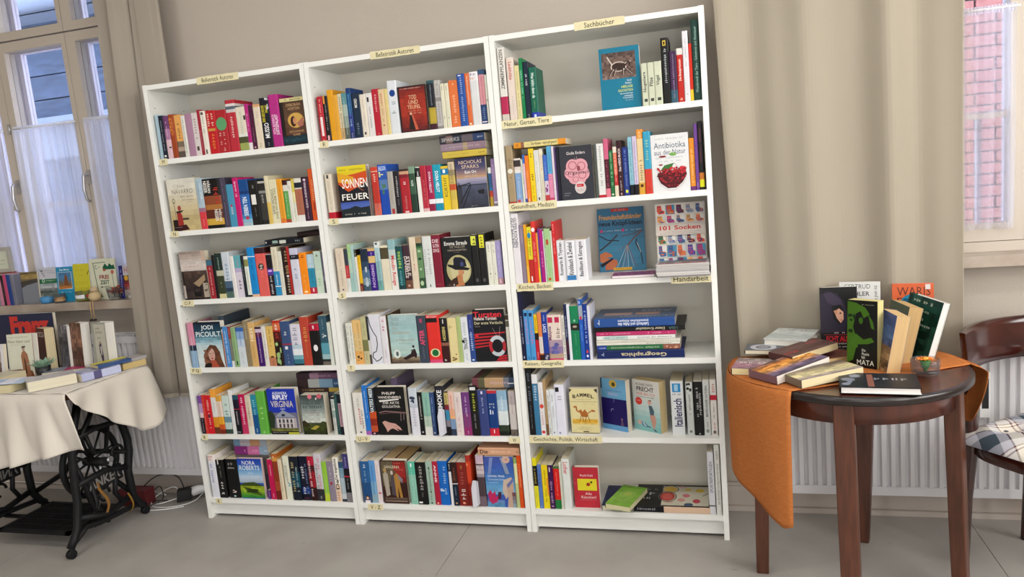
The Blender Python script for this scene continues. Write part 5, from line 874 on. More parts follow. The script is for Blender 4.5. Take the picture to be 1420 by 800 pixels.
2 5 1.6397 0.0165 0.008 0.1922|5878b8|~;.1;.5;182848;.4 / ~;.9;.96;d0d8e8;.4|cornflower blue book, bottom shelf of right bookcase
2 5 1.6568 0.0270 0.008 0.1904|e8cc20 .6 e8d020|~;.1;.5;705808;.35 / ~;.55;.85;404008;.3 / r;.3;.7;e89028;.75;1|yellow book with black lettering, bottom shelf of right bookcase
2 5 1.6845 0.0218 0.008 0.1909|401c4c|~;.35;.95;c8a8c8;.5 / r;.05;.15;e0d8e0;.3;.5|dark purple book with white words, bottom shelf of right bookcase
2 5 1.7069 0.0264 0.008 0.1849|486c40 .05 d02420 .78 28783c|~;.1;.7;e88878;.25|red book with green foot, bottom shelf of right bookcase
2 5 1.7339 0.0091 0.008 0.2047|dcdccc|~;.1;.95;708878;.4|thin white book right of red and green, bottom shelf of right bookcase
2 5 1.7436 0.0023 0.008 0.2091|c0c0b0|-|sliver of a pale book, bottom shelf of right bookcase
2 5 1.7465 0.0312 0.008 0.2199|dce0dc|Luther;.06;.3;c86060;.6;D|tall white book with red lettering, bottom shelf of right bookcase
2 5 2.3280 0.0241 0.008 0.2563|d0d0d4|SPORTREPORTAGEN;.15;.65;707078;.5 / r;.85;.87;505050;0;1|pale grey book, left of two standing at far right, bottom shelf of right bookcase
2 5 2.3552 0.0203 0.008 0.2876|d8d8d0|~;.08;.85;605860;.5|white book with purple lettering, far right, bottom shelf of right bookcase"""
RN = ['top', 'second', 'third', 'fourth', 'fifth', 'bottom']
rb = random.Random(3)
for ln in BOOKS.strip().split('\n'):
    g = ln.split('|'); q = g[0].split(); u, r_ = int(q[0]), int(q[1]); x, wd, yy, hh = map(float, q[2:])
    dep = min(.255, hh * rb.uniform(.60, .66)); hard = rb.random() < .3 and wd > .02
    if hh > .25: dep = min(.22, hh * .75)
    B = make_book(g[3], dep, hh, wd, g[1], g[2], hard=hard, pagecol=rb.choice(['d8ceb8', 'd2c6a8', 'dcd4c4', 'cfc3a6', 'd6ccb4']), group='books on the %s shelf of the %s bookcase' % (RN[r_], NAMES[u]))
    spine_out(B, x + wd, yy + rb.uniform(-.001, .004), TOPS[r_])
# ------------------------------------------------------------ cover pictures of the books that face the room
def a_brown(A):
    A.rect(0, 0, .14, 1, '241c18'); A.grad(.14, .0, 1, .78, ['4a3426', '5c4432', '55382a'], 10, 6, .12); A.grad(.0, .8, 1, .97, ['1c3038', '24404a', '1c2c34'], 5, 10, .25)
    A.text('DEBORAH', .27, .12, .85, .18, 'b8946c'); A.text('HORTON', .33, .20, .8, .26, 'b8946c'); A.ell(.6, .48, .33, .16, 'c8a050'); A.ell(.5, .5, .12, .11, '3a1c14'); A.ell(.56, .49, .08, .075, 'c08860'); A.poly([(.62, .55), (.9, .42), (.9, .6), (.72, .63)], 'a86a58')
    A.text('GIOVANNIS', .28, .69, .88, .735, 'b8946c'); A.text('GABE', .42, .755, .72, .8, 'b8946c'); A.rect(.02, .0, 1, .075, 'cfc48c'); A.scrib(.25, .012, .9, .062, '201810')
def a_navarro(A):
    A.grad(0, 0, 1, 1, ['d6d2c6', 'd8d2c0', 'cabd9a', 'b8a678', 'c2ae7c'], 10, 5, .05); A.text('JULIA', .36, .12, .62, .18, '8a8678', bold=0); A.text('NAVARRO', .15, .2, .88, .29, '6e6858', bold=0)
    A.text('Alles, was die', .42, .32, .88, .37, '8a7a6a', bold=0); A.text('Zeit vergisst', .46, .385, .88, .435, '8a7a6a', bold=0); A.rect(.6, .455, .84, .46, 'a09078')
    A.line([(.16, .43), (.18, .78)], .015, '55503c'); A.ring(.17, .42, .05, .05, .7, '5c5440'); A.rect(.05, .78, .32, 1, '241a18'); A.rect(.3, .755, .62, .79, '3c342c')
    A.poly([(.22, .64), (.34, .62), (.4, .7), (.42, .88), (.22, .92)], '9c3430'); A.ell(.33, .56, .06, .05, '9c4440'); A.poly([(.2, .62), (.48, .6), (.4, .64), (.22, .66)], '302420'); A.poly([(.2, .9), (.5, .88), (.6, .98), (.2, 1)], '3c1c20'); A.scrib(.08, .92, .35, .935, 'c8b8a8')
def a_harbour(A):
    A.grad(0, 0, 1, .42, ['8a7a70', 'b8aaa0', 'cfc6c0', 'bdb2aa'], 8, 8, .08); A.grad(0, .4, 1, .98, ['5a4840', '3c302c', '30282a', '463a34'], 8, 8, .25)
    A.rect(0, .27, .86, .36, 'cfc0b8'); A.scrib(.1, .13, .62, .16, 'a89c94'); A.scrib(.2, .29, .7, .33, '988c84'); A.poly([(.42, .66), (.9, .48), (.9, .6), (.62, .74)], '9a8468'); A.rect(.4, .74, .68, .94, '1c1818'); A.rect(.44, .77, .64, .84, '3c3434'); A.rect(.78, .66, .98, .96, 'a89c8c'); A.blobs(.8, .68, .96, .85, '5c5248', 3); A.rect(0, .7, .08, .98, 'b0a49a'); A.rect(0, .97, 1, 1, '201418'); A.rect(.86, .0, 1, .2, 'c2aa98'); A.line([(.05, .42), (.08, .7)], .05, '201c1c')
def a_picoult(A):
    A.grad(0, 0, 1, .5, ['0e1c28', '1c3a4c', '2c5464', '6890a0', 'a8c4cc'], 10, 6, .18); A.grad(0, .5, 1, 1, ['b8ccd0', 'c8d4d4', 'd0d8d8'], 5, 5, .05); A.text('JODI', .27, .07, .72, .19, 'e4ecee'); A.text('PICOULT', .05, .21, .98, .32, 'e4ecee'); A.scrib(.3, .35, .85, .38, '98c0c8')
    A.poly([(.34, .62), (.52, .5), (.74, .52), (.86, .66), (.9, .85), (.98, 1), (.2, 1), (.28, .86), (.24, .72)], '5a3828'); A.blobs(.22, .6, .45, .95, '8a5c44', 7); A.blobs(.66, .56, .94, .95, '6c4430', 8); A.ell(.54, .72, .125, .15, 'c8a090', 22); A.poly([(.42, .7), (.48, .56), (.62, .56), (.5, .62)], '6a4634'); A.poly([(.48, .84), (.66, .84), (.78, 1), (.4, 1)], 'a8503c')
    A.ell(.49, .70, .022, .01, '2c2020'); A.ell(.6, .69, .022, .01, '2c2020'); A.poly([(.54, .7), (.57, .76), (.53, .765)], 'a87c6c'); A.ell(.55, .8, .04, .016, 'b02830'); A.poly([(.3, .92), (.5, .9), (.48, 1), (.2, 1)], '1c1818')
def a_virginia(A):
    A.rect(0, 0, 1, .52, '2338a8'); A.text('ALEXANDRA', .2, .06, .72, .12, 'e4e8f0'); A.text('RIPLEY', .2, .13, .75, .23, 'f0f2f4', bold=.03); A.text('VIRGINIA', .1, .26, .9, .4, 'e4d8b8', bold=0); A.text('ROMAN', .42, .425, .6, .455, 'c8d0e8')
    A.rect(0, .52, 1, .9, '6a6a80'); A.poly([(.18, .62), (.5, .46), (.95, .62)], '9098a8'); A.poly([(.0, .5), (.1, .48), (.2, .6), (.14, .86), (0, .9)], '2c3828'); A.rect(.22, .64, .95, .87, 'b0a8a8')
    for k in range(5): A.rect(.26 + k * .14, .64, .29 + k * .14, .87, 'd8d0cc')
    for k in range(4):
        A.rect(.32 + k * .14, .67, .38 + k * .14, .74, '343c44'); A.rect(.32 + k * .14, .77, .38 + k * .14, .85, '484048')
    A.rect(.44, .55, .56, .6, '303848'); A.grad(0, .86, 1, .93, ['4c5030', '80803c'], 3, 9, .3); A.rect(0, .93, 1, 1, '181820'); A.scrib(.05, .945, .55, .965, 'd0d0c0'); A.rect(.62, .95, 1, 1, 'b0b03c')
def a_hill(A):
    A.grad(0, 0, 1, .7, ['343c3c', '5a6664', '808c88', 'b0b8b0', 'd0d4c8'], 12, 8, .12); A.ell(.42, .04, .09, .06, 'd87888'); A.ell(.82, .03, .1, .06, 'c86070'); A.ell(.68, .09, .03, .03, 'e8e0dc'); A.scrib(.12, .18, .85, .24, '384444'); A.scrib(.1, .26, .92, .34, '384444')
    A.scrib(.2, .43, .8, .46, 'b86a70'); A.scrib(.3, .49, .75, .51, 'b86a70'); A.grad(0, .72, 1, 1, ['4c5030', '38401c', '242814'], 5, 8, .3); A.poly([(0, .66), (.1, .64), (.35, .78), (0, .82)], '343018'); A.poly([(.6, .76), (.85, .66), (1, .68), (1, .84)], '3c4424'); A.poly([(.3, .86), (.55, .76), (.7, .79), (.5, .88)], 'a89c40'); A.scrib(.4, .96, .65, .975, 'a0a088')
def a_nora(A):
    A.grad(0, 0, 1, .6, ['2440a0', '2c50b0', '5088c4', '88b4d8', 'b8c8d8', '98a8b8'], 12, 3, .03); A.text('NORA', .2, .05, .74, .15, 'f2f2ec', bold=0); A.text('ROBERTS', .07, .17, .9, .28, 'f2f2ec', bold=0); A.text('Zeit', .4, .33, .6, .38, 'd0dce8', bold=0); A.text('der Hoffnungen', .15, .41, .85, .47, 'd0dce8', bold=0)
    A.poly([(0, .66), (.2, .6), (.6, .58), (1, .68), (1, .72), (0, .74)], '3c4c20'); A.grad(0, .68, 1, .98, ['8c9c28', 'a0b830', '5c9830', '1c7434'], 6, 8, .15); A.poly([(.1, .7), (.45, .74), (.9, .88), (.85, .93), (.3, .84)], '4c6020'); A.blobs(.2, .72, .8, .86, '2c3818', 9)
def a_tod(A):
    A.rect(0, 0, 1, 1, '2c1414'); A.grad(.06, .03, .95, .97, ['6a2018', '982c1c', 'a83420', '8a2818', '5a1c14'], 12, 8, .15); A.scrib(.1, .04, .85, .065, 'd8c8b8'); A.text('TOD', .38, .2, .64, .29, 'd8c098', bold=0); A.text('UND', .36, .31, .68, .4, 'd8c098', bold=0); A.text('TEUFEL', .3, .42, .76, .5, 'd8c098', bold=0); A.scrib(.34, .53, .78, .56, 'c8a080'); A.scrib(.4, .58, .78, .61, 'c8a080')
    for k in range(26): a, b = A.r.uniform(.12, .9), A.r.uniform(.12, .9); A.rect(a, b, a + .03, b + .015, '501810')
    A.poly([(.36, .62), (.44, .62), (.56, .95), (.3, .95)], '20100c'); A.poly([(.42, .62), (.47, .63), (.62, .95), (.52, .96)], 'c05c40'); A.ell(.4, .6, .04, .03, 'd8a888')
def a_sonnen(A):
    A.grad(0, 0, 1, .3, ['e0d028', 'd8c024', 'e09428'], 5, 1); A.rect(0, .26, 1, .72, '1e1c22'); A.poly([(0, .2), (.6, .16), (1, .12), (1, .32), (.65, .42), (.32, .5), (0, .34)], 'c84c20'); A.poly([(0, .12), (.55, .22), (.5, .36), (0, .3)], 'dca028'); A.scrib(.08, .05, .9, .1, '806c28'); A.text('SONNEN', .12, .25, 1, .43, 'f4f0e8', bold=.01); A.text('FEUER', .08, .54, 1, .66, 'f4f0e8', bold=.01); A.line([(.5, .36), (.85, .5)], .012, 'c87850')
    A.grad(0, .7, 1, .86, ['3c50a0', '5068b0', '4858a0'], 4, 1); A.poly([(0, .84), (.3, .82), (.5, .78), (.7, .82), (1, .8), (1, 1), (0, 1)], '20282c'); A.scrib(.12, .92, .9, .95, 'd8d0c0')
def a_sparks(A):
    A.grad(0, 0, 1, .4, ['282844', '34345c', '484868', '8a7070', 'c09870'], 10, 3, .05); A.grad(0, .4, 1, .55, ['a8a0b0', '8c88a0', '686c88'], 4, 3, .05); A.rect(0, .53, 1, 1, '32343e'); A.grad(.15, .55, 1, 1, ['4c5064', '3c4050', '2c2e38'], 8, 6, .12)
    A.text('NICHOLAS', .12, .05, .88, .12, 'dcc0a0', bold=0); A.text('SPARKS', .2, .14, .78, .21, 'dcc0a0', bold=0); A.text('Kein Ort', .3, .25, .68, .31, 'e8e8e8'); A.text('ohne dich', .28, .33, .7, .38, 'b8a898')
    A.line([(.05, .9), (.45, .52)], .04, '16161c'); A.line([(.02, .55), (.45, .5)], .03, '1c1c24'); A.line([(.12, 1), (.47, .55)], .03, '1c1c24'); A.line([(.05, .48), (.12, .6)], .03, '16161c'); A.poly([(.66, .66), (.9, .64), (.88, .74), (.7, .72)], '181820'); A.scrib(.42, .95, .62, .97, 'b0b0b0')
def a_straub(A):
    A.rect(0, 0, 1, 1, '16151a'); A.text('Emma Straub', .1, .08, .88, .16, 'f0ece4', bold=.01); A.text('DIE TAGE DER', .28, .175, .8, .22, 'a89c88', bold=0); A.text('KIRSCHGÄRTEN', .2, .235, .84, .28, 'a89c88', bold=0); A.scrib(.42, .3, .62, .315, '988c78')
    A.ell(.52, .66, .42, .3, 'b0a878', 30); A.ell(.56, .68, .33, .24, 'c4bc90', 26); A.poly([(.36, .44), (.42, .4), (.62, .41), (.76, .46), (.8, .6), (.34, .62)], '1c1c28'); A.poly([(.14, .54), (.5, .57), (.9, .64), (.84, .68), (.4, .66), (.16, .58)], '14141a'); A.ell(.64, .55, .06, .05, '3c4470'); A.poly([(.5, .66), (.66, .67), (.68, .74), (.63, .78), (.64, .84), (.55, .88), (.48, .86)], 'c08860'); A.poly([(.42, .78), (.58, .76), (.68, .98), (.4, 1), (.3, .96)], 'b4764c'); A.poly([(.12, .92), (.3, .84), (.44, .8), (.46, .95), (.3, 1), (.1, 1)], '3a241c'); A.ell(.67, .71, .02, .012, '902820'); A.text('3', .28, .945, .33, .98, 'e8e8e8'); A.scrib(.06, .955, .24, .97, 'a0a0a0')
def a_teige(A):
    A.grad(0, 0, 1, .8, ['a4bcbc', '98b8ba', 'a0c0c0', 'a8c4c0', 'b0c8c0'], 14, 6, .05); A.text('TRUDE', .06, .05, .4, .12, '7c8c88', bold=0); A.text('TEIGE', .08, .14, .36, .21, '7c8c88', bold=0); A.text('Als', .1, .24, .3, .29, 'a8a080', bold=0); A.text('Großmutter', .12, .33, .75, .39, 'b0986c', bold=0); A.text('im Regen tanzte', .2, .49, .88, .55, 'a88c78', bold=0); A.scrib(.3, .57, .78, .6, '8ca090')
    A.grad(0, .86, 1, 1, ['a09078', '6c5c4c', '40342c'], 4, 8, .25); A.poly([(.38, .9), (.7, .8), (.74, .72), (.86, .7), (.92, .82), (.88, .9), (.8, .86), (.5, .93)], '302022'); A.ell(.81, .655, .04, .03, '382824'); A.ell(.2, .8, .13, .09, 'd4dcd4'); A.ell(.21, .8, .05, .05, '506060'); A.rect(.7, .72, .8, .74, '5a6c6c')
def a_tursten(A):
    A.rect(0, 0, 1, 1, '1a181e'); A.text('Tursten', .02, .035, .92, .15, 'd0303c', bold=.02); A.text('Helene Tursten', .04, .135, .76, .2, 'e8e0d8', bold=.015); A.text('Der erste Verdacht', .04, .225, .95, .28, 'd0c8a0', bold=.01); A.scrib(.05, .31, .22, .33, 'c8c0b8')
    for k in range(5): A.poly([(0, .455 + k * .062), (.98 - .13 * k if k else 1, .43 + k * .062), (.94 - .13 * k if k else 1, .455 + k * .062), (.0, .49 + k * .062)], 'b42830')
    for k in range(3): A.poly([(.75 - k * .06, .9 + k * .045), (1, .87 + k * .045), (1, .9 + k * .045), (.72 - k * .06, .935 + k * .045)], 'b42830')
    A.rect(.03, .485, .13, .515, 'd83038'); A.ring(.72, .7, .27, .2, .64, 'b8c0c4', 28); A.ring(.72, .7, .27, .2, .64, 'b02c34', 8, 2.4, 3.7); A.ring(.72, .7, .27, .2, .64, 'a82c34', 8, -.5, .6); A.line([(.6, .35), (.72, .5)], .008, 'a09890'); A.line([(.85, .33), (.8, .5)], .008, 'a09890')
def a_vanden(A):
    A.rect(0, 0, 1, 1, '161214'); A.text('PHILIPP', .25, .1, .7, .155, 'e4dcd4'); A.text('VANDENBERG', .1, .185, .88, .235, 'e4dcd4'); A.poly([(.12, .27), (.8, .24), (.8, .265), (.14, .31)], 'dcd8d4'); A.text('DIE AKTE', .25, .3, .8, .35, 'dcd4cc'); A.text('GOLGATHA', .2, .375, .82, .43, 'dcd4cc'); A.line([(.08, .53), (.3, .5), (1, .53)], .022, 'a07c7c'); A.line([(.1, .56), (.5, .53), (1, .555)], .012, '806060')
    A.poly([(.15, .73), (.25, .7), (.42, .74), (.6, .76), (.75, .84), (.8, .9), (.62, .86), (.7, .92), (.5, .86), (.4, .88), (.3, .94), (.26, .86)], 'c89c90'); A.line([(.55, .8), (.74, .9)], .01, '6a4440'); A.line([(.82, .55), (.8, .7)], .012, 'b09894'); A.line([(.92, .56), (.9, .68)], .012, 'b09894')
def a_saeng(A):
    A.rect(0, 0, 1, 1, '38201c'); A.grad(.02, .02, .5, .6, ['5c5440', '6c6048', '58503c'], 5, 4, .15); A.grad(.5, .02, .98, .5, ['8a2824', '9c2c28', '742020'], 4, 3, .1); A.text('SÄNGERIN', .14, .1, .74, .18, 'd8ccb0', bold=0); A.scrib(.55, .045, .85, .065, 'c8a898'); A.scrib(.62, .2, .9, .22, 'c89888')
    A.poly([(.06, .32), (.16, .25), (.26, .32), (.28, .8), (.12, .84)], 'a8a090'); A.ell(.15, .22, .06, .05, 'b0905c'); A.poly([(.36, .4), (.46, .32), (.54, .44), (.52, .82), (.36, .8)], '504850'); A.ell(.42, .28, .05, .05, 'c8bcb4'); A.poly([(.5, .36), (.62, .28), (.74, .42), (.72, .55), (.78, .86), (.68, .86), (.62, .6), (.6, .86), (.52, .84)], 'a87c3c'); A.ell(.54, .27, .06, .05, '6c4c38'); A.poly([(.64, .3), (.84, .42), (.82, .52), (.7, .44)], '7c7c84'); A.grad(.04, .86, .96, .96, ['6c5c50', '4c3c34', '8a7868'], 3, 5, .1)
def a_hong(A):
    A.grad(0, 0, 1, .75, ['4858a0', '3c58a8', '4470b4', '5c94c4', '70a8cc'], 12, 5, .1); A.poly([(.2, .02), (.32, .02), (.2, .35), (.1, .35)], '7888b8'); A.poly([(.55, .02), (.7, .02), (.85, .34), (.72, .34)], '8894a8'); A.ell(.76, .06, .14, .07, 'c8a898'); A.ell(.77, .055, .04, .012, 'b06060'); A.text('HONG YING', .1, .365, .66, .405, 'd8e4f0'); A.text('Die chinesische Geliebte', .1, .43, .66, .47, 'c0d0e8', bold=0); A.scrib(.1, .5, .45, .525, 'a8c8e0')
    A.poly([(.62, .46), (.9, .4), (.96, .5), (.78, .62), (.74, .78), (.66, .84), (.56, .68)], 'c4b0a0'); A.poly([(.7, .55), (.95, .45), (.95, .62), (.88, 1), (.7, 1), (.74, .8)], 'bca08c'); A.poly([(.72, .55), (.94, .42), (.96, .48), (.76, .62)], '6870a0'); A.grad(0, .86, .6, 1, ['6078a8', '4c88a8'], 3, 5, .2); A.poly([(.04, .74), (.14, .66), (.2, .74), (.3, .68), (.32, .8), (.44, .76), (.34, .9), (.18, .94), (.08, .88)], 'b82c5c'); A.poly([(.4, .7), (.52, .7), (.48, .84), (.38, .84)], '4c2838'); A.grad(.88, .7, 1, 1, ['6a2828', '88a0a8'], 4, 1, .1)
def a_heilige(A):
    A.rect(0, 0, 1, 1, '1c7490'); A.grad(.06, .08, .9, .5, ['50403c', '6c5850', '5c4840', '7c6860'], 12, 14, .35); A.line([(.2, .14), (.3, .25), (.34, .3), (.6, .28), (.78, .24)], .03, 'c8bcb0'); A.poly([(.3, .28), (.42, .25), (.64, .27), (.66, .35), (.5, .37), (.32, .36)], '382824'); A.ring(.48, .31, .2, .08, .86, 'd0c4b8', 20, 0, 5.5)
    for a, b in ((.34, .22), (.4, .33), (.58, .56), (.63, .78)): A.line([(a, .34), (b, .45)], .03, '40302c'); A.line([(a + .02, .34), (b + .03, .45)], .008, 'd0c4b8')
    A.line([(.64, .3), (.74, .24), (.76, .3)], .035, '382824'); A.text('Wolf', .66, .53, .78, .56, 'd8e4e8'); A.text('Fischer', .62, .57, .78, .6, 'd8e4e8'); A.text('HEILIGE', .52, .62, .8, .66, 'd0dc70'); A.text('EGOISTEN', .44, .68, .8, .72, 'd0dc70'); A.text('Die Soziobiologie', .48, .74, .8, .765, 'd8e4e8'); A.text('indischer', .58, .775, .8, .8, 'd8e4e8'); A.text('Tempelaffen', .54, .81, .8, .835, 'd8e4e8'); A.scrib(.6, .85, .8, .87, 'a8c8d0')
def a_organ(A):
    A.rect(0, 0, 1, 1, '34353c'); A.text('Giulia Enders', .22, .1, .78, .155, 'd8d0d0', bold=.01)
    for cx, cy, rx, ry in ((.38, .38, .2, .14), (.62, .38, .22, .14), (.3, .5, .18, .12), (.68, .52, .2, .13), (.42, .6, .18, .11), (.6, .62, .16, .1), (.5, .48, .24, .16)): A.ell(cx, cy, rx, ry, 'd89ca4', 20)
    for cx, cy, rx, ry in ((.38, .36, .13, .08), (.64, .38, .13, .08), (.32, .52, .1, .06), (.66, .55, .12, .07), (.45, .62, .1, .05)): A.ring(cx, cy, rx, ry, .82, 'a85c68', 18)
    A.ell(.56, .42, .05, .05, '8c4450'); A.line([(.46, .22), (.5, .27)], .01, 'd8a8b0'); A.line([(.52, .2), (.54, .26)], .01, 'd8a8b0'); A.text('Organisch', .13, .46, .9, .545, '241418', bold=0); A.ell(.58, .78, .17, .115, 'd0c4c0', 24); A.rect(.47, .71, .68, .765, 'c82c38'); A.scrib(.49, .725, .66, .75, 'f0e0e0'); A.scrib(.46, .8, .7, .82, '50484c'); A.scrib(.48, .83, .68, .85, '50484c'); A.scrib(.08, .86, .3, .88, 'b0b0b4'); A.scrib(.08, .9, .26, .92, 'b0b0b4')
def a_antib(A):
    A.rect(0, 0, 1, 1, 'dcdcdc'); A.scrib(.12, .06, .86, .095, 'a8a8a8'); A.text('Antibiotika', .08, .14, .92, .24, '3c5468', bold=0); A.text('aus der Natur', .08, .265, .92, .35, '3c5468', bold=0); A.scrib(.12, .39, .88, .42, '98a8a8'); A.scrib(.2, .45, .8, .48, '98a8a8'); A.ell(.3, .38, .1, .018, '7c2830'); A.ell(.58, .35, .1, .03, '70a050'); A.line([(.5, .3), (.66, .36)], .012, '9cb878'); A.ell(.24, .52, .06, .014, '8c3830'); A.poly([(.22, .62), (.34, .53), (.6, .5), (.52, .58), (.34, .64)], '3c7034'); A.line([(.6, .5), (.68, .56)], .008, '806040')
    A.poly([(.14, .66), (.9, .6), (.92, .72), (.8, .84), (.62, .93), (.4, .93), (.22, .84), (.16, .76)], '501820')
    for k in range(150):
        a, b = A.r.uniform(.14, .9), A.r.uniform(.6, .9)
        if abs(a - .52) < .42 - max(0, b - .7) * 1.3: A.ell(a, b, .026, .02, A.r.choice(['6c1c24', '8c2028', '50141c', '701820', 'a82830']), 7)
    for k in range(45):
        a, b = A.r.uniform(.14, .9), A.r.uniform(.58, .68); A.ell(a, b, .028, .02, A.r.choice(['b02830', 'c83038', '982028']), 7)
    A.line([(.14, .74), (.22, .87), (.4, .96), (.62, .96), (.82, .86), (.92, .72)], .012, 'c0b0b0')
def a_freund(A):
    A.rect(0, 0, 1, 1, '3a7090'); A.grad(.02, .4, .98, .98, ['3c7898', '4488a8', '3a7898'], 6, 4, .05); A.rect(.3, .01, .68, .055, 'b83830'); A.scrib(.35, .02, .62, .045, 'e0a098'); A.text('Freundschaftsbänder', .04, .1, .95, .18, 'd89c40', bold=.02); A.text('neue Knüpf-Ideen', .03, .2, .95, .3, '242c3c', bold=.03); A.scrib(.08, .345, .95, .365, 'c0d0d8'); A.ell(.08, .355, .03, .025, 'b83870'); A.ell(.54, .355, .03, .025, 'b83870')
    A.line([(.02, .42), (.2, .5), (.45, .52)], .02, '242028'); A.line([(.02, .66), (.14, .6), (.28, .52), (.42, .42)], .03, '403838'); A.line([(.5, .45), (.75, .42), (.95, .36)], .02, '584848'); A.line([(.62, .6), (.8, .46), (.95, .38)], .03, '6a5050')
    for k in range(8): A.line([(.62, .58), (.38 + k * .06, .94)], .008, ['b8c8d0', '4c3840', 'a8b0a0', '8a4450'][k % 4])
    A.line([(.42, .68), (.62, .58)], .01, '806068'); A.line([(.82, .5), (.8, .58), (.9, .72), (.93, .9)], .022, '2c2c34'); A.line([(.83, .56), (.9, .72)], .012, 'c8c8cc')
    A.poly([(.02, .72), (.14, .68), (.26, .72), (.3, .76), (.16, .78), (.24, .8), (.12, .86), (.02, .84)], 'c87850'); A.poly([(.14, .88), (.28, .8), (.38, .82), (.4, .88), (.3, .97), (.12, .97)], 'c06c48'); A.poly([(.02, .88), (.3, .78), (.3, .81), (.05, .93)], '202430'); A.rect(.3, .94, .7, .985, 'd8a838'); A.scrib(.34, .95, .66, .97, '806018')
def a_socken(A):
    A.rect(0, 0, 1, 1, 'd0cac0'); cs = ['c04830', '3c5c88', '7c2c50', '487c9c', 'd8a060', '2c3858', '387048', 'a83c78', 'e07840', '8c98a8', '602838', 'c86848', '5c4c98', 'd04c40']
    for r_ in range(7):
        for c in range(5):
            if r_ in (2,) : continue
            v0 = [.02, .17, 0, .45, .60, .78, .9][r_]; v1 = [.155, .285, 0, .585, .765, .885, .985][r_]; u0 = .02 + c * .195; u1 = u0 + .18
            bgc = A.r.choice(['d8d4cc', 'd8d4cc', 'c4c8c8', '4888a8', 'dcd0c0']); A.rect(u0, v0, u1, v1, bgc); col = A.r.choice(cs); d = A.r.uniform(-.02, .02); m = (v0 + v1) / 2
            A.poly([(u0 + .02, v0 + .005), (u0 + .1 + d, v0 + .005), (u0 + .11 + d, m), (u1 - .01, m + .02), (u1 - .01, v1 - .01), (u0 + .05, v1 - .005), (u0 + .015, m + .02)], col)
            for k in range(4): A.rect(u0 + .02, v0 + .015 + k * (v1 - v0) / 5, u0 + .1, v0 + .022 + k * (v1 - v0) / 5, A.r.choice(cs))
            A.blobs(u0 + .05, m, u1 - .02, v1 - .01, A.r.choice(cs), 3)
    A.rect(0, .295, 1, .46, 'c8beb4'); A.text('101 Socken', .08, .32, .9, .385, 'b83028', bold=.025); A.scrib(.12, .405, .9, .42, '988c84'); A.scrib(.08, .43, .8, .445, '988c84')
def a_bammel(A):
    A.rect(0, 0, 1, 1, 'd8cc98'); A.poly([(0, 0), (.1, .03), (0, .1)], '3c3028'); A.poly([(1, 0), (.88, .03), (1, .1)], '3c3028'); A.rect(.04, .29, .98, .296, '60543c')
    for i, ch in enumerate('BAMMEL'): A.text(ch, .12 + i * .13, .15 - .05 * math.sin((i + .5) / 6 * 3.14), .23 + i * .13, .23 - .05 * math.sin((i + .5) / 6 * 3.14), '3c342c', bold=.03)
    A.scrib(.4, .19, .6, .205, '807458'); A.scrib(.22, .235, .78, .255, '6c6048'); A.scrib(.5, .34, .9, .355, 'a09470'); A.grad(.06, .68, .96, .8, ['d8b048', 'd09c30', 'd8c070'], 4, 7, .1)
    A.poly([(.3, .5), (.38, .46), (.44, .52), (.52, .46), (.6, .53), (.64, .6), (.56, .64), (.4, .62)], 'a8642c'); A.line([(.32, .52), (.24, .5), (.22, .42)], .05, 'a8642c'); A.poly([(.1, .4), (.22, .385), (.26, .42), (.14, .43)], 'a8642c'); A.line([(.6, .56), (.74, .5), (.8, .49)], .035, 'a8642c'); A.poly([(.76, .46), (.9, .49), (.86, .52), (.76, .51)], 'a8642c')
    for a, b in ((.38, .32), (.42, .44), (.54, .52), (.6, .68)): A.line([(a, .6), ((a + b) / 2 + .01, .66), (b, .74)], .022, '8c5424')
    A.scrib(.3, .85, .72, .865, '706448'); A.scrib(.24, .88, .8, .895, '706448'); A.scrib(.3, .91, .72, .925, '706448'); A.rect(.42, .95, .62, .97, '302820'); A.rect(0, .985, 1, 1, '4c3c28')
def a_maya(A):
    A.rect(0, 0, 1, .38, '6ca4c8'); A.ell(.5, .09, .15, .08, 'c8a848'); A.ell(.52, .1, .07, .04, '50482c'); A.text('Jostein Gaarder', .2, .21, .85, .25, '44689c', bold=0); A.text('MAYA', .3, .265, .66, .325, 'c0a8c8', bold=0); A.scrib(.15, .345, .9, .365, '4c78a8'); A.rect(0, .38, 1, .9, '241c58'); A.line([(.5, .38), (.5, .45)], .01, '8890c0'); A.ring(.42, .62, .06, .04, .8, 'a8a8d0', 14, 2.6, 5.8); A.ell(.78, .77, .035, .03, '806078'); A.poly([(.72, .9), (.76, .8), (.82, .8), (.84, .9)], '604860'); A.rect(0, .9, 1, 1, '6098c4'); A.rect(0, .0, .06, .2, '2c4450')
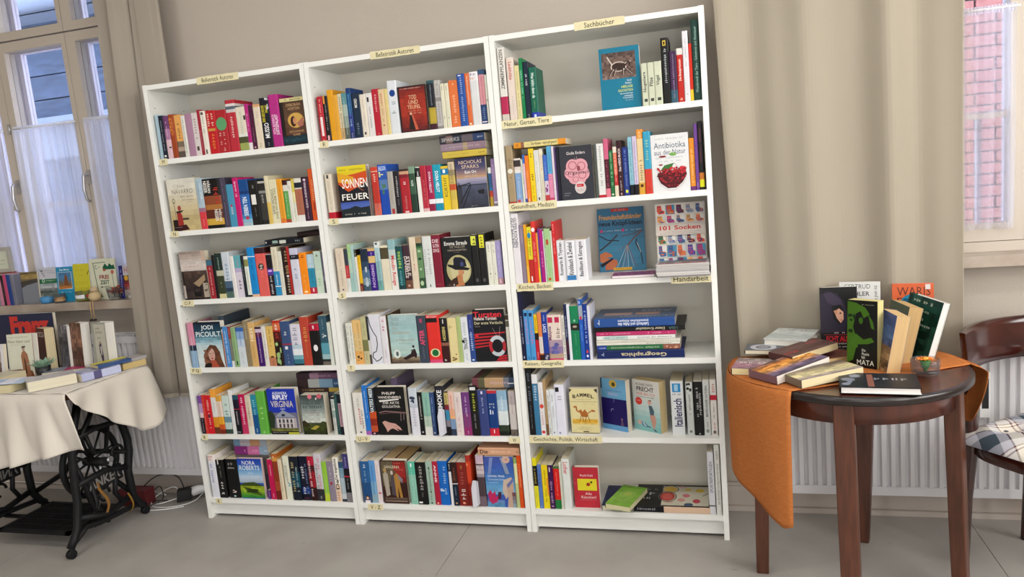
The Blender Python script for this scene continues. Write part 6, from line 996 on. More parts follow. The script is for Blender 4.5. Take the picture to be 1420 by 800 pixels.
def a_precht(A):
    A.grad(0, 0, 1, 1, ['d4d0c8', 'd0d0c8', 'c0d0cc', '98c0bc', '78b0ac'], 10, 2, .01); A.text('RICHARD DAVID', .14, .06, .78, .11, '3c3434', bold=0); A.text('PRECHT', .16, .13, .8, .22, '2c2428', bold=.02); A.text('WER BIN ICH', .14, .24, .82, .3, 'c05c50', bold=.0); A.text('und wenn ja, wie viele?', .14, .315, .8, .345, '302c2c'); A.ell(.22, .42, .13, .075, 'c83c34'); A.scrib(.14, .4, .3, .42, 'f0d8d0'); A.scrib(.16, .6, .5, .61, 'c09890'); A.scrib(.16, .64, .45, .65, 'c09890')
    A.ell(.62, .42, .07, .05, 'd0a090'); A.poly([(.56, .38), (.7, .37), (.66, .4)], '5a3c30'); A.poly([(.58, .48), (.7, .48), (.78, .58), (.76, .66), (.62, .66), (.6, .56)], '4c606c'); A.poly([(.6, .66), (.8, .66), (.84, .78), (.76, .93), (.7, .9), (.64, .78)], 'c09080'); A.poly([(.7, .92), (.8, .95), (.86, .98), (.76, .97)], '302c3c'); A.ell(.22, .84, .09, .04, 'd0a898'); A.poly([(.26, .82), (.42, .84), (.52, .88), (.5, .93), (.3, .9)], '5c88a0'); A.line([(.34, .84), (.44, .9)], .03, 'd8d4cc'); A.line([(.5, .9), (.62, .91)], .035, '3c5870')
def a_kuess(A):
    A.rect(0, 0, 1, 1, 'b8303c'); A.text('Roald Dahl', .28, .17, .78, .22, 'e8c8c8', bold=.01); A.rect(.16, .28, .92, .57, 'dcd030'); A.ell(.58, .42, .07, .04, '502018'); A.poly([(.5, .46), (.62, .36), (.68, .44)], 'b83828'); A.blobs(.6, .3, .8, .4, '3c3010', 5); A.text('Alle', .44, .62, .7, .68, 'f0d8d4', bold=0); A.text('Küsschen!', .28, .7, .86, .77, 'f0d8d4', bold=0); A.scrib(.24, .8, .88, .815, 'e0b0ac'); A.scrib(.05, .28, .1, .42, 'd08088', 'U')
# ------------------------------------------------------------ books that face the room
def shelf_group(u, r_): return 'books on the %s shelf of the %s bookcase' % (RN[r_], NAMES[u])
def faceout(label, u, r_, x0, w_, h, T, col, art, y=.010, hard=False, yaw=0, lean=0, page='d8ceb8', spine='-'):
    B = make_book(label, w_, h, T, col if ' ' in col else col, spine, front=art, hard=hard, pagecol=page, group=shelf_group(u, r_)); upright(B, x0, y, TOPS[r_], yaw, lean); return B
faceout('dark brown novel with round portrait of a woman, right end of top left shelf', 0, 0, .6595, .115, .195, .02, '2c221c', a_brown)
faceout('pale novel with red-coated figure, second shelf of left bookcase', 0, 1, .040, .150, .232, .035, 'd2ccba', a_navarro)
faceout('sepia harbour picture book facing out, third shelf of left bookcase', 0, 2, .049, .135, .220, .03, '5a4a42', a_harbour)
faceout('novel showing a woman with curly red hair, fourth shelf of left bookcase', 0, 3, .069, .142, .213, .034, '16242c', a_picoult, hard=True, page='e4dfd2')
faceout('blue hardback with white columned house, fifth shelf of left bookcase', 0, 4, .405, .142, .213, .036, '2338a8', a_virginia, hard=True)
faceout('paperback with grey sky over green hills, fifth shelf of left bookcase', 0, 4, .571, .119, .183, .045, '3a4440', a_hill)
faceout('blue paperback with green clifftop, bottom shelf of left bookcase', 0, 5, .195, .128, .196, .018, '3858a8', a_nora, page='d8c0b8')
faceout('rust red medieval novel with golden title, top shelf of middle bookcase', 1, 0, 1.198, .123, .181, .03, '2c1414', a_tod)
faceout('yellow, orange and black sunset novel, second shelf of middle bookcase', 1, 1, .889, .133, .214, .032, '9a8c88', a_sonnen, hard=True, page='b8aca8')
faceout('dark novel showing a boat jetty at dusk, second shelf of middle bookcase', 1, 1, 1.4125, .126, .199, .016, '282838', a_sparks)
faceout('black novel with hatted man against the moon, third shelf of middle bookcase', 1, 2, 1.3195, .126, .203, .03, '16151a', a_straub, hard=True)
faceout('sky blue novel with person sitting on beach, fourth shelf of middle bookcase', 1, 3, 1.0445, .127, .210, .028, 'a0bcbc', a_teige, hard=True, page='dcd8cc')
faceout('black and red thriller with a lifebuoy, fourth shelf of middle bookcase', 1, 3, 1.4235, .134, .218, .03, '1a181e', a_tursten, hard=True)
faceout('black hardback with hand and white title, fifth shelf of middle bookcase', 1, 4, .942, .138, .216, .03, '161214', a_vanden, hard=True)
faceout('hardback with painted historical figures, bottom shelf of middle bookcase', 1, 5, .929, .118, .199, .028, '4a1c1c', a_saeng, hard=True)
faceout('blue book with pink lotus and folded arms, bottom shelf of middle bookcase', 1, 5, 1.411, .128, .225, .022, '3c58a8', a_hong)
faceout('teal hardback with monkey relief picture, top shelf of right bookcase', 2, 0, 2.012, .149, .226, .03, '1c7490', a_heilige, y=.03, hard=True)
faceout('dark grey book with pink brain drawing, second shelf of right bookcase', 2, 1, 1.837, .128, .204, .026, '34353c', a_organ)
faceout('white book with dish of red berries, second shelf of right bookcase', 2, 1, 2.185, .136, .214, .02, 'dcdcdc', a_antib)
faceout('blue craft book about friendship bracelets leaning on the back panel', 2, 2, 1.930, .192, .262, .012, '3a7090', a_freund, y=.215, yaw=.03, lean=-.14)
faceout('sock knitting book with many colourful sock pictures, third right shelf', 2, 2, 2.178, .188, .270, .014, 'd0cac0', a_socken, y=.09, lean=-.12)
faceout('cream book parodying a cigarette packet with camel, fifth right shelf', 2, 4, 1.793, .117, .190, .024, 'd8cc98', a_bammel, y=.05, yaw=-.06)
faceout('light and dark blue paperback angled outwards, fifth right shelf', 2, 4, 1.914, .123, .216, .03, '6ca4c8 .38 241c58 .9 6098c4', a_maya, y=.115, yaw=-.47)
faceout('pale bestseller with cartoon figures and thick yellowed pages, fifth right shelf', 2, 4, 2.045, .130, .212, .045, 'd0d0c8', a_precht, y=.107, yaw=-.53, page='cdb98a')
faceout('small red hardback with yellow picture panel, bottom right shelf', 2, 5, 1.786, .105, .174, .025, 'b8303c', a_kuess, y=.033, hard=True)
# ------------------------------------------------------------ lying books
def lying(label, x0, z0, L, D, T, bands, txt, y=.015, u=0, r_=0, yaw=0, front=None, hard=False, page='d8ceb8', face_up=True):
    """spine to the room; L along the shelf"""
    B = make_book(label, D, L, T, bands, txt, front=front, hard=hard, pagecol=page, group=shelf_group(u, r_))
    if face_up: flat_up(B, (x0 + L, y, z0 + T), yaw)
    else: flat_down(B, (x0, y, z0), yaw)
    return B
def gap(a, b, n=1): return a
lying('black book lying across the books, third shelf of left bookcase', .500, 1.057 + .224, .19, .13, .022, '1a1c22', '~;.1;.22;a8b0b0;.4;D / r;.45;.62;c8ccc0;.2;.85 / r;.66;.8;90a8a0;.2;.75 / o;.95;.98;c8c8c8;.4', y=.012, u=0, r_=2, face_up=False)
lying('yellowed book lying at the right end over the third left shelf', .640, 1.057 + .248, .135, .19, .02, '2a1a18', '-', y=.05, u=0, r_=2, page='b89c6c')
# pile behind the two face-out novels on the fifth left shelf
for i, (T, c, s_, lb) in enumerate([(.095, '5a4c44', '-', 'thick brown album at the bottom of the pile behind two novels'), (.085, '3c4048', '-', 'thick grey album in the pile behind two novels'), (.020, 'b09848 .3 3c2c28', '~;.4;.9;d8c080;.3;D', 'dark and yellow book in the pile, fifth left shelf'), (.040, '38587c .2 7c9cb4 .5 a8aca8 .75 3a2c2c', '~;.3;.6;8c9cb0;.15;D / ~;.05;.18;b8d0e0;.3;D', 'blue beach-coloured book lying second from top, fifth left shelf'), (.028, '6c5068 .5 98788c .7 3c2c34', '~;.2;.7;c0a0b0;.3;D', 'dusky pink book lying on top of the pile, fifth left shelf')]):
    z = .418 + sum([.095, .085, .020, .040][:i]) + .0005 * i; lying(lb, .535, z, .225, .15, T, c, s_, y=.062, u=0, r_=4, face_up=False)
for i, (T, c, s_, lb) in enumerate([(.11, '4c4450', '-', 'thick purple-grey album under the pile behind the clifftop novel'), (.092, '5c5450', '-', 'brown album in the pile behind the clifftop novel'), (.042, '8aa0b4 .25 c06c98 .6 7c3070', '~;.3;.8;e0a0c0;.35;D / ~;.02;.12;e8e8f0;.2;D', 'pink and blue book lying below a grey one, bottom left shelf'), (.040, '98a0a8 .2 b08868 .5 a8a8b0 .8 6c88a0', '~;.2;.8;c8804c;.2;D', 'grey and orange book lying topmost, bottom left shelf')]):
    z = .102 + sum([.11, .092, .042][:i]) + .0005 * i; lying(lb, .170, z, .178, .16, T, c, s_, y=.038, u=0, r_=5, face_up=False)
spine_out(make_book('tall slate blue hardback behind the curly-haired woman novel', .20, .232, .03, '38444e', hard=True, group=shelf_group(0, 3)), .205, .048, TOPS[3])
spine_out(make_book('purple-grey hardback standing behind the black hand novel', .19, .245, .03, '5c5068', hard=True, group=shelf_group(1, 4)), 1.035, .045, TOPS[4])
spine_out(make_book('tan paperback behind the historical figures novel, left one', .16, .196, .055, '6a4038', group=shelf_group(1, 5), pagecol='c8ac80'), .985, .042, TOPS[5])
spine_out(make_book('tan paperback behind the historical figures novel, right one', .16, .192, .060, '382c2c', group=shelf_group(1, 5), pagecol='c0a070'), 1.047, .042, TOPS[5])
spine_out(make_book('dark red paperback half hidden behind the sunset novel', .13, .17, .03, '8c2430', group=shelf_group(1, 1)), .925, .05, TOPS[1])
lying('yellow book lying lowest of three above the boat jetty novel', 1.362, 1.372 + .2035, .185, .13, .026, 'c8b048', '~;.05;.2;706020;.3;D / ~;.4;.9;a08c38;.3;D', u=1, r_=1, face_up=False, y=.013)
lying('mauve book lying in the middle of three above the boat jetty novel', 1.358, 1.372 + .2305, .187, .13, .030, '8c7480 .4 a89470 .5 907c88', '~;.1;.9;b8a4a8;.3;D', u=1, r_=1, face_up=False, y=.013)
lying('dark blue-grey book lying topmost above the boat jetty novel', 1.355, 1.372 + .2615, .188, .13, .031, '2c3c60 .25 60585c .5 2c3440 .7 7a6460 .85 38343c', 'SPARKS;.55;.95;a8a4a0;.45;U / ~;.04;.16;c8d0e0;.25;D', u=1, r_=1, face_up=False, y=.013)
lying('golden dusk-coloured book lying flat over others, fifth middle shelf', 1.392, .418 + .206, .182, .15, .042, '38445c .12 6c7078 .25 b0906c .7 5a5840 .85 6c3c44', '~;.15;.6;c8a8b0;.3;D / r;.0;.14;d8dce4;.5;.6', u=1, r_=4, face_up=False, y=.014, page='dcd8d0')
lying('peach book with black script lying flat, bottom middle shelf', 1.388, .102 + .2270, .182, .14, .034, 'c89878 .1 cc9c7c', 'Die;.05;.24;201818;.5;D;.25 / ~;.32;.8;e8c8b0;.3;D / ~;.92;1;302020;.2;D', u=1, r_=5, page='c8b088', y=.014)
lying('yellow and orange back-care book lying across others, second right shelf', 1.662, 1.372 + .2155, .205, .14, .022, 'd88c28 .15 dccc88 .8 8a5c48 .86 d89428', 'Der Rücken - stark und gesund;.17;.66;404838;.6;U / ~;.68;.76;908c60;.25;U / o;.9;.97;c87820;.6', u=2, r_=1, face_up=False, y=.004, yaw=.012)
# the big pile of atlases (spines upside down)
zz = .738
def a_atlas(A):
    A.rect(0, 0, 1, 1, '50607c'); A.rect(.3, .1, .55, .45, 'b09088'); A.rect(.3, .5, .55, .8, 'a88478'); A.scrib(.1, .3, .2, .95, 'a8b4c4', 'U'); A.text('Atlas', .6, .55, .8, .95, '98a4b4', 'U'); 
for T, L, x0, D, c, s_, lb in [(.034, .338, 1.928, .215, '1c2858', 'Geographica;.28;.80;c8bc98;.6;U / ~;.03;.08;98a8c8;.6;U / r;.0;1;4c5c8c;.02;.06', 'navy world atlas with large gold title at the bottom of the pile'),
    (.0185, .322, 1.929, .20, '28408c .12 2c6440 .8 8c5848', '~;.15;.75;b8d0a8;.45;U / g;.82;.98;c89878;.1;.9 / ~;.02;.1;d0d8f0;.4;U', 'green and blue travel book second from bottom of the pile'),
    (.011, .322, 1.928, .19, 'd8d4c8', '~;.6;.9;686860;.5;U', 'thin cream book third from bottom of the pile'),
    (.011, .324, 1.928, .19, 'd4d0c4', '~;.3;.8;a8a098;.5;U', 'thin ivory book in the middle of the pile'),
    (.015, .305, 1.929, .18, 'd8dcd8 .1 b8ccc8 .4 dcdcd8', '~;.08;.4;608078;.5;U / ~;.5;.95;706c68;.5;U', 'white and pale green book below the pink one'),
    (.016, .308, 1.929, .18, 'b83868', '~;.05;.45;e8a8c0;.4;U / ~;.65;.95;e8a8c0;.5;U', 'pink book in the pile below the black one'),
    (.018, .348, 1.925, .21, '141618', 'Dieter Kronzucker;.46;.78;c0b8a0;.6;U / USA;.82;.92;4c6c6c;.6;U', 'long black travel book below the blue anatomy atlas'),
    (.036, .312, 1.924, .20, '2c5090', 'Lehrbuch und Atlas des;.3;.68;e0e4ec;.35;U;.12 / menschlichen Körpers;.3;.68;e0e4ec;.35;U;.52 / ~;.03;.07;d0d8e8;.7;U / r;.67;.673;90a0c8;0;1', 'blue anatomy atlas on top of the pile of large books')]:
    lying(lb, x0, zz, L, D, T, c, s_, u=2, r_=3, hard=T > .014, page='d8d0c0', y=.011 + random.uniform(0, .004), front=a_atlas if T == .036 else None); zz += T + .0004
# crafts shelf: booklet and magazines
def a_pink(A):
    A.rect(0, 0, 1, 1, '8c4c78')
    for k in range(60): a, b = A.r.uniform(.03, .95), A.r.uniform(.03, .95); A.ell(a, b, .03, .03, A.r.choice(['c888a8', '643868', 'a85c80', 'd8a8b8']), 6)
B = make_book('pink and purple crochet pattern booklet lying by the magazines', .165, .10, .010, '8c4c78', front=a_pink, group=shelf_group(2, 2), name='booklet', pagecol='d8d0d0'); flat_page(B, (2.005, .010, 1.057 + .0105), 0)
def a_mag(seed):
    def f(A):
        rr = random.Random(seed); A.rect(0, 0, 1, 1, rr.choice(['c8c4cc', 'b8b4b8', 'd0ccc8'])); A.grad(.05, .05, .95, .95, [rr.choice(['a05c60', '5c6c98', 'b08c70', '7c8c88']) for _ in range(3)], 6, 6, .4); A.scrib(.1, .05, .7, .18, 'c83848')
    return f
z = 1.057
for i, lb in enumerate(['bottom', 'second from bottom', 'third from bottom', 'fourth from bottom', 'fifth from bottom', 'third from top', 'second from top', 'top']):
    t = [.007, .006, .008, .005, .006, .006, .005, .004][i]
    B = make_book('knitting magazine, %s of the stack below the sock book' % lb, .195, .145, t, random.choice(['b8b4b0', 'c4c4c8', 'a8a4a0', 'd0ccc8']), front=a_mag(i), group='magazines on the crafts shelf', name='magazine', cat='magazine', pagecol=random.choice(['b0aca8', 'c8c4c0', '908c8c'])); flat_page(B, (2.178 + random.uniform(0, .004) - (.0), -.040 + random.uniform(0, .012), z + t), random.uniform(-.01, .01)); z += t + .0004
# bottom right shelf
def a_cook(A):
    A.rect(0, 0, 1, 1, '1a1a1c'); A.scrib(.3, .08, .42, .3, 'a8a8a4', 'D'); A.scrib(.5, .06, .66, .3, 'a8a8a4', 'D'); A.scrib(.72, .1, .8, .3, '888884', 'D')
    A.rect(.05, .36, .93, .98, 'cfc8b4')
    for u, v, ru, rv, c in ((.78, .46, .13, .09, 'd8b048'), (.45, .43, .2, .10, 'a83830'), (.44, .43, .15, .07, 'c85850'), (.78, .70, .06, .05, 'd8c050'), (.74, .86, .08, .06, 'd8bc3c'), (.5, .68, .08, .05, 'c87078'), (.3, .62, .08, .05, 'd0988c'), (.26, .82, .09, .05, 'c04858'), (.1, .72, .07, .06, '48546c'), (.2, .46, .05, .06, 'c8a890'), (.9, .62, .04, .06, 'c8a0a0')): A.ell(u, v, ru, rv, c)
    A.ring(.44, .43, .24, .125, .88, '504c48'); A.ring(.78, .46, .17, .115, .88, '5c5850'); A.line([(.5, .9), (.62, .97)], .02, '34302c')
lying('large black cookbook with colourful abstract blobs, bottom right shelf', 2.031, .102, .30, .21, .027, '141416 .0 141416', '-', y=.008, u=2, r_=5, front=a_cook, page='d8c8b0') if False else None
B = make_book('large black cookbook with colourful abstract blobs, bottom right shelf', .21, .30, .027, '1a1a1c .40 d8b89c', 'q;.0;.01;1a1a1c;0;1 / ~;.05;.3;a8a8a8;.4;D', front=a_cook, group=shelf_group(2, 5), pagecol='d8c8b0')
flat_up(B, (2.331, .008, .102 + .027)); 
B = make_book('navy book lying underneath the green one, bottom right shelf', .115, .20, .021, '242c58', group=shelf_group(2, 5)); flat_page(B, (1.900, .012, .102 + .021), 0)
def a_green(A):
    A.grad(0, 0, 1, 1, ['6c9c2c', '78a838', '88b448', '7cac40'], 8, 5, .08); A.scrib(.3, .06, .72, .12, '40602c'); A.ring(.5, .42, .3, .16, .93, 'b0c878', 24); A.ell(.5, .42, .22, .12, '98b858'); A.ell(.5, .42, .16, .08, 'a8bc50'); A.scrib(.3, .66, .75, .69, 'c8d898'); A.scrib(.3, .74, .7, .77, 'c8d898')
B = make_book('bright green book lying askew on top, bottom right shelf', .105, .195, .020, '6c9c2c', front=a_green, group=shelf_group(2, 5), pagecol='cfc8a0'); flat_page(B, (1.922, -.030, .1315 + .020), -.28)
# leaflets sticking out between the books
def leaflet(label, x, y, z, w_, h, yaw, lean=0, col='c8c8d0'):
    mb = MB(); mb.face([(0, 0, 0), (w_, 0, .01), (w_, .0, h), (w_ * .4, 0, h), (0, 0, h * .72)], hx(col)); mb.face([(w_, 0, .01), (w_ * 1.25, .02, .012), (w_ * 1.25, .02, h * .9), (w_, 0, h)], hx(col)); o = mb.build('leaflet', m_paper); md = o.modifiers.new('t', 'SOLIDIFY'); md.thickness = .0006
    o.matrix_world = Matrix.Translation((x, y, z)) @ Matrix.Rotation(yaw, 4, 'Z') @ Matrix.Rotation(lean, 4, 'X'); tag(o, label, 'paper', None)
leaflet('folded white leaflet sticking out beside the broad black book', 1.232, -.012, .4185, .022, .125, .1)
leaflet('folded white leaflet sticking out beside the orange red book', 1.352, -.014, .1025, .022, .125, .1)
# ------------------------------------------------------------ round table
TC = Vector((2.822, -.23)); TR = .349; TZ = .755
t = thing('round_table', 'round dark reddish wooden table with a black rim', 'table', (TC.x, TC.y, 0))
mb = MB(); mb.lathe((0, 0, 0), [(0, TZ - .0005), (TR - .014, TZ - .0005)], 72, smooth=False); mb.build('tabletop', m_wood, t, merge=True)
mb = MB(); mb.lathe((0, 0, 0), [(TR - .014, TZ), (TR - .004, TZ - .001), (TR, TZ - .006), (TR, TZ - .022), (TR - .008, TZ - .028), (TR - .03, TZ - .028), (0, TZ - .028)], 72); mb.build('rim', m_edge, t)
mb = MB(); mb.lathe((0, 0, 0), [(TR - .042, TZ - .028), (TR - .042, TZ - .095), (TR - .060, TZ - .095), (TR - .060, TZ - .028)], 72); mb.build('apron', m_wood, t)
for ang, foot in ((-104, (2.755, -.575)), (178, (2.51, -.215)), (72, (2.884, .045)), (-26, (3.118, -.325))):
    a = math.radians(ang); rr = TR - .055; top = Vector((rr * math.cos(a), rr * math.sin(a), TZ - .03)); bt = Vector((foot[0] - TC.x, foot[1] - TC.y, 0))
    n = Vector((math.cos(a), math.sin(a), 0)); sd = Vector((-n.y, n.x, 0)); mb = MB()
    def cs(p, wt, th): return [p + sd * wt + n * th, p - sd * wt + n * th, p - sd * wt - n * th, p + sd * wt - n * th]
    ks = [(0, .0255, .021), (.25, .0275, .023), (.55, .0285, .0235), (.86, .029, .024), (1, .029, .024)]; rings = [cs(bt.lerp(top, k), w_, th) for k, w_, th in ks]
    for r0, r1 in zip(rings, rings[1:]):
        for i in range(4): mb.face([r0[i], r0[(i + 1) % 4], r1[(i + 1) % 4], r1[i]])
    mb.face(rings[0][::-1]); mb.face(rings[-1]); o = weld(mb.build('leg', m_woodleg, t)); bevel(o, .004, 2)
# orange runner: top part, then over the left rim and over the right rim
def cloth_piece(fn, nu, nv, mb): mb.grid(fn, nu, nv)
mb = MB(); zt = TZ + .0018
def rimpt(a, r=TR): return Vector((TC.x + r * math.cos(math.radians(a)), TC.y + r * math.sin(math.radians(a))))
aL0, aL1 = 232, 158      # along the left rim, front to back
aR0, aR1 = 0, 40
def topf(u, v):
    # u from the left rim to the right rim, v from front edge to back edge
    A0 = rimpt(aL0 + (aL1 - aL0) * v, TR + .048 * min(1, v * 1.8)); A1 = rimpt(aR0 + (aR1 - aR0) * v); p = A0.lerp(A1, u)
    bow = math.sin(u * math.pi); p = p + Vector((.0, (-.010 if v < .5 else .02) * bow * (1 if v in (0, 1) else 1)))
    return (p.x, p.y, zt + .0012 * math.sin(u * 23 + v * 7) ** 2)
mb.grid(topf, 40, 14)
def hangL(u, v):
    a = aL0 + (aL1 - aL0) * u; drop = [(0, .445), (.06, .46), (.45, .40), (.8, .345), (.93, .33), (1, .30)]
    for (p, q), (p2, q2) in zip(drop, drop[1:]):
        if p <= u <= p2: D = q + (q2 - q) * (u - p) / (p2 - p); break
    s_ = v; k = min(1, s_ * 8); out = .008 * math.sin(k * math.pi / 2) + .022 * math.sin(u * 9 + 1.2) * s_ * .6 - .02 * s_; r = TR + .003 + .048 * min(1, u * 1.8) + out; p = rimpt(a + 3 * s_ * (u - .5), r)
    return (p.x, p.y, zt - .0 - D * (s_ ** 1.0) * (1 if s_ > .02 else s_ * 50))
mb.grid(hangL, 28, 26)
def hangR(u, v):
    a = aR0 + (aR1 - aR0) * u; D = .20 + .0 * u - .07 * abs(u - .25) + .05 * u; k = min(1, v * 6); r = TR + .003 + .050 * math.sin(k * math.pi / 2) - .045 * v * v + .008 * math.sin(u * 8) * v; p = rimpt(a, r)
    return (p.x, p.y, zt - D * v)
mb.grid(hangR, 18, 14)
o = mb.build('table_runner', m_orange, merge=True); md = o.modifiers.new('t', 'SOLIDIFY'); md.thickness = .0016; md.offset = 0; tag(o, 'orange woven runner draped over the round wooden table', 'tablecloth')
# books on the round table
G = 'books on the round table'; ZT = TZ + .0045
def tb(label, w_, h, T, bands, front=None, hard=False, page='d8ceb8', spine='-'): return make_book(label, w_, h, T, bands, spine, front=front, hard=hard, pagecol=page, group=G)
def photo(cols, txt=None, seed=1, jit=.3, tcol='e0d8d0', band=None):
    def f(A):
        A.grad(0, 0, 1, 1, cols, 12, 8, jit)
        if band: A.rect(*band)
        if txt:
            for i, (s_, a, b, c, d) in enumerate(txt): A.scrib(a, b, c, d, tcol)
    return f
def a_hood(A):
    A.rect(0, 0, 1, 1, '121016'); A.poly([(.0, .12), (.2, .06), (.45, .1), (.66, .26), (.74, .5), (.66, .72), (.0, .74)], '2c2634'); A.poly([(.1, .1), (.3, .08), (.55, .2), (.62, .3), (.4, .3), (.2, .24)], '3c3444'); A.poly([(.3, .3), (.55, .28), (.64, .4), (.62, .54), (.5, .6), (.34, .5)], '0c0a0e'); A.poly([(.38, .4), (.5, .34), (.62, .4), (.62, .52), (.54, .58), (.44, .5)], 'c89880'); A.poly([(.36, .38), (.46, .36), (.45, .44), (.4, .44)], 'b88468'); A.ell(.54, .42, .03, .012, '2c2020'); A.ell(.56, .53, .025, .01, 'a05048')
    A.scrib(.36, .72, .66, .75, 'd8d0c8'); A.rect(.08, .765, 1, .77, 'c83038'); A.text('ECHT ALS ICH', .14, .79, .98, .87, 'c82430', bold=.03); A.rect(.08, .88, 1, .885, 'c83038'); A.scrib(.26, .9, .86, .925, 'd8d0c8'); A.scrib(.4, .95, .7, .975, 'd8d0c8')
upright(tb('black hardback with hooded woman standing on the round table', .124, .225, .022, '121016', a_hood, True, 'e0dcd0'), 2.756, .005, ZT, -.05, -.10)
def a_gert(A): A.rect(0, 0, 1, 1, 'd8d8d4'); A.text('GERTRUD', .12, .035, .76, .105, '34383c', bold=0); A.text('BOHLER', .14, .15, .74, .22, '34383c', bold=.01); A.text('zu und kurz', .86, .06, .95, .38, '30343c', 'D', bold=0)
upright(tb('white book with thin black capitals behind the black hooded one', .136, .232, .022, 'd8d8d4', a_gert, False, 'c8c4c8'), 2.828, .065, ZT, -.18, -.10)
def a_mata(A):
    A.rect(0, 0, 1, 1, '1a1c18'); A.poly([(.02, .02), (.3, .04), (.6, .1), (.75, .2), (.55, .26), (.45, .16), (.3, .2), (.2, .4), (.3, .55), (.14, .75), (.0, .8)], '426a20'); A.poly([(.7, .2), (.85, .3), (.9, .42), (.8, .4)], '426a20'); A.poly([(.3, .5), (.55, .58), (.8, .54), (.9, .6), (.7, .64), (.5, .66), (.3, .72), (.2, .9), (.0, .95), (.0, .7)], '446c22'); A.ell(.5, .4, .2, .14, '14160f'); A.ell(.46, .3, .07, .05, '3c6420'); A.poly([(.36, .66), (.7, .64), (.8, .8), (.6, .9), (.36, .86)], '1c1e18'); A.blobs(.02, .2, .3, .5, '203410', 6); A.scrib(.5, .05, .9, .07, 'a8b090'); A.text('Die', .5, .72, .62, .76, 'd8dcd0'); A.text('Flucht', .5, .775, .74, .815, 'd8dcd0'); A.text('von', .48, .83, .6, .87, 'd8dcd0'); A.text('MATA', .34, .885, .9, .96, 'e4e8dc', bold=0)
upright(tb('tall green and black paperback with shadowy face and white title', .10, .222, .042, '1a1c18', a_mata, False, 'd0c488'), 2.806, -.225, ZT, -.62, -.05)
def a_waris(A): A.rect(0, 0, 1, 1, 'cc6038'); A.text('WARIS', .12, .06, .92, .2, '5c3028', bold=0); A.text('DIRIE', .12, .23, .9, .37, '5c3028', bold=0); A.ell(.45, .34, .26, .16, '2c7c98'); A.blobs(.22, .24, .7, .46, '1c5c80', 8); A.rect(.8, .02, .92, .1, 'd8d0cc')
upright(tb('orange book with blue flower and brown capitals on round table', .132, .222, .02, 'cc6038', a_waris, False), 3.002, .045, ZT, -.16, -.14)
def a_blue(A): A.grad(0, 0, 1, .55, ['303c70', '40588c', '506c98', '48507c'], 8, 4, .3); A.grad(0, .55, 1, 1, ['604030', 'b09068', '5c4430', 'a88860'], 8, 5, .4)
B = tb('paperback leaning with blue and brown picture cover, pages to front', .120, .190, .042, '4c5c88', a_blue, False, 'c8a878'); upright(B, 2.852, -.272, ZT, -1.13, 0); B.matrix_world = Matrix.Translation((2.885, -.210, ZT)) @ Matrix.Rotation(.18, 4, 'Y') @ Matrix.Rotation(-1.40, 4, 'Z')
def a_olive(A): A.rect(0, 0, 1, 1, '5c6450'); A.grad(.1, .3, .9, .9, ['6c6c50', '7c6c54', '4c5444'], 6, 5, .25); A.scrib(.3, .12, .6, .2, 'c8c8b0')
B = tb('olive paperback with curved yellowed pages leaning to the left', .120, .200, .046, '5c6450', a_olive, False, 'b89868'); B.matrix_world = Matrix.Translation((2.925, -.100, ZT)) @ Matrix.Rotation(.22, 4, 'Y') @ Matrix.Rotation(-1.30, 4, 'Z')
def a_dkgreen(A): A.grad(0, 0, 1, 1, ['24443c', '1c382c', '2c4c3c', '203c30'], 10, 8, .35); A.scrib(.1, .05, .75, .11, 'c8d0b8'); A.scrib(.1, .2, .7, .24, 'a8b098'); A.scrib(.3, .32, .6, .37, 'c8d0b8'); A.scrib(.3, .41, .85, .46, 'c8d0b8'); A.blobs(.1, .5, .9, .95, '142c24', 10)
B = tb('dark green leafy hardback leaning right with white page edges', .135, .215, .034, '24443c', a_dkgreen, True, 'dcd8d4'); B.matrix_world = Matrix.Translation((2.978, -.075, ZT + .004)) @ Matrix.Rotation(.26, 4, 'Y') @ Matrix.Rotation(-.98, 4, 'Z')
# flat books, left heap
def fp(B, x, y, z, yaw, tilt=0, roll=0): flat_page(B, (x, y, z), yaw, tilt, roll); return B
T1 = .022
B = tb('mauve patterned paperback lying leftmost on the orange runner', .155, .140, T1, '8c6c74', photo(['8c8078', 'a08c90', 'b08090', '786068'], [('~', .1, .35, .8, .5)], jit=.35), False, 'd8c898'); fp(B, 2.432, -.318, ZT + T1, -.20)
B = tb('dark red titled paperback lying across others in the heap', .215, .105, .024, '5c3c38', photo(['5c4440', '6c504c', '503834', '705450'], [('~', .05, .55, .35, .75), ('~', .62, .2, .92, .38)], jit=.2, tcol='c83844'), False, 'd4c498'); fp(B, 2.628, -.290, ZT + .0245 + .024, .72, 0, -.06)
B = tb('paperback with white circular emblem at the back of heap', .15, .10, .014, '3c4048', lambda A: (A.rect(0, 0, 1, 1, '60646c'), A.ring(.4, .5, .3, .42, .6, 'c0c0c8'), A.ell(.4, .5, .12, .16, '94949c')), False, 'd8d0b8'); fp(B, 2.482, -.135, ZT + .0235 + .014, -.15)
B = tb('grey and white hardback topmost on the heap of flat books', .150, .195, .022, 'c4c8c8', photo(['b8bcbc', 'c8ccc8', 'a8b0b0', 'ccd0cc'], [('~', .3, .1, .8, .2)], jit=.1, tcol='787c80'), True, 'e0dcd0'); fp(B, 2.550, -.062, ZT + .0600, -.36)
B = tb('paperback with orange flame cover lying nearest in the heap', .235, .120, .028, '806068', photo(['605058', 'c07838', 'd89848', '70607c', '504858'], [], jit=.4), False, 'd6cfc4'); fp(B, 2.566, -.452, ZT + .0285, .72, 0, -.09)
B = tb('thin yellowed paperback under the dark red titled book', .17, .11, .018, '6c4438', None, False, 'd0b888'); fp(B, 2.700, -.235, ZT + .0185, .50)
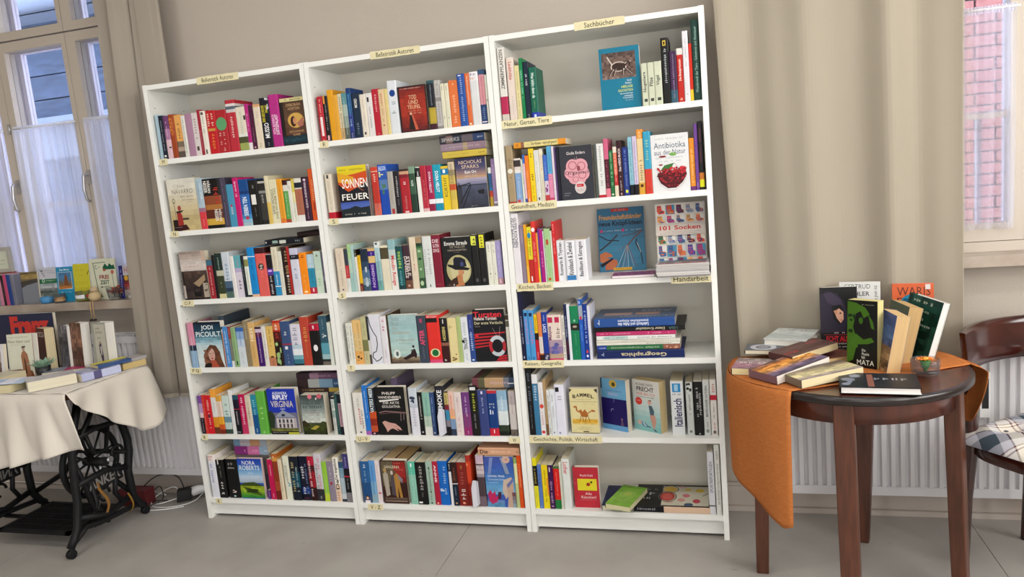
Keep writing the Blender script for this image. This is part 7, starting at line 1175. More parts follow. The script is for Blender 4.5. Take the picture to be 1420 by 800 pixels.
B = tb('cream-paged paperback with map cover lying aslant at table edge', .225, .105, .027, '7c7060', photo(['60584c', '7c6c5c', 'c8bc90', 'd0c498', '8c7c90'], [], jit=.25), False, 'd8c8a0'); fp(B, 2.634, -.497, ZT + .0285, .52, 0, -.04)
def a_blk(A): A.rect(0, 0, 1, 1, '242830'); A.scrib(.45, .3, .9, .5, '9ca0a8'); A.rect(.36, .1, .44, .95, '8a5c50'); A.blobs(.02, .1, .3, .9, '8890a0', 4)
B = tb('black hardback lying flat at the front rim of the table', .215, .155, .021, '1c1e24', a_blk, True, 'e4e0dc'); fp(B, 2.737, -.545, ZT + .0215, -.12)
# glass with a floating flower candle
g = thing('candle_glass', 'round cut glass bowl with orange flower candle', 'candle', (3.015, -.338, TZ)); mb = MB()
mb.lathe((0, 0, 0), [(.0, .002), (.036, .002), (.040, .008), (.042, .03), (.042, .05), (.040, .052), (.038, .05), (.037, .03), (.035, .012), (.0, .010)], 32); mb.build('bowl', m_glass, g)
mb = MB(); mb.lathe((0, 0, 0), [(.0, .030), (.0365, .030)], 24, col=hx('a8a8a0')); mb.build('water', m_glass, g)
mb = MB()
for k in range(14):
    a = k * math.tau / 14; d = Vector((math.cos(a), math.sin(a), 0)); s_ = Vector((-d.y, d.x, 0)); c = Vector((0, 0, .050)); mb.face([c, c + d * .016 + s_ * .005 + Vector((0, 0, .004)), c + d * .030 + Vector((0, 0, .002)), c + d * .016 - s_ * .005 + Vector((0, 0, .004))], hx('e08838'))
mb.lathe((0, 0, .050), [(.009, 0), (.009, .006), (.0, .007)], 12, col=hx('d89c30')); mb.build('flower', m_col, g)
mb = MB(); mb.lathe((0, 0, 0), [(.004, .012), (.012, .030), (.016, .046), (.0, .048)], 12, col=hx('3c7c30')); mb.build('stem', m_col, g)
# ------------------------------------------------------------ chair
ch = thing('cafe_chair', 'dark glossy wooden chair with a curved back rail beside the table', 'chair', (3.300, .030, 0))
F = Vector((.62, -.78, 0)).normalized(); L_ = Vector((.78, .62, 0)).normalized(); O3 = Vector((0, 0, 0))
def cp(f, l, z): return F * f + L_ * l + Vector((0, 0, z))
mb = MB(); n = 28
for j in range(n):
    for k in (0,):
        pass
def rail(u, v):
    l = (u - .5) * .42 + .045; bow = .065 * (1 - (2 * u - 1) ** 2); return l, bow
mb.grid(lambda u, v: cp(-rail(u, v)[1] + .05 - .012 * v, rail(u, v)[0] * (1 + .04 * v), .685 + .145 * v), n, 6)
mb.grid(lambda u, v: cp(-rail(1 - u, v)[1] + .03 - .012 * v, rail(1 - u, v)[0] * (1 + .04 * v), .685 + .145 * v), n, 6)
mb.grid(lambda u, v: cp(-rail(u, 1)[1] + .038 - .02 * v, rail(u, 1)[0] * 1.04, .83), n, 1); mb.grid(lambda u, v: cp(-rail(u, 0)[1] + .03 + .02 * v, rail(u, 0)[0], .685), n, 1)
for u in (0, 1): mb.grid(lambda p, v, u=u: cp(-rail(u, v)[1] + .05 - .012 * v - .02 * p, rail(u, v)[0] * (1 + .04 * v), .685 + .145 * v), 1, 6)
mb.build('back_rail', m_chair, ch, merge=True)
for s_ in (-1, 1):
    mb = MB(); mb.tube([cp(.045, s_ * .165, .72), cp(.05, s_ * .165, .6), cp(.06, s_ * .165, .46), cp(.04, s_ * .165, .25), cp(.03, s_ * .160, .0)], .017, 10, rad=[.016, .018, .021, .018, .013]); mb.build('leg', m_chair, ch)
    mb = MB(); mb.tube([cp(.41, s_ * .16, .44), cp(.42, s_ * .16, .3), cp(.43, s_ * .165, .0)], .017, 10, rad=[.021, .018, .012]); mb.build('leg', m_chair, ch)
mb = MB()
def seatp(r_, z):
    out = []
    for k in range(32):
        a = k * math.tau / 32; c, s2 = math.cos(a), math.sin(a); f = .235 + .20 * math.copysign(abs(c) ** .6, c); l = .205 * math.copysign(abs(s2) ** .6, s2) * (1 + .0); out.append(cp(.235 + (f - .235) * r_, l * r_, z))
    return out
R_ = [seatp(.9, .405), seatp(1, .415), seatp(1, .45), seatp(.97, .455)]
for a, b in zip(R_, R_[1:]):
    for k in range(32): mb.face([a[k], a[(k + 1) % 32], b[(k + 1) % 32], b[k]], smooth=True)
mb.face(R_[0][::-1]); mb.face(R_[-1]); mb.build('seat', m_chair, ch, merge=True)
cu = thing('seat_cushion', 'padded plaid cushion in grey, white and dark red on the chair', 'cushion', (3.300, .030, .458)); mb = MB()
def cus(u, v, top):
    f = .015 + .44 * v; l = -.225 + .45 * u; e = (1 - abs(2 * u - 1) ** 6) * (1 - abs(2 * v - 1) ** 6); tuft = min(1, min((abs(u - a) * 2.2) ** 2 + (abs(v - b) * 2.2) ** 2 for a in (.27, .73) for b in (.27, .73)) * 9 + .25)
    rr = 1 - .05 * (abs(2 * u - 1) ** 4) * (abs(2 * v - 1) ** 4); f = .235 + (f - .235) * rr; l *= rr
    return cp(f, l, (.052 * e * (.55 + .45 * tuft) + .008) if top else .001 + .006 * (1 - e))
mb.grid(lambda u, v: cus(u, v, True), 30, 30); mb.grid(lambda u, v: cus(1 - u, v, False), 30, 30)
for k in range(30):
    for (p, q) in (((k / 30, 0), ((k + 1) / 30, 0)), ((1, k / 30), (1, (k + 1) / 30)), ((1 - k / 30, 1), (1 - (k + 1) / 30, 1)), ((0, 1 - k / 30), (0, 1 - (k + 1) / 30))):
        mb.face([cus(p[0], p[1], 0), cus(q[0], q[1], 0), cus(q[0], q[1], 1), cus(p[0], p[1], 1)], smooth=True)
PD = mb.build('padding', m_plaid, cu, merge=True)
mb = MB()
for a in (.27, .73):
    for b in (.27, .73): mb.lathe(cus(a, b, True), [(.008, 0), (.006, .003), (0, .004)], 10, col=hx('505058'))
mb.build('tuft_buttons', m_col, PD)
# ------------------------------------------------------------ sewing machine table
ST = thing('sewing_table', 'old black cast-iron treadle sewing table under a cream cloth', 'table', (0, 0, 0))
mb = MB(); mb.box(-1.08, -.275, -.41, .055, .715, .742); bevel(mb.build('tabletop', m_woodleg, ST), .004, 2)
def iron_side(x, sgn, txt_flip):
    mb = MB(); T = .016
    def X(y, z): return Vector((x, y, z))
    def pl(pts, r_=.011, rad=None): mb.tube([X(*p) for p in pts], r_ * 1.25, 8, rad=rad)
    pl([(-.425, .045), (-.40, .075), (-.372, .12), (-.35, .22), (-.345, .33), (-.335, .44), (-.30, .56), (-.24, .70)], .014)
    pl([(.02, .04), (-.005, .06), (-.04, .12), (-.045, .25), (-.02, .34), (-.018, .40), (-.04, .50), (-.085, .60), (-.14, .70)], .015)
    pl([(-.37, .70), (-.02, .70)], .013); pl([(-.34, .43), (-.19, .60), (-.03, .47)], .009); pl([(-.24, .70), (-.19, .60), (-.14, .70)], .010)
    pl([(-.33, .50), (-.18, .515), (-.04, .50)], .010); pl([(-.345, .30), (-.18, .305), (-.04, .27)], .012); pl([(-.355, .155), (-.2, .10), (-.04, .13)], .012)
    pl([(-.25, .50), (-.22, .40), (-.15, .40), (-.12, .50)], .008); pl([(-.27, .30), (-.25, .18), (-.29, .12)], .009); pl([(-.12, .29), (-.14, .18), (-.10, .11)], .009)
    pl([(-.415, .055), (-.33, .10), (-.25, .085), (-.1, .075), (.0, .065)], .011); pl([(-.345, .44), (-.30, .30), (-.26, .10)], .009)
    for c0, c1, rr in ((-.30, .37, .035), (-.09, .36, .035), (-.20, .20, .03)):
        mb.tube([X(c0 + rr * math.cos(a), c1 + rr * math.sin(a)) for a in [k * math.tau / 14 for k in range(11)]], .007, 6)
    # name plate with raised letters
    mb.box(x - .006, x + .006, -.30, -.085, .235, .305)
    vs, fs, _ = glyphs('ANKER', .03); sx_ = x + .009 * sgn; b = len(mb.v)
    SF = mb.build('side_frame', m_iron, ST)
    mb2 = MB(); b = 0
    for a, c in vs: mb2.v.append((x + .0075, -.285 + a * .185, .248 + c * .045))
    for f in fs: mb2.f.append(f); mb2.c.append(hx('787470')); mb2.m.append(0); mb2.s.append(False)
    if txt_flip:
        mb2.v = [(x + .0075, p[1], p[2]) for p in mb2.v]; mb2.v = [(p[0], -.285 - .10 + (-.285 + .185 - p[1]) + .10, p[2]) for p in mb2.v]
    mb2.build('raised_lettering', m_col, SF)
    for y_ in (-.425, .02):
        mb = MB(); mb.tube([(x - .012, y_, .02), (x + .012, y_, .02)], .02, 14); mb.tube([(x, y_, .02), (x, y_ + (.015 if y_ < 0 else -.012), .06)], .012, 8); mb.build('castor', m_iron, SF)
iron_side(-.38, 1, False); iron_side(-1.0, 1, True)
mb = MB()
wx = -.46; wy = -.17; wz = .345
mb.tube([(wx, wy + .155 * math.cos(a), wz + .155 * math.sin(a)) for a in [k * math.tau / 40 for k in range(40)]], .014, 8, closed=True)
for k in range(8):
    a = k * math.tau / 8 + .2; mb.tube([(wx, wy + .02 * math.cos(a), wz + .02 * math.sin(a)), (wx, wy + .15 * math.cos(a), wz + .15 * math.sin(a))], .005, 6)
mb.tube([(wx - .03, wy, wz), (-.37, wy, wz)], .02, 12); mb.build('flywheel', m_iron, ST)
mb = MB()
for zA, zB in ((.12, .62), (.62, .12)):
    mb.tube([(-.99, -.02, zA), (-.80, -.01, zA + (.1 if zA < .3 else -.06)), (-.69, 0, .36), (-.56, -.01, zB + (-.06 if zB > .3 else .1)), (-.39, -.02, zB)], .013, 8)
mb.tube([(-1.0, -.03, .34), (-.38, -.03, .34)], .012, 8); mb.tube([(-1.0, -.2, .07), (-.38, -.2, .07)], .011, 8); mb.tube([(-1.0, -.35, .66), (-.38, -.35, .66)], .012, 8); mb.build('cross_brace', m_iron, ST)
mb = MB(); x0, x1, ya, yb = -.86, -.45, -.36, -.06
mb.box(x0, x1, ya, ya + .02, .07, .085); mb.box(x0, x1, yb - .02, yb, .07, .085); mb.box(x0, x0 + .02, ya, yb, .07, .085); mb.box(x1 - .02, x1, ya, yb, .07, .085)
for k in range(22): mb.box(x0 + .02 + k * .0168, x0 + .0275 + k * .0168, ya + .02, yb - .02, .073, .082)
for k in range(4): mb.box(x0 + .02, x1 - .02, ya + .065 + k * .055, ya + .073 + k * .055, .072, .083)
mb.box(-.47, -.43, -.235, -.165, .05, .11); mb.build('treadle', m_iron, ST)
mb = MB(); mb.tube([(-.455, -.19, .10), (-.44, -.14, .22), (-.42, -.16, .33)], .007, 8); mb.tube([(-.41, -.15, .345), (-.36, -.15, .35)], .014, 10, col=hx('a0a0a0')); mb.build('pitman_rod', m_metal, ST)
mb = MB(); mb.grid(lambda u, v: (-.37 + .004 * math.sin(v * 6), -.225 + .016 * u + .018 * math.sin(v * 5), .11 + .16 * v), 2, 12, col=hx('8c6430')); mb.grid(lambda u, v: (-.36 + .05 * v, -.15 + .010 * u + .05 * math.sin(v * 3), .06 + .12 * v * v), 2, 12, col=hx('94702c')); o = mb.build('leather_belt', m_matte, ST); o['label'] = 'orange-brown loose belt'
# cloth over it
mb = MB(); zc = .7445
def ripple(a, b): return .0015 * math.sin(a * 31 + b * 17) + .0012 * math.sin(a * 13 - b * 41)
mb.grid(lambda u, v: (-1.08 + .81 * u, -.415 + .475 * v, zc + abs(ripple(u, v))), 30, 20)
def bottomF(u):  # front flap lower edge
    pts = [(0, .40), (.52, .42), (.72, .455), (.88, .495), (.96, .515), (1, .520)]
    for (p, q), (p2, q2) in zip(pts, pts[1:]):
        if p <= u <= p2: return q + (q2 - q) * (u - p) / (p2 - p)
def frontF(u, v):
    s_ = v; fold = .045 * math.sin(u * 17 + .8 - s_ * .8) * s_ ** 1.1 + .012 * math.sin(u * 47) * s_; x = -1.08 + (.81 + .115 * s_ * (u ** 3)) * u; r0 = min(1, s_ * 7)
    return (x, -.415 - .014 * math.sin(r0 * 1.57) - abs(fold) * .9 - .012 * s_, zc - (zc - bottomF(u)) * s_)
mb.grid(frontF, 70, 22)
def bottomR(u):
    pts = [(0, .70), (.12, .66), (.45, .54), (.72, .452), (.80, .45), (1.0, .50)]
    for (p, q), (p2, q2) in zip(pts, pts[1:]):
        if p <= u <= p2: return q + (q2 - q) * (u - p) / (p2 - p)
def rightF(u, v):
    y = -.415 + .475 * u * (1 + .0 * v) + .06 * v * u ** 3; r0 = min(1, v * 7); return (-.27 + .010 * math.sin(r0 * 1.57) + (.034 * math.sin(u * 11 + .5 + v) ** 2 + .02 * u) * v, y, zc - (zc - bottomR(u)) * v)
mb.grid(rightF, 40, 18)
o = mb.build('tablecloth', m_cream, merge=True); md = o.modifiers.new('t', 'SOLIDIFY'); md.thickness = .0016; md.offset = 1; tag(o, 'cream cotton cloth draped over the treadle sewing table', 'tablecloth')
ZS = zc + .0045
G = 'books on the sewing table'
def a_franz(A): A.rect(0, 0, 1, 1, '2c3048'); A.text('Franz', .32, .04, .93, .38, 'c83c34', bold=.06)
upright(tb('large dark blue book with red capital title at the back', .40, .275, .02, '2c3048', a_franz, True), -1.160, .028, ZS, 0, -.04)
def a_soldier(A): A.rect(0, 0, 1, 1, 'd4d4c0'); A.scrib(.06, .05, .85, .09, '9c9c88'); A.text('Meine lieben Land', .04, .13, .9, .2, '6c6450', bold=0); A.scrib(.1, .23, .7, .25, '88846c'); A.poly([(.0, .82), (.4, .8), (.9, .84), (1, 1), (0, 1)], '7c4c38'); A.poly([(.5, .5), (.56, .4), (.66, .38), (.76, .46), (.82, .7), (.86, 1), (.6, 1), (.54, .8)], '9c6c50'); A.ell(.62, .34, .055, .05, 'a88c78'); A.poly([(.55, .28), (.7, .27), (.7, .31), (.56, .32)], '4c443c'); A.poly([(.6, .5), (.68, .62), (.7, .9), (.64, .9)], '5c3c2c')
B = upright(tb('cream hardback showing a man in long coat and cap', .140, .208, .034, '8c3c34', a_soldier, True, 'dcd8cc'), -.850, -.165, ZS, .08, -.10)
upright(tb('dark red book titled in white behind the man in coat', .09, .215, .045, '5c2424', lambda A: (A.rect(0, 0, 1, 1, '5c2824'), A.text('OCCA', .25, .08, .92, .2, 'e0d8cc')), False, 'cdbd98'), -.800, -.045, ZS, -.35, -.05)
upright(tb('grey patterned hardback turned aside, pages to the right', .075, .222, .042, '5c5c60', photo(['787478', '3c3c44', '505058', '68646c'], jit=.4), True, 'dcd8d0'), -.672, -.042, ZS, -.25, -.06)
upright(tb('brown painted portrait hardback between two grey ones', .085, .232, .048, '6c4c3c', photo(['6c5040', '8c6450', '4c342c', '7c5c4c'], jit=.35), True, 'dcd8d0'), -.600, -.042, ZS, -.22, -.06)
def a_prus(A): A.rect(0, 0, 1, 1, '9c9c90'); A.rect(.18, .04, .95, .96, 'b8b4a4'); A.scrib(.3, .1, .6, .14, '5c5c50'); A.scrib(.3, .18, .9, .23, '5c5c50'); A.scrib(.4, .3, .75, .34, '5c5c50'); A.poly([(.44, .48), (.5, .4), (.6, .42), (.64, .56), (.7, .7), (.66, .84), (.56, .84), (.5, .7), (.44, .62)], '4c4450'); A.ell(.53, .41, .05, .035, 'a08878'); A.poly([(.5, .5), (.6, .5), (.6, .68), (.54, .68)], 'c8c0bc'); A.poly([(.56, .84), (.66, .84), (.66, .95), (.58, .95)], '6c4038')
upright(tb('grey-beige hardback with small soldier figure, rightmost standing', .090, .228, .052, '8c8c80', a_prus, True, 'e0dcd4'), -.470, -.040, ZS, -.12, -.05)
upright(tb('white-edged picture book at the left photo edge', .10, .17, .018, 'd8d4d0', lambda A: (A.rect(0, 0, 1, 1, 'd8d4d4'), A.grad(.1, .2, .84, .95, ['c0b8bc', '6c5c54', '4c403c'], 5, 4, .2)), False), -.945, -.20, ZS, .05, -.12)
# flat ones in front
B = tb('cream paperback stack piece at the left front', .12, .115, .045, 'd0c8b0', None, False, 'd4c8a4'); fp(B, -.830, -.315, ZS + .0455, .05)
B = tb('flat paperback under the pamphlets with wide cream pages', .145, .135, .034, 'c8bc98', None, False, 'd4c8a0'); fp(B, -.715, -.425, ZS + .0345, .10)
B = tb('long thick paperback, its cream page edges towards the room', .115, .185, .045, 'b8b4b8', photo(['b8b4b4', 'c4c0c0'], jit=.06), False, 'd8d0b8'); fp(B, -.558, -.340, ZS + .0455, -.66)
B = tb('violet and white paperback lying beyond the cream page edges', .12, .175, .036, 'b4b8d8 .3 5c5880 .5 c0c4e0', photo(['8c8cb8', 'd0d0e4', '5c5880', 'c8ccdc', 'b8bcd8'], jit=.3), False, 'd8d0b8'); fp(B, -.277, -.090, ZS + .0365, 2.80)
B = tb('yellow and blue paperback lying on top of the violet one', .09, .15, .014, '3c5484', lambda A: (A.rect(0, 0, 1, 1, '34507c'), A.rect(.5, 0, 1, 1, 'd8cc38'), A.rect(.2, .2, .3, .9, '98a8c0')), False, 'd4c494'); fp(B, -.268, -.028, ZS + .0365 + .0145, 2.72)
B = tb('pink and grey paperback lying by the succulent', .18, .10, .022, '9c9ca8', lambda A: (A.rect(0, 0, 1, 1, '9098a8'), A.rect(.5, .1, 1, 1, 'b0406c')), False, 'd8ccb0'); fp(B, -.650, -.175, ZS + .0225, .55)
B = tb('thick yellowed paperback at the right end of the cloth', .105, .115, .030, 'a8a0a0', None, False, 'c8b078'); fp(B, -.393, -.030, ZS + .0305, -.30)
for i, (dx, dy, a, c) in enumerate(((0, 0, .30, 'd4d4dc'), (.03, -.012, .22, 'b8c8dc'), (-.02, -.03, .36, 'dcdce4'))):
    mb = MB(); mb.box(-.08, .08, -.05, .05, 0, .002, hx(c)); mb.box(-.07, .02, -.04, .04, .002, .0022, hx('a8b8d8')); o = mb.build('pamphlet', m_paper); o.matrix_world = Matrix.Translation((-.640 + dx, -.345 + dy, ZS + .0352 + .0026 * i)) @ Matrix.Rotation(a, 4, 'Z'); tag(o, ['white pamphlet lowest of three on the flat paperback', 'pale blue pamphlet between two white ones', 'white pamphlet topmost of three on the flat paperback'][i], 'pamphlet', 'pamphlets on the sewing table')
for i in range(2):
    mb = MB(); mb.box(-.058, .058, -.04, .04, 0, .006, hx('a8a4a0')); o = mb.build('notebook', m_paper); o.matrix_world = Matrix.Translation((-.318, .018, ZS + .0312 + .0064 * i)) @ Matrix.Rotation(1.2 + .15 * i, 4, 'Z'); tag(o, ['grey notebook lying on the thick yellowed paperback', 'grey notebook uppermost beside the beige curtain'][i], 'notebook', 'grey notebooks')
# succulent
su = thing('succulent', 'pale green rosette succulent in a small black pot', 'plant', (-.690, -.125, ZS)); mb = MB(); mb.lathe((0, 0, 0), [(0, 0), (.026, 0), (.034, .045), (.030, .045), (.028, .038), (0, .038)], 20); mb.build('pot', m_black, su)
lv = None
for ring_, (n_, rr, up, ln_) in enumerate(((9, .012, .55, .060), (8, .008, .95, .050), (5, .004, 1.25, .035))):
    for k in range(n_):
        a = k * math.tau / n_ + ring_ * .3; mb = MB(); d = Vector((math.cos(a) * math.cos(up), math.sin(a) * math.cos(up), math.sin(up))); s_ = Vector((-math.sin(a), math.cos(a), 0)); nn = d.cross(s_); c0 = Vector((math.cos(a) * rr, math.sin(a) * rr, .042)); g_ = hx('88a890')
        P_ = [(0, .006), (.35, .011), (.7, .009), (1, .0005)]; top = [(c0 + d * ln_ * t_ + s_ * w_, c0 + d * ln_ * t_ - s_ * w_, c0 + d * ln_ * t_ - nn * w_ * .35, c0 + d * ln_ * t_ + nn * .002) for t_, w_ in P_]
        for p, q in zip(top, top[1:]): mb.face([p[0], p[3], q[3], q[0]], g_, smooth=True); mb.face([p[3], p[1], q[1], q[3]], g_, smooth=True); mb.face([p[1], p[2], q[2], q[1]], g_, smooth=True); mb.face([p[2], p[0], q[0], q[2]], g_, smooth=True)
        mb.build('leaf', m_col, su)
# ------------------------------------------------------------ window sill things
SZ = 1.0455; G = 'books and brochures on the left window sill'
def sl(label, w_, h, T, bands, front=None, spine='-', name='book', cat='book', page='d8ceb8'): return make_book(label, w_, h, T, bands, spine, front=front, pagecol=page, group=G, name=name, cat=cat)
x = -1.352
for T, c, lb, s_ in ((.040, '3a4038 .1 98444c .2 305048 .9 b03828', 'thick dark green and red book leftmost on the window sill', '~;.3;.8;889088;.3'), (.022, '888890', 'grey book left of the pink one on window sill', '-'), (.022, 'c88098', 'light pink book on the window sill', '~;.3;.8;e0b0c0;.3'), (.015, '1c1818', 'black book between two pink ones on window sill', '~;.2;.8;a87880;.4'), (.021, 'c04c70', 'deep pink book on the window sill', '-'), (.026, '2c4484', 'dark blue book on the window sill', '-'), (.022, '787884', 'slate grey book right of the dark blue one', '-')):
    spine_out(sl(lb, .095, .160 + random.uniform(0, .006), T, c, spine=s_), x + T, .222, SZ); x += T + .0012
mb = MB(); fr_ = thing('picture_frame', 'silver-grey picture frame standing at the left photo edge', 'frame', (-1.43, .29, SZ + .1725)); 
for a in ((-.10, .185, -.006, .012, 0, .018), (-.10, .185, -.006, .012, .115, .133), (-.10, -.082, -.006, .012, .018, .115), (.167, .185, -.006, .012, .018, .115)): mb.box(*a, col=hx('a8a49c'))
mb.build('moulding', m_col, fr_); mb = MB(); mb.box(-.082, .167, .002, .006, .018, .115, hx('c8ccb8')); A = Art(mb, lambda u, v, L: (-.082 + .249 * u, .002 - L * .0002, .115 - .097 * v), .249, .097); A.scrib(.2, .5, .9, .56, '686860'); A.scrib(.2, .7, .9, .76, '686860'); mb.build('print', m_paper, fr_)
mb = MB(); mb.box(-1.43, -1.245, .275, .318, SZ, SZ + .172, hx('7c3c30')); tag(mb.build('box', m_col), 'brown box carrying the picture frame on the sill', 'box')
def a_grey(A): A.grad(0, 0, 1, .3, ['4c4438', 'a89058', '5c5040'], 4, 4, .2); A.rect(0, .3, 1, 1, '80848c'); A.poly([(0, .3), (1, .22), (1, .34), (.3, .42), (0, .5)], '484440')
upright(sl('grey brochure with golden strip on the window sill', .105, .168, .01, '5c5850', a_grey, name='brochure', cat='brochure'), -1.160, .245, SZ, .05, -.06)
def a_har(A): A.rect(0, 0, 1, .36, 'c4c4cc'); A.line([(.06, .06), (.14, .12), (.24, .07)], .04, '203028'); A.line([(.16, .14), (.32, .27)], .03, '202424'); A.scrib(.3, .08, .8, .11, '505860'); A.scrib(.3, .14, .9, .17, '303c40'); A.rect(0, .33, 1, .46, '2c6c48'); A.ring(.22, .38, .08, .05, .6, 'c8d8c8', 12); A.scrib(.36, .36, .9, .4, 'c8d8c8'); A.grad(0, .46, 1, 1, ['9098a0', 'a8acac', '4c5454', '6c7870', '8c948c', '485048'], 8, 6, .25)
upright(sl('brochure with green band and grey landscape photograph', .115, .185, .006, 'c4c4cc', a_har, name='brochure', cat='brochure'), -1.052, .255, SZ, .0, -.10)
def a_moor(A): A.rect(0, 0, 1, 1, '2888b0'); A.text('Das Moor', .22, .05, .82, .11, 'dce8f0'); A.rect(.08, .15, .92, .64, 'd8e0e0'); A.grad(.1, .16, .9, .62, ['3c6c98', '4c80a8', '6c6450', 'a86c38'], 6, 3, .1); A.poly([(.5, .24), (.62, .22), (.66, .4), (.72, .56), (.4, .56), (.46, .4)], '7c4c30'); A.poly([(.1, .6), (.4, .54), (.9, .56), (.9, .62), (.1, .64)], 'b07038'); A.scrib(.15, .7, .85, .75, 'a8d0e0')
upright(sl('blue brochure with rock and moor picture on window sill', .100, .182, .014, '2888b0', a_moor, name='brochure', cat='brochure', page='a8c8b8'), -.930, .250, SZ, .06, -.08)
def a_yel(A): A.rect(0, 0, 1, 1, 'c8c038'); A.scrib(.2, .16, .7, .2, 'a88c30'); A.scrib(.3, .3, .6, .33, '688030'); [A.rect(.06, k, .9, k + .006, '8c8828') for k in (.5, .55, .66, .78)]; A.line([(.86, .3), (.98, .2)], .04, '282818')
upright(sl('yellow-green brochure beside the blue moor one', .100, .192, .006, 'c8c038', a_yel, name='brochure', cat='brochure'), -.825, .256, SZ, 0, -.08)
def a_frei(A):
    A.rect(0, 0, 1, 1, 'd4d4bc'); A.line([(.12, .1), (.62, .09)], .02, '2c5c44'); A.line([(.14, .1), (.2, .5), (.28, .95)], .025, '2c5c44'); A.line([(.84, .3), (.88, .8)], .018, '4c6450'); A.poly([(.5, .22), (.6, .12), (.7, .2), (.78, .12), (.86, .18), (.94, .16), (.98, .27), (.52, .27)], '1c5c44'); A.ell(.56, .28, .06, .03, 'a8503c'); A.ell(.86, .34, .06, .05, 'b86850'); A.ring(.26, .2, .06, .05, .7, '2c5c44', 12, .8, 5); A.line([(.32, .2), (.4, .2)], .015, '2c5c44')
    A.text('FREI', .34, .4, .7, .5, '8c3c34', bold=.03); A.text('ZEIT', .35, .53, .72, .63, '4c6450', bold=.03); A.text('IM HARZ', .36, .67, .74, .72, '2c4440', bold=.01); A.poly([(.28, .95), (.34, .86), (.42, .94)], '2c5c44')
upright(sl('pale green leisure brochure with tree drawings and bold title', .162, .210, .006, 'd4d4bc', a_frei, name='brochure', cat='brochure'), -.722, .262, SZ, 0, -.07)
def a_harz(A): A.rect(0, 0, 1, 1, 'c8c0b8'); A.rect(0, 0, .2, 1, '2c2c70'); A.scrib(.04, .1, .14, .9, 'a8a8d0', 'U'); A.rect(.2, 0, 1, .3, 'c4c0c4'); A.text('HARZ', .28, .05, .95, .22, 'b84858', bold=0); A.grad(.2, .3, 1, 1, ['3c4038', '6c2c30', '983c3c', 'c0b8b0', 'a8a8a0'], 8, 5, .45); A.ell(.34, .38, .1, .08, 'd8a838')
upright(sl('travel brochure with blue side strip and red title', .118, .168, .008, '2c2c70', a_harz, name='brochure', cat='brochure'), -.536, .256, SZ, 0, -.07)
def dish(name, label, x, y, r, h, cm, mt, inner=None, cat='candle'):
    t_ = thing(name, label, cat, (x, y, SZ)); mb = MB(); mb.lathe((0, 0, 0), [(0, .001), (r * .8, .001), (r * .95, h * .25), (r, h), (r * .93, h), (r * .88, h * .3), (0, h * .18)], 24, col=hx(cm)); mb.build('cup', mt, t_)
    if inner: mb = MB(); mb.lathe((0, 0, 0), [(r * .88, h * .2), (r * .9, h * .62), (0, h * .62)], 20, col=hx(inner)); mb.build('wax', m_col, t_)
dish('tealight_holder', 'low blue tealight bowl on the window sill', -.985, .222 + .01, .034, .034, '4888b8', m_col, '5c98c8'); dish('tealight_holder', 'glass tealight holder with orange wax before the blue brochure', -.895, .225, .030, .046, 'd8d0c8', m_glass, 'd8a468'); dish('storage_jar', 'small glass jar with white label on the window sill', -.755, .236, .036, .055, 'a0a48c', m_glass, '8c9450', 'jar')
mb = MB(); j = [o for o in COL.objects if o.name.startswith('storage_jar')][0]
mb.grid(lambda u, v: (.0365 * math.cos(-2.6 + 2 * u), .0365 * math.sin(-2.6 + 2 * u), .018 + .018 * v), 12, 1, col=hx('d8d8d8')); mb.build('jar_label', m_paper, j)
dl = thing('bird_doll', 'little cream bird doll sitting with dangling legs on the sill', 'doll', (-.668, .222, SZ)); mb = MB()
mb.lathe((0, 0, 0), [(0, .0), (.022, .004), (.031, .020), (.026, .038), (.014, .046), (0, .048)], 18, col=hx('c8b088')); mb.build('body', m_matte, dl); mb = MB(); mb.lathe((0, 0, .044), [(0, 0), (.016, .004), (.020, .016), (.014, .027), (0, .030)], 16, col=hx('c0a888')); mb.build('head', m_matte, dl)
mb = MB(); mb.lathe((-.028, -.012, .03), [(0, -.009), (.008, -.004), (.009, .003), (0, .009)], 12, col=hx('b02028')); mb.build('heart', m_col, dl)
for s_ in (-1, 1):
    mb = MB(); mb.tube([(s_ * .008, -.018, .004), (s_ * .009, -.030, -.004), (s_ * .008, -.032, -.05), (s_ * .010, -.030, -.088)], .0022, 6, col=hx('c8a070')); mb.build('leg', m_matte, dl); mb = MB(); mb.lathe((s_ * .011, -.034, -.098), [(0, 0), (.009, .002), (.009, .008), (0, .012)], 10, col=hx('181414')); mb.build('shoe', m_col, dl)
cg = thing('berry_glass', 'tilted cut glass with dark red berry twigs on the sill', 'vase', (-.555, .232, SZ)); mb = MB(); mb.lathe((0, 0, 0), [(0, .001), (.026, .001), (.030, .012), (.036, .062), (.034, .062), (.027, .012), (0, .008)], 12, smooth=False); mb.build('glass', m_glass, cg)
rr_ = random.Random(5); mb = MB()
for k in range(34):
    c = Vector((rr_.uniform(-.03, .055), rr_.uniform(-.012, .012), rr_.uniform(.035, .072))); r0 = rr_.uniform(.004, .006); mb.lathe(c, [(0, -r0), (r0 * .8, -r0 * .6), (r0, 0), (r0 * .8, r0 * .6), (0, r0)], 7, col=hx(rr_.choice(['8c2c20', '6c1c18', 'a84028', '7c4c28'])))
o = mb.build('berries', m_col, cg); o['kind'] = 'stuff'; mb = MB()
for k in range(8): a = rr_.uniform(-1, 1); mb.tube([(0, 0, .012), (a * .02, 0, .05), (a * .05, 0, .066)], .0012, 5, col=hx('4c3020'))
mb.build('twigs', m_col, cg)
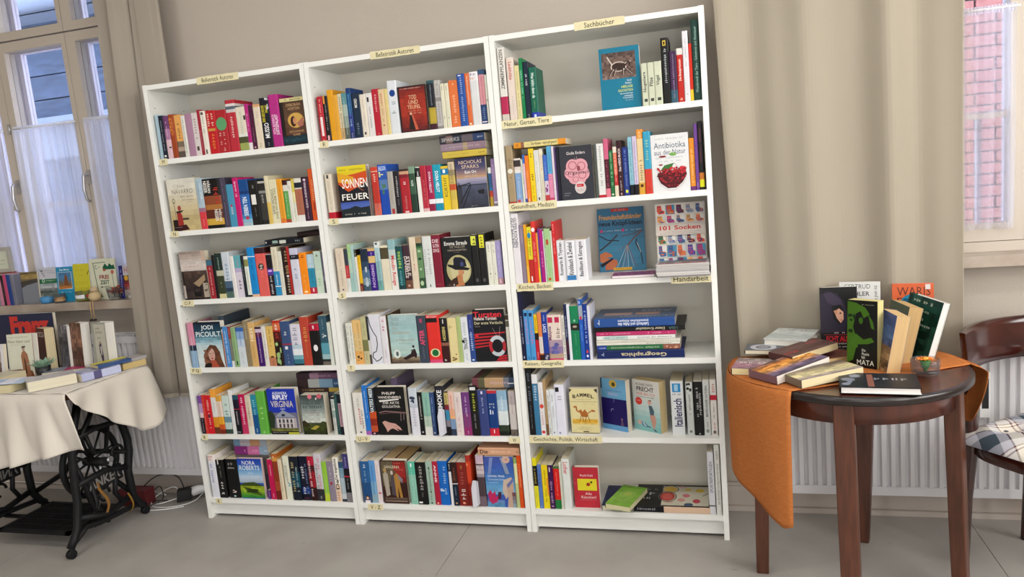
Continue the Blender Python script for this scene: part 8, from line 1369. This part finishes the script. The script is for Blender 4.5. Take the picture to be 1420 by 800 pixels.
# ------------------------------------------------------------ floor things under the sewing table
mb = MB(); mb.box(-.60, -.43, .085, .15, 0, .085, hx('581c20')); tag(bevel(mb.build('box', m_col), .003, 2), 'dark red box on the floor behind the treadle', 'box')
ad = thing('power_adapter', 'black adapter block with a white plug on the floor', 'plug', (-.27, .175, 0)); mb = MB(); mb.obox((0, 0, .035), (.028, .02, 0), (-.014, .022, 0), (.004, 0, .028)); bevel(mb.build('adapter', m_black, ad), .004, 2)
mb = MB(); mb.tube([(.03, .02, .04), (.055, .035, .045), (.085, .05, .05), (.10, .058, .055)], .018, 12, rad=[.024, .024, .017, .008], col=(.7, .7, .7, 1)); mb.build('plug', m_white, ad)
def cable(label, pts, r, m_, g=None):
    P_ = [Vector(p) for p in pts]; out = []
    for i in range(len(P_) - 1):
        p0 = P_[max(i - 1, 0)]; p1 = P_[i]; p2 = P_[i + 1]; p3 = P_[min(i + 2, len(P_) - 1)]
        for k in range(6):
            t_ = k / 6; out.append(.5 * ((2 * p1) + (-p0 + p2) * t_ + (2 * p0 - 5 * p1 + 4 * p2 - p3) * t_ * t_ + (-p0 + 3 * p1 - 3 * p2 + p3) * t_ ** 3))
    out.append(P_[-1]); mb = MB(); mb.tube(out, r, 7); tag(mb.build('cable', m_), label, 'cable', g)
cable('thick white cable running from the plug behind the bookcase', [(-.17, .23, .055), (-.13, .25, .06), (-.09, .235, .03), (-.105, .19, .006), (-.06, .13, .006), (-.012, .06, .006), (-.006, .10, .006)], .0042, m_white)
cable('thin white cable lying on the floor left of the adapter', [(-.30, .16, .02), (-.38, .12, .005), (-.47, .10, .005), (-.42, .04, .005), (-.30, .06, .005), (-.22, .10, .005)], .0025, m_white)
cable('second thin white cable looping around the adapter', [(-.29, .19, .03), (-.36, .20, .06), (-.44, .16, .02), (-.40, .09, .005), (-.28, .09, .005), (-.20, .15, .01), (-.18, .22, .04)], .0022, m_white)
cable('black cable looping high behind the adapter', [(-.28, .19, .05), (-.34, .22, .11), (-.44, .20, .12), (-.52, .17, .06), (-.46, .13, .02), (-.36, .15, .01)], .003, m_black)
cable('black cable bundle end near the treadle castor', [(-.42, .06, .01), (-.36, .12, .03), (-.42, .18, .07), (-.50, .2, .03), (-.60, .2, .01)], .0028, m_black)
cable('long white cable along the skirting below the left window', [(-1.7, .255, .04), (-1.2, .257, .036), (-.8, .257, .03), (-.6, .25, .02), (-.42, .21, .01)], .003, m_white)
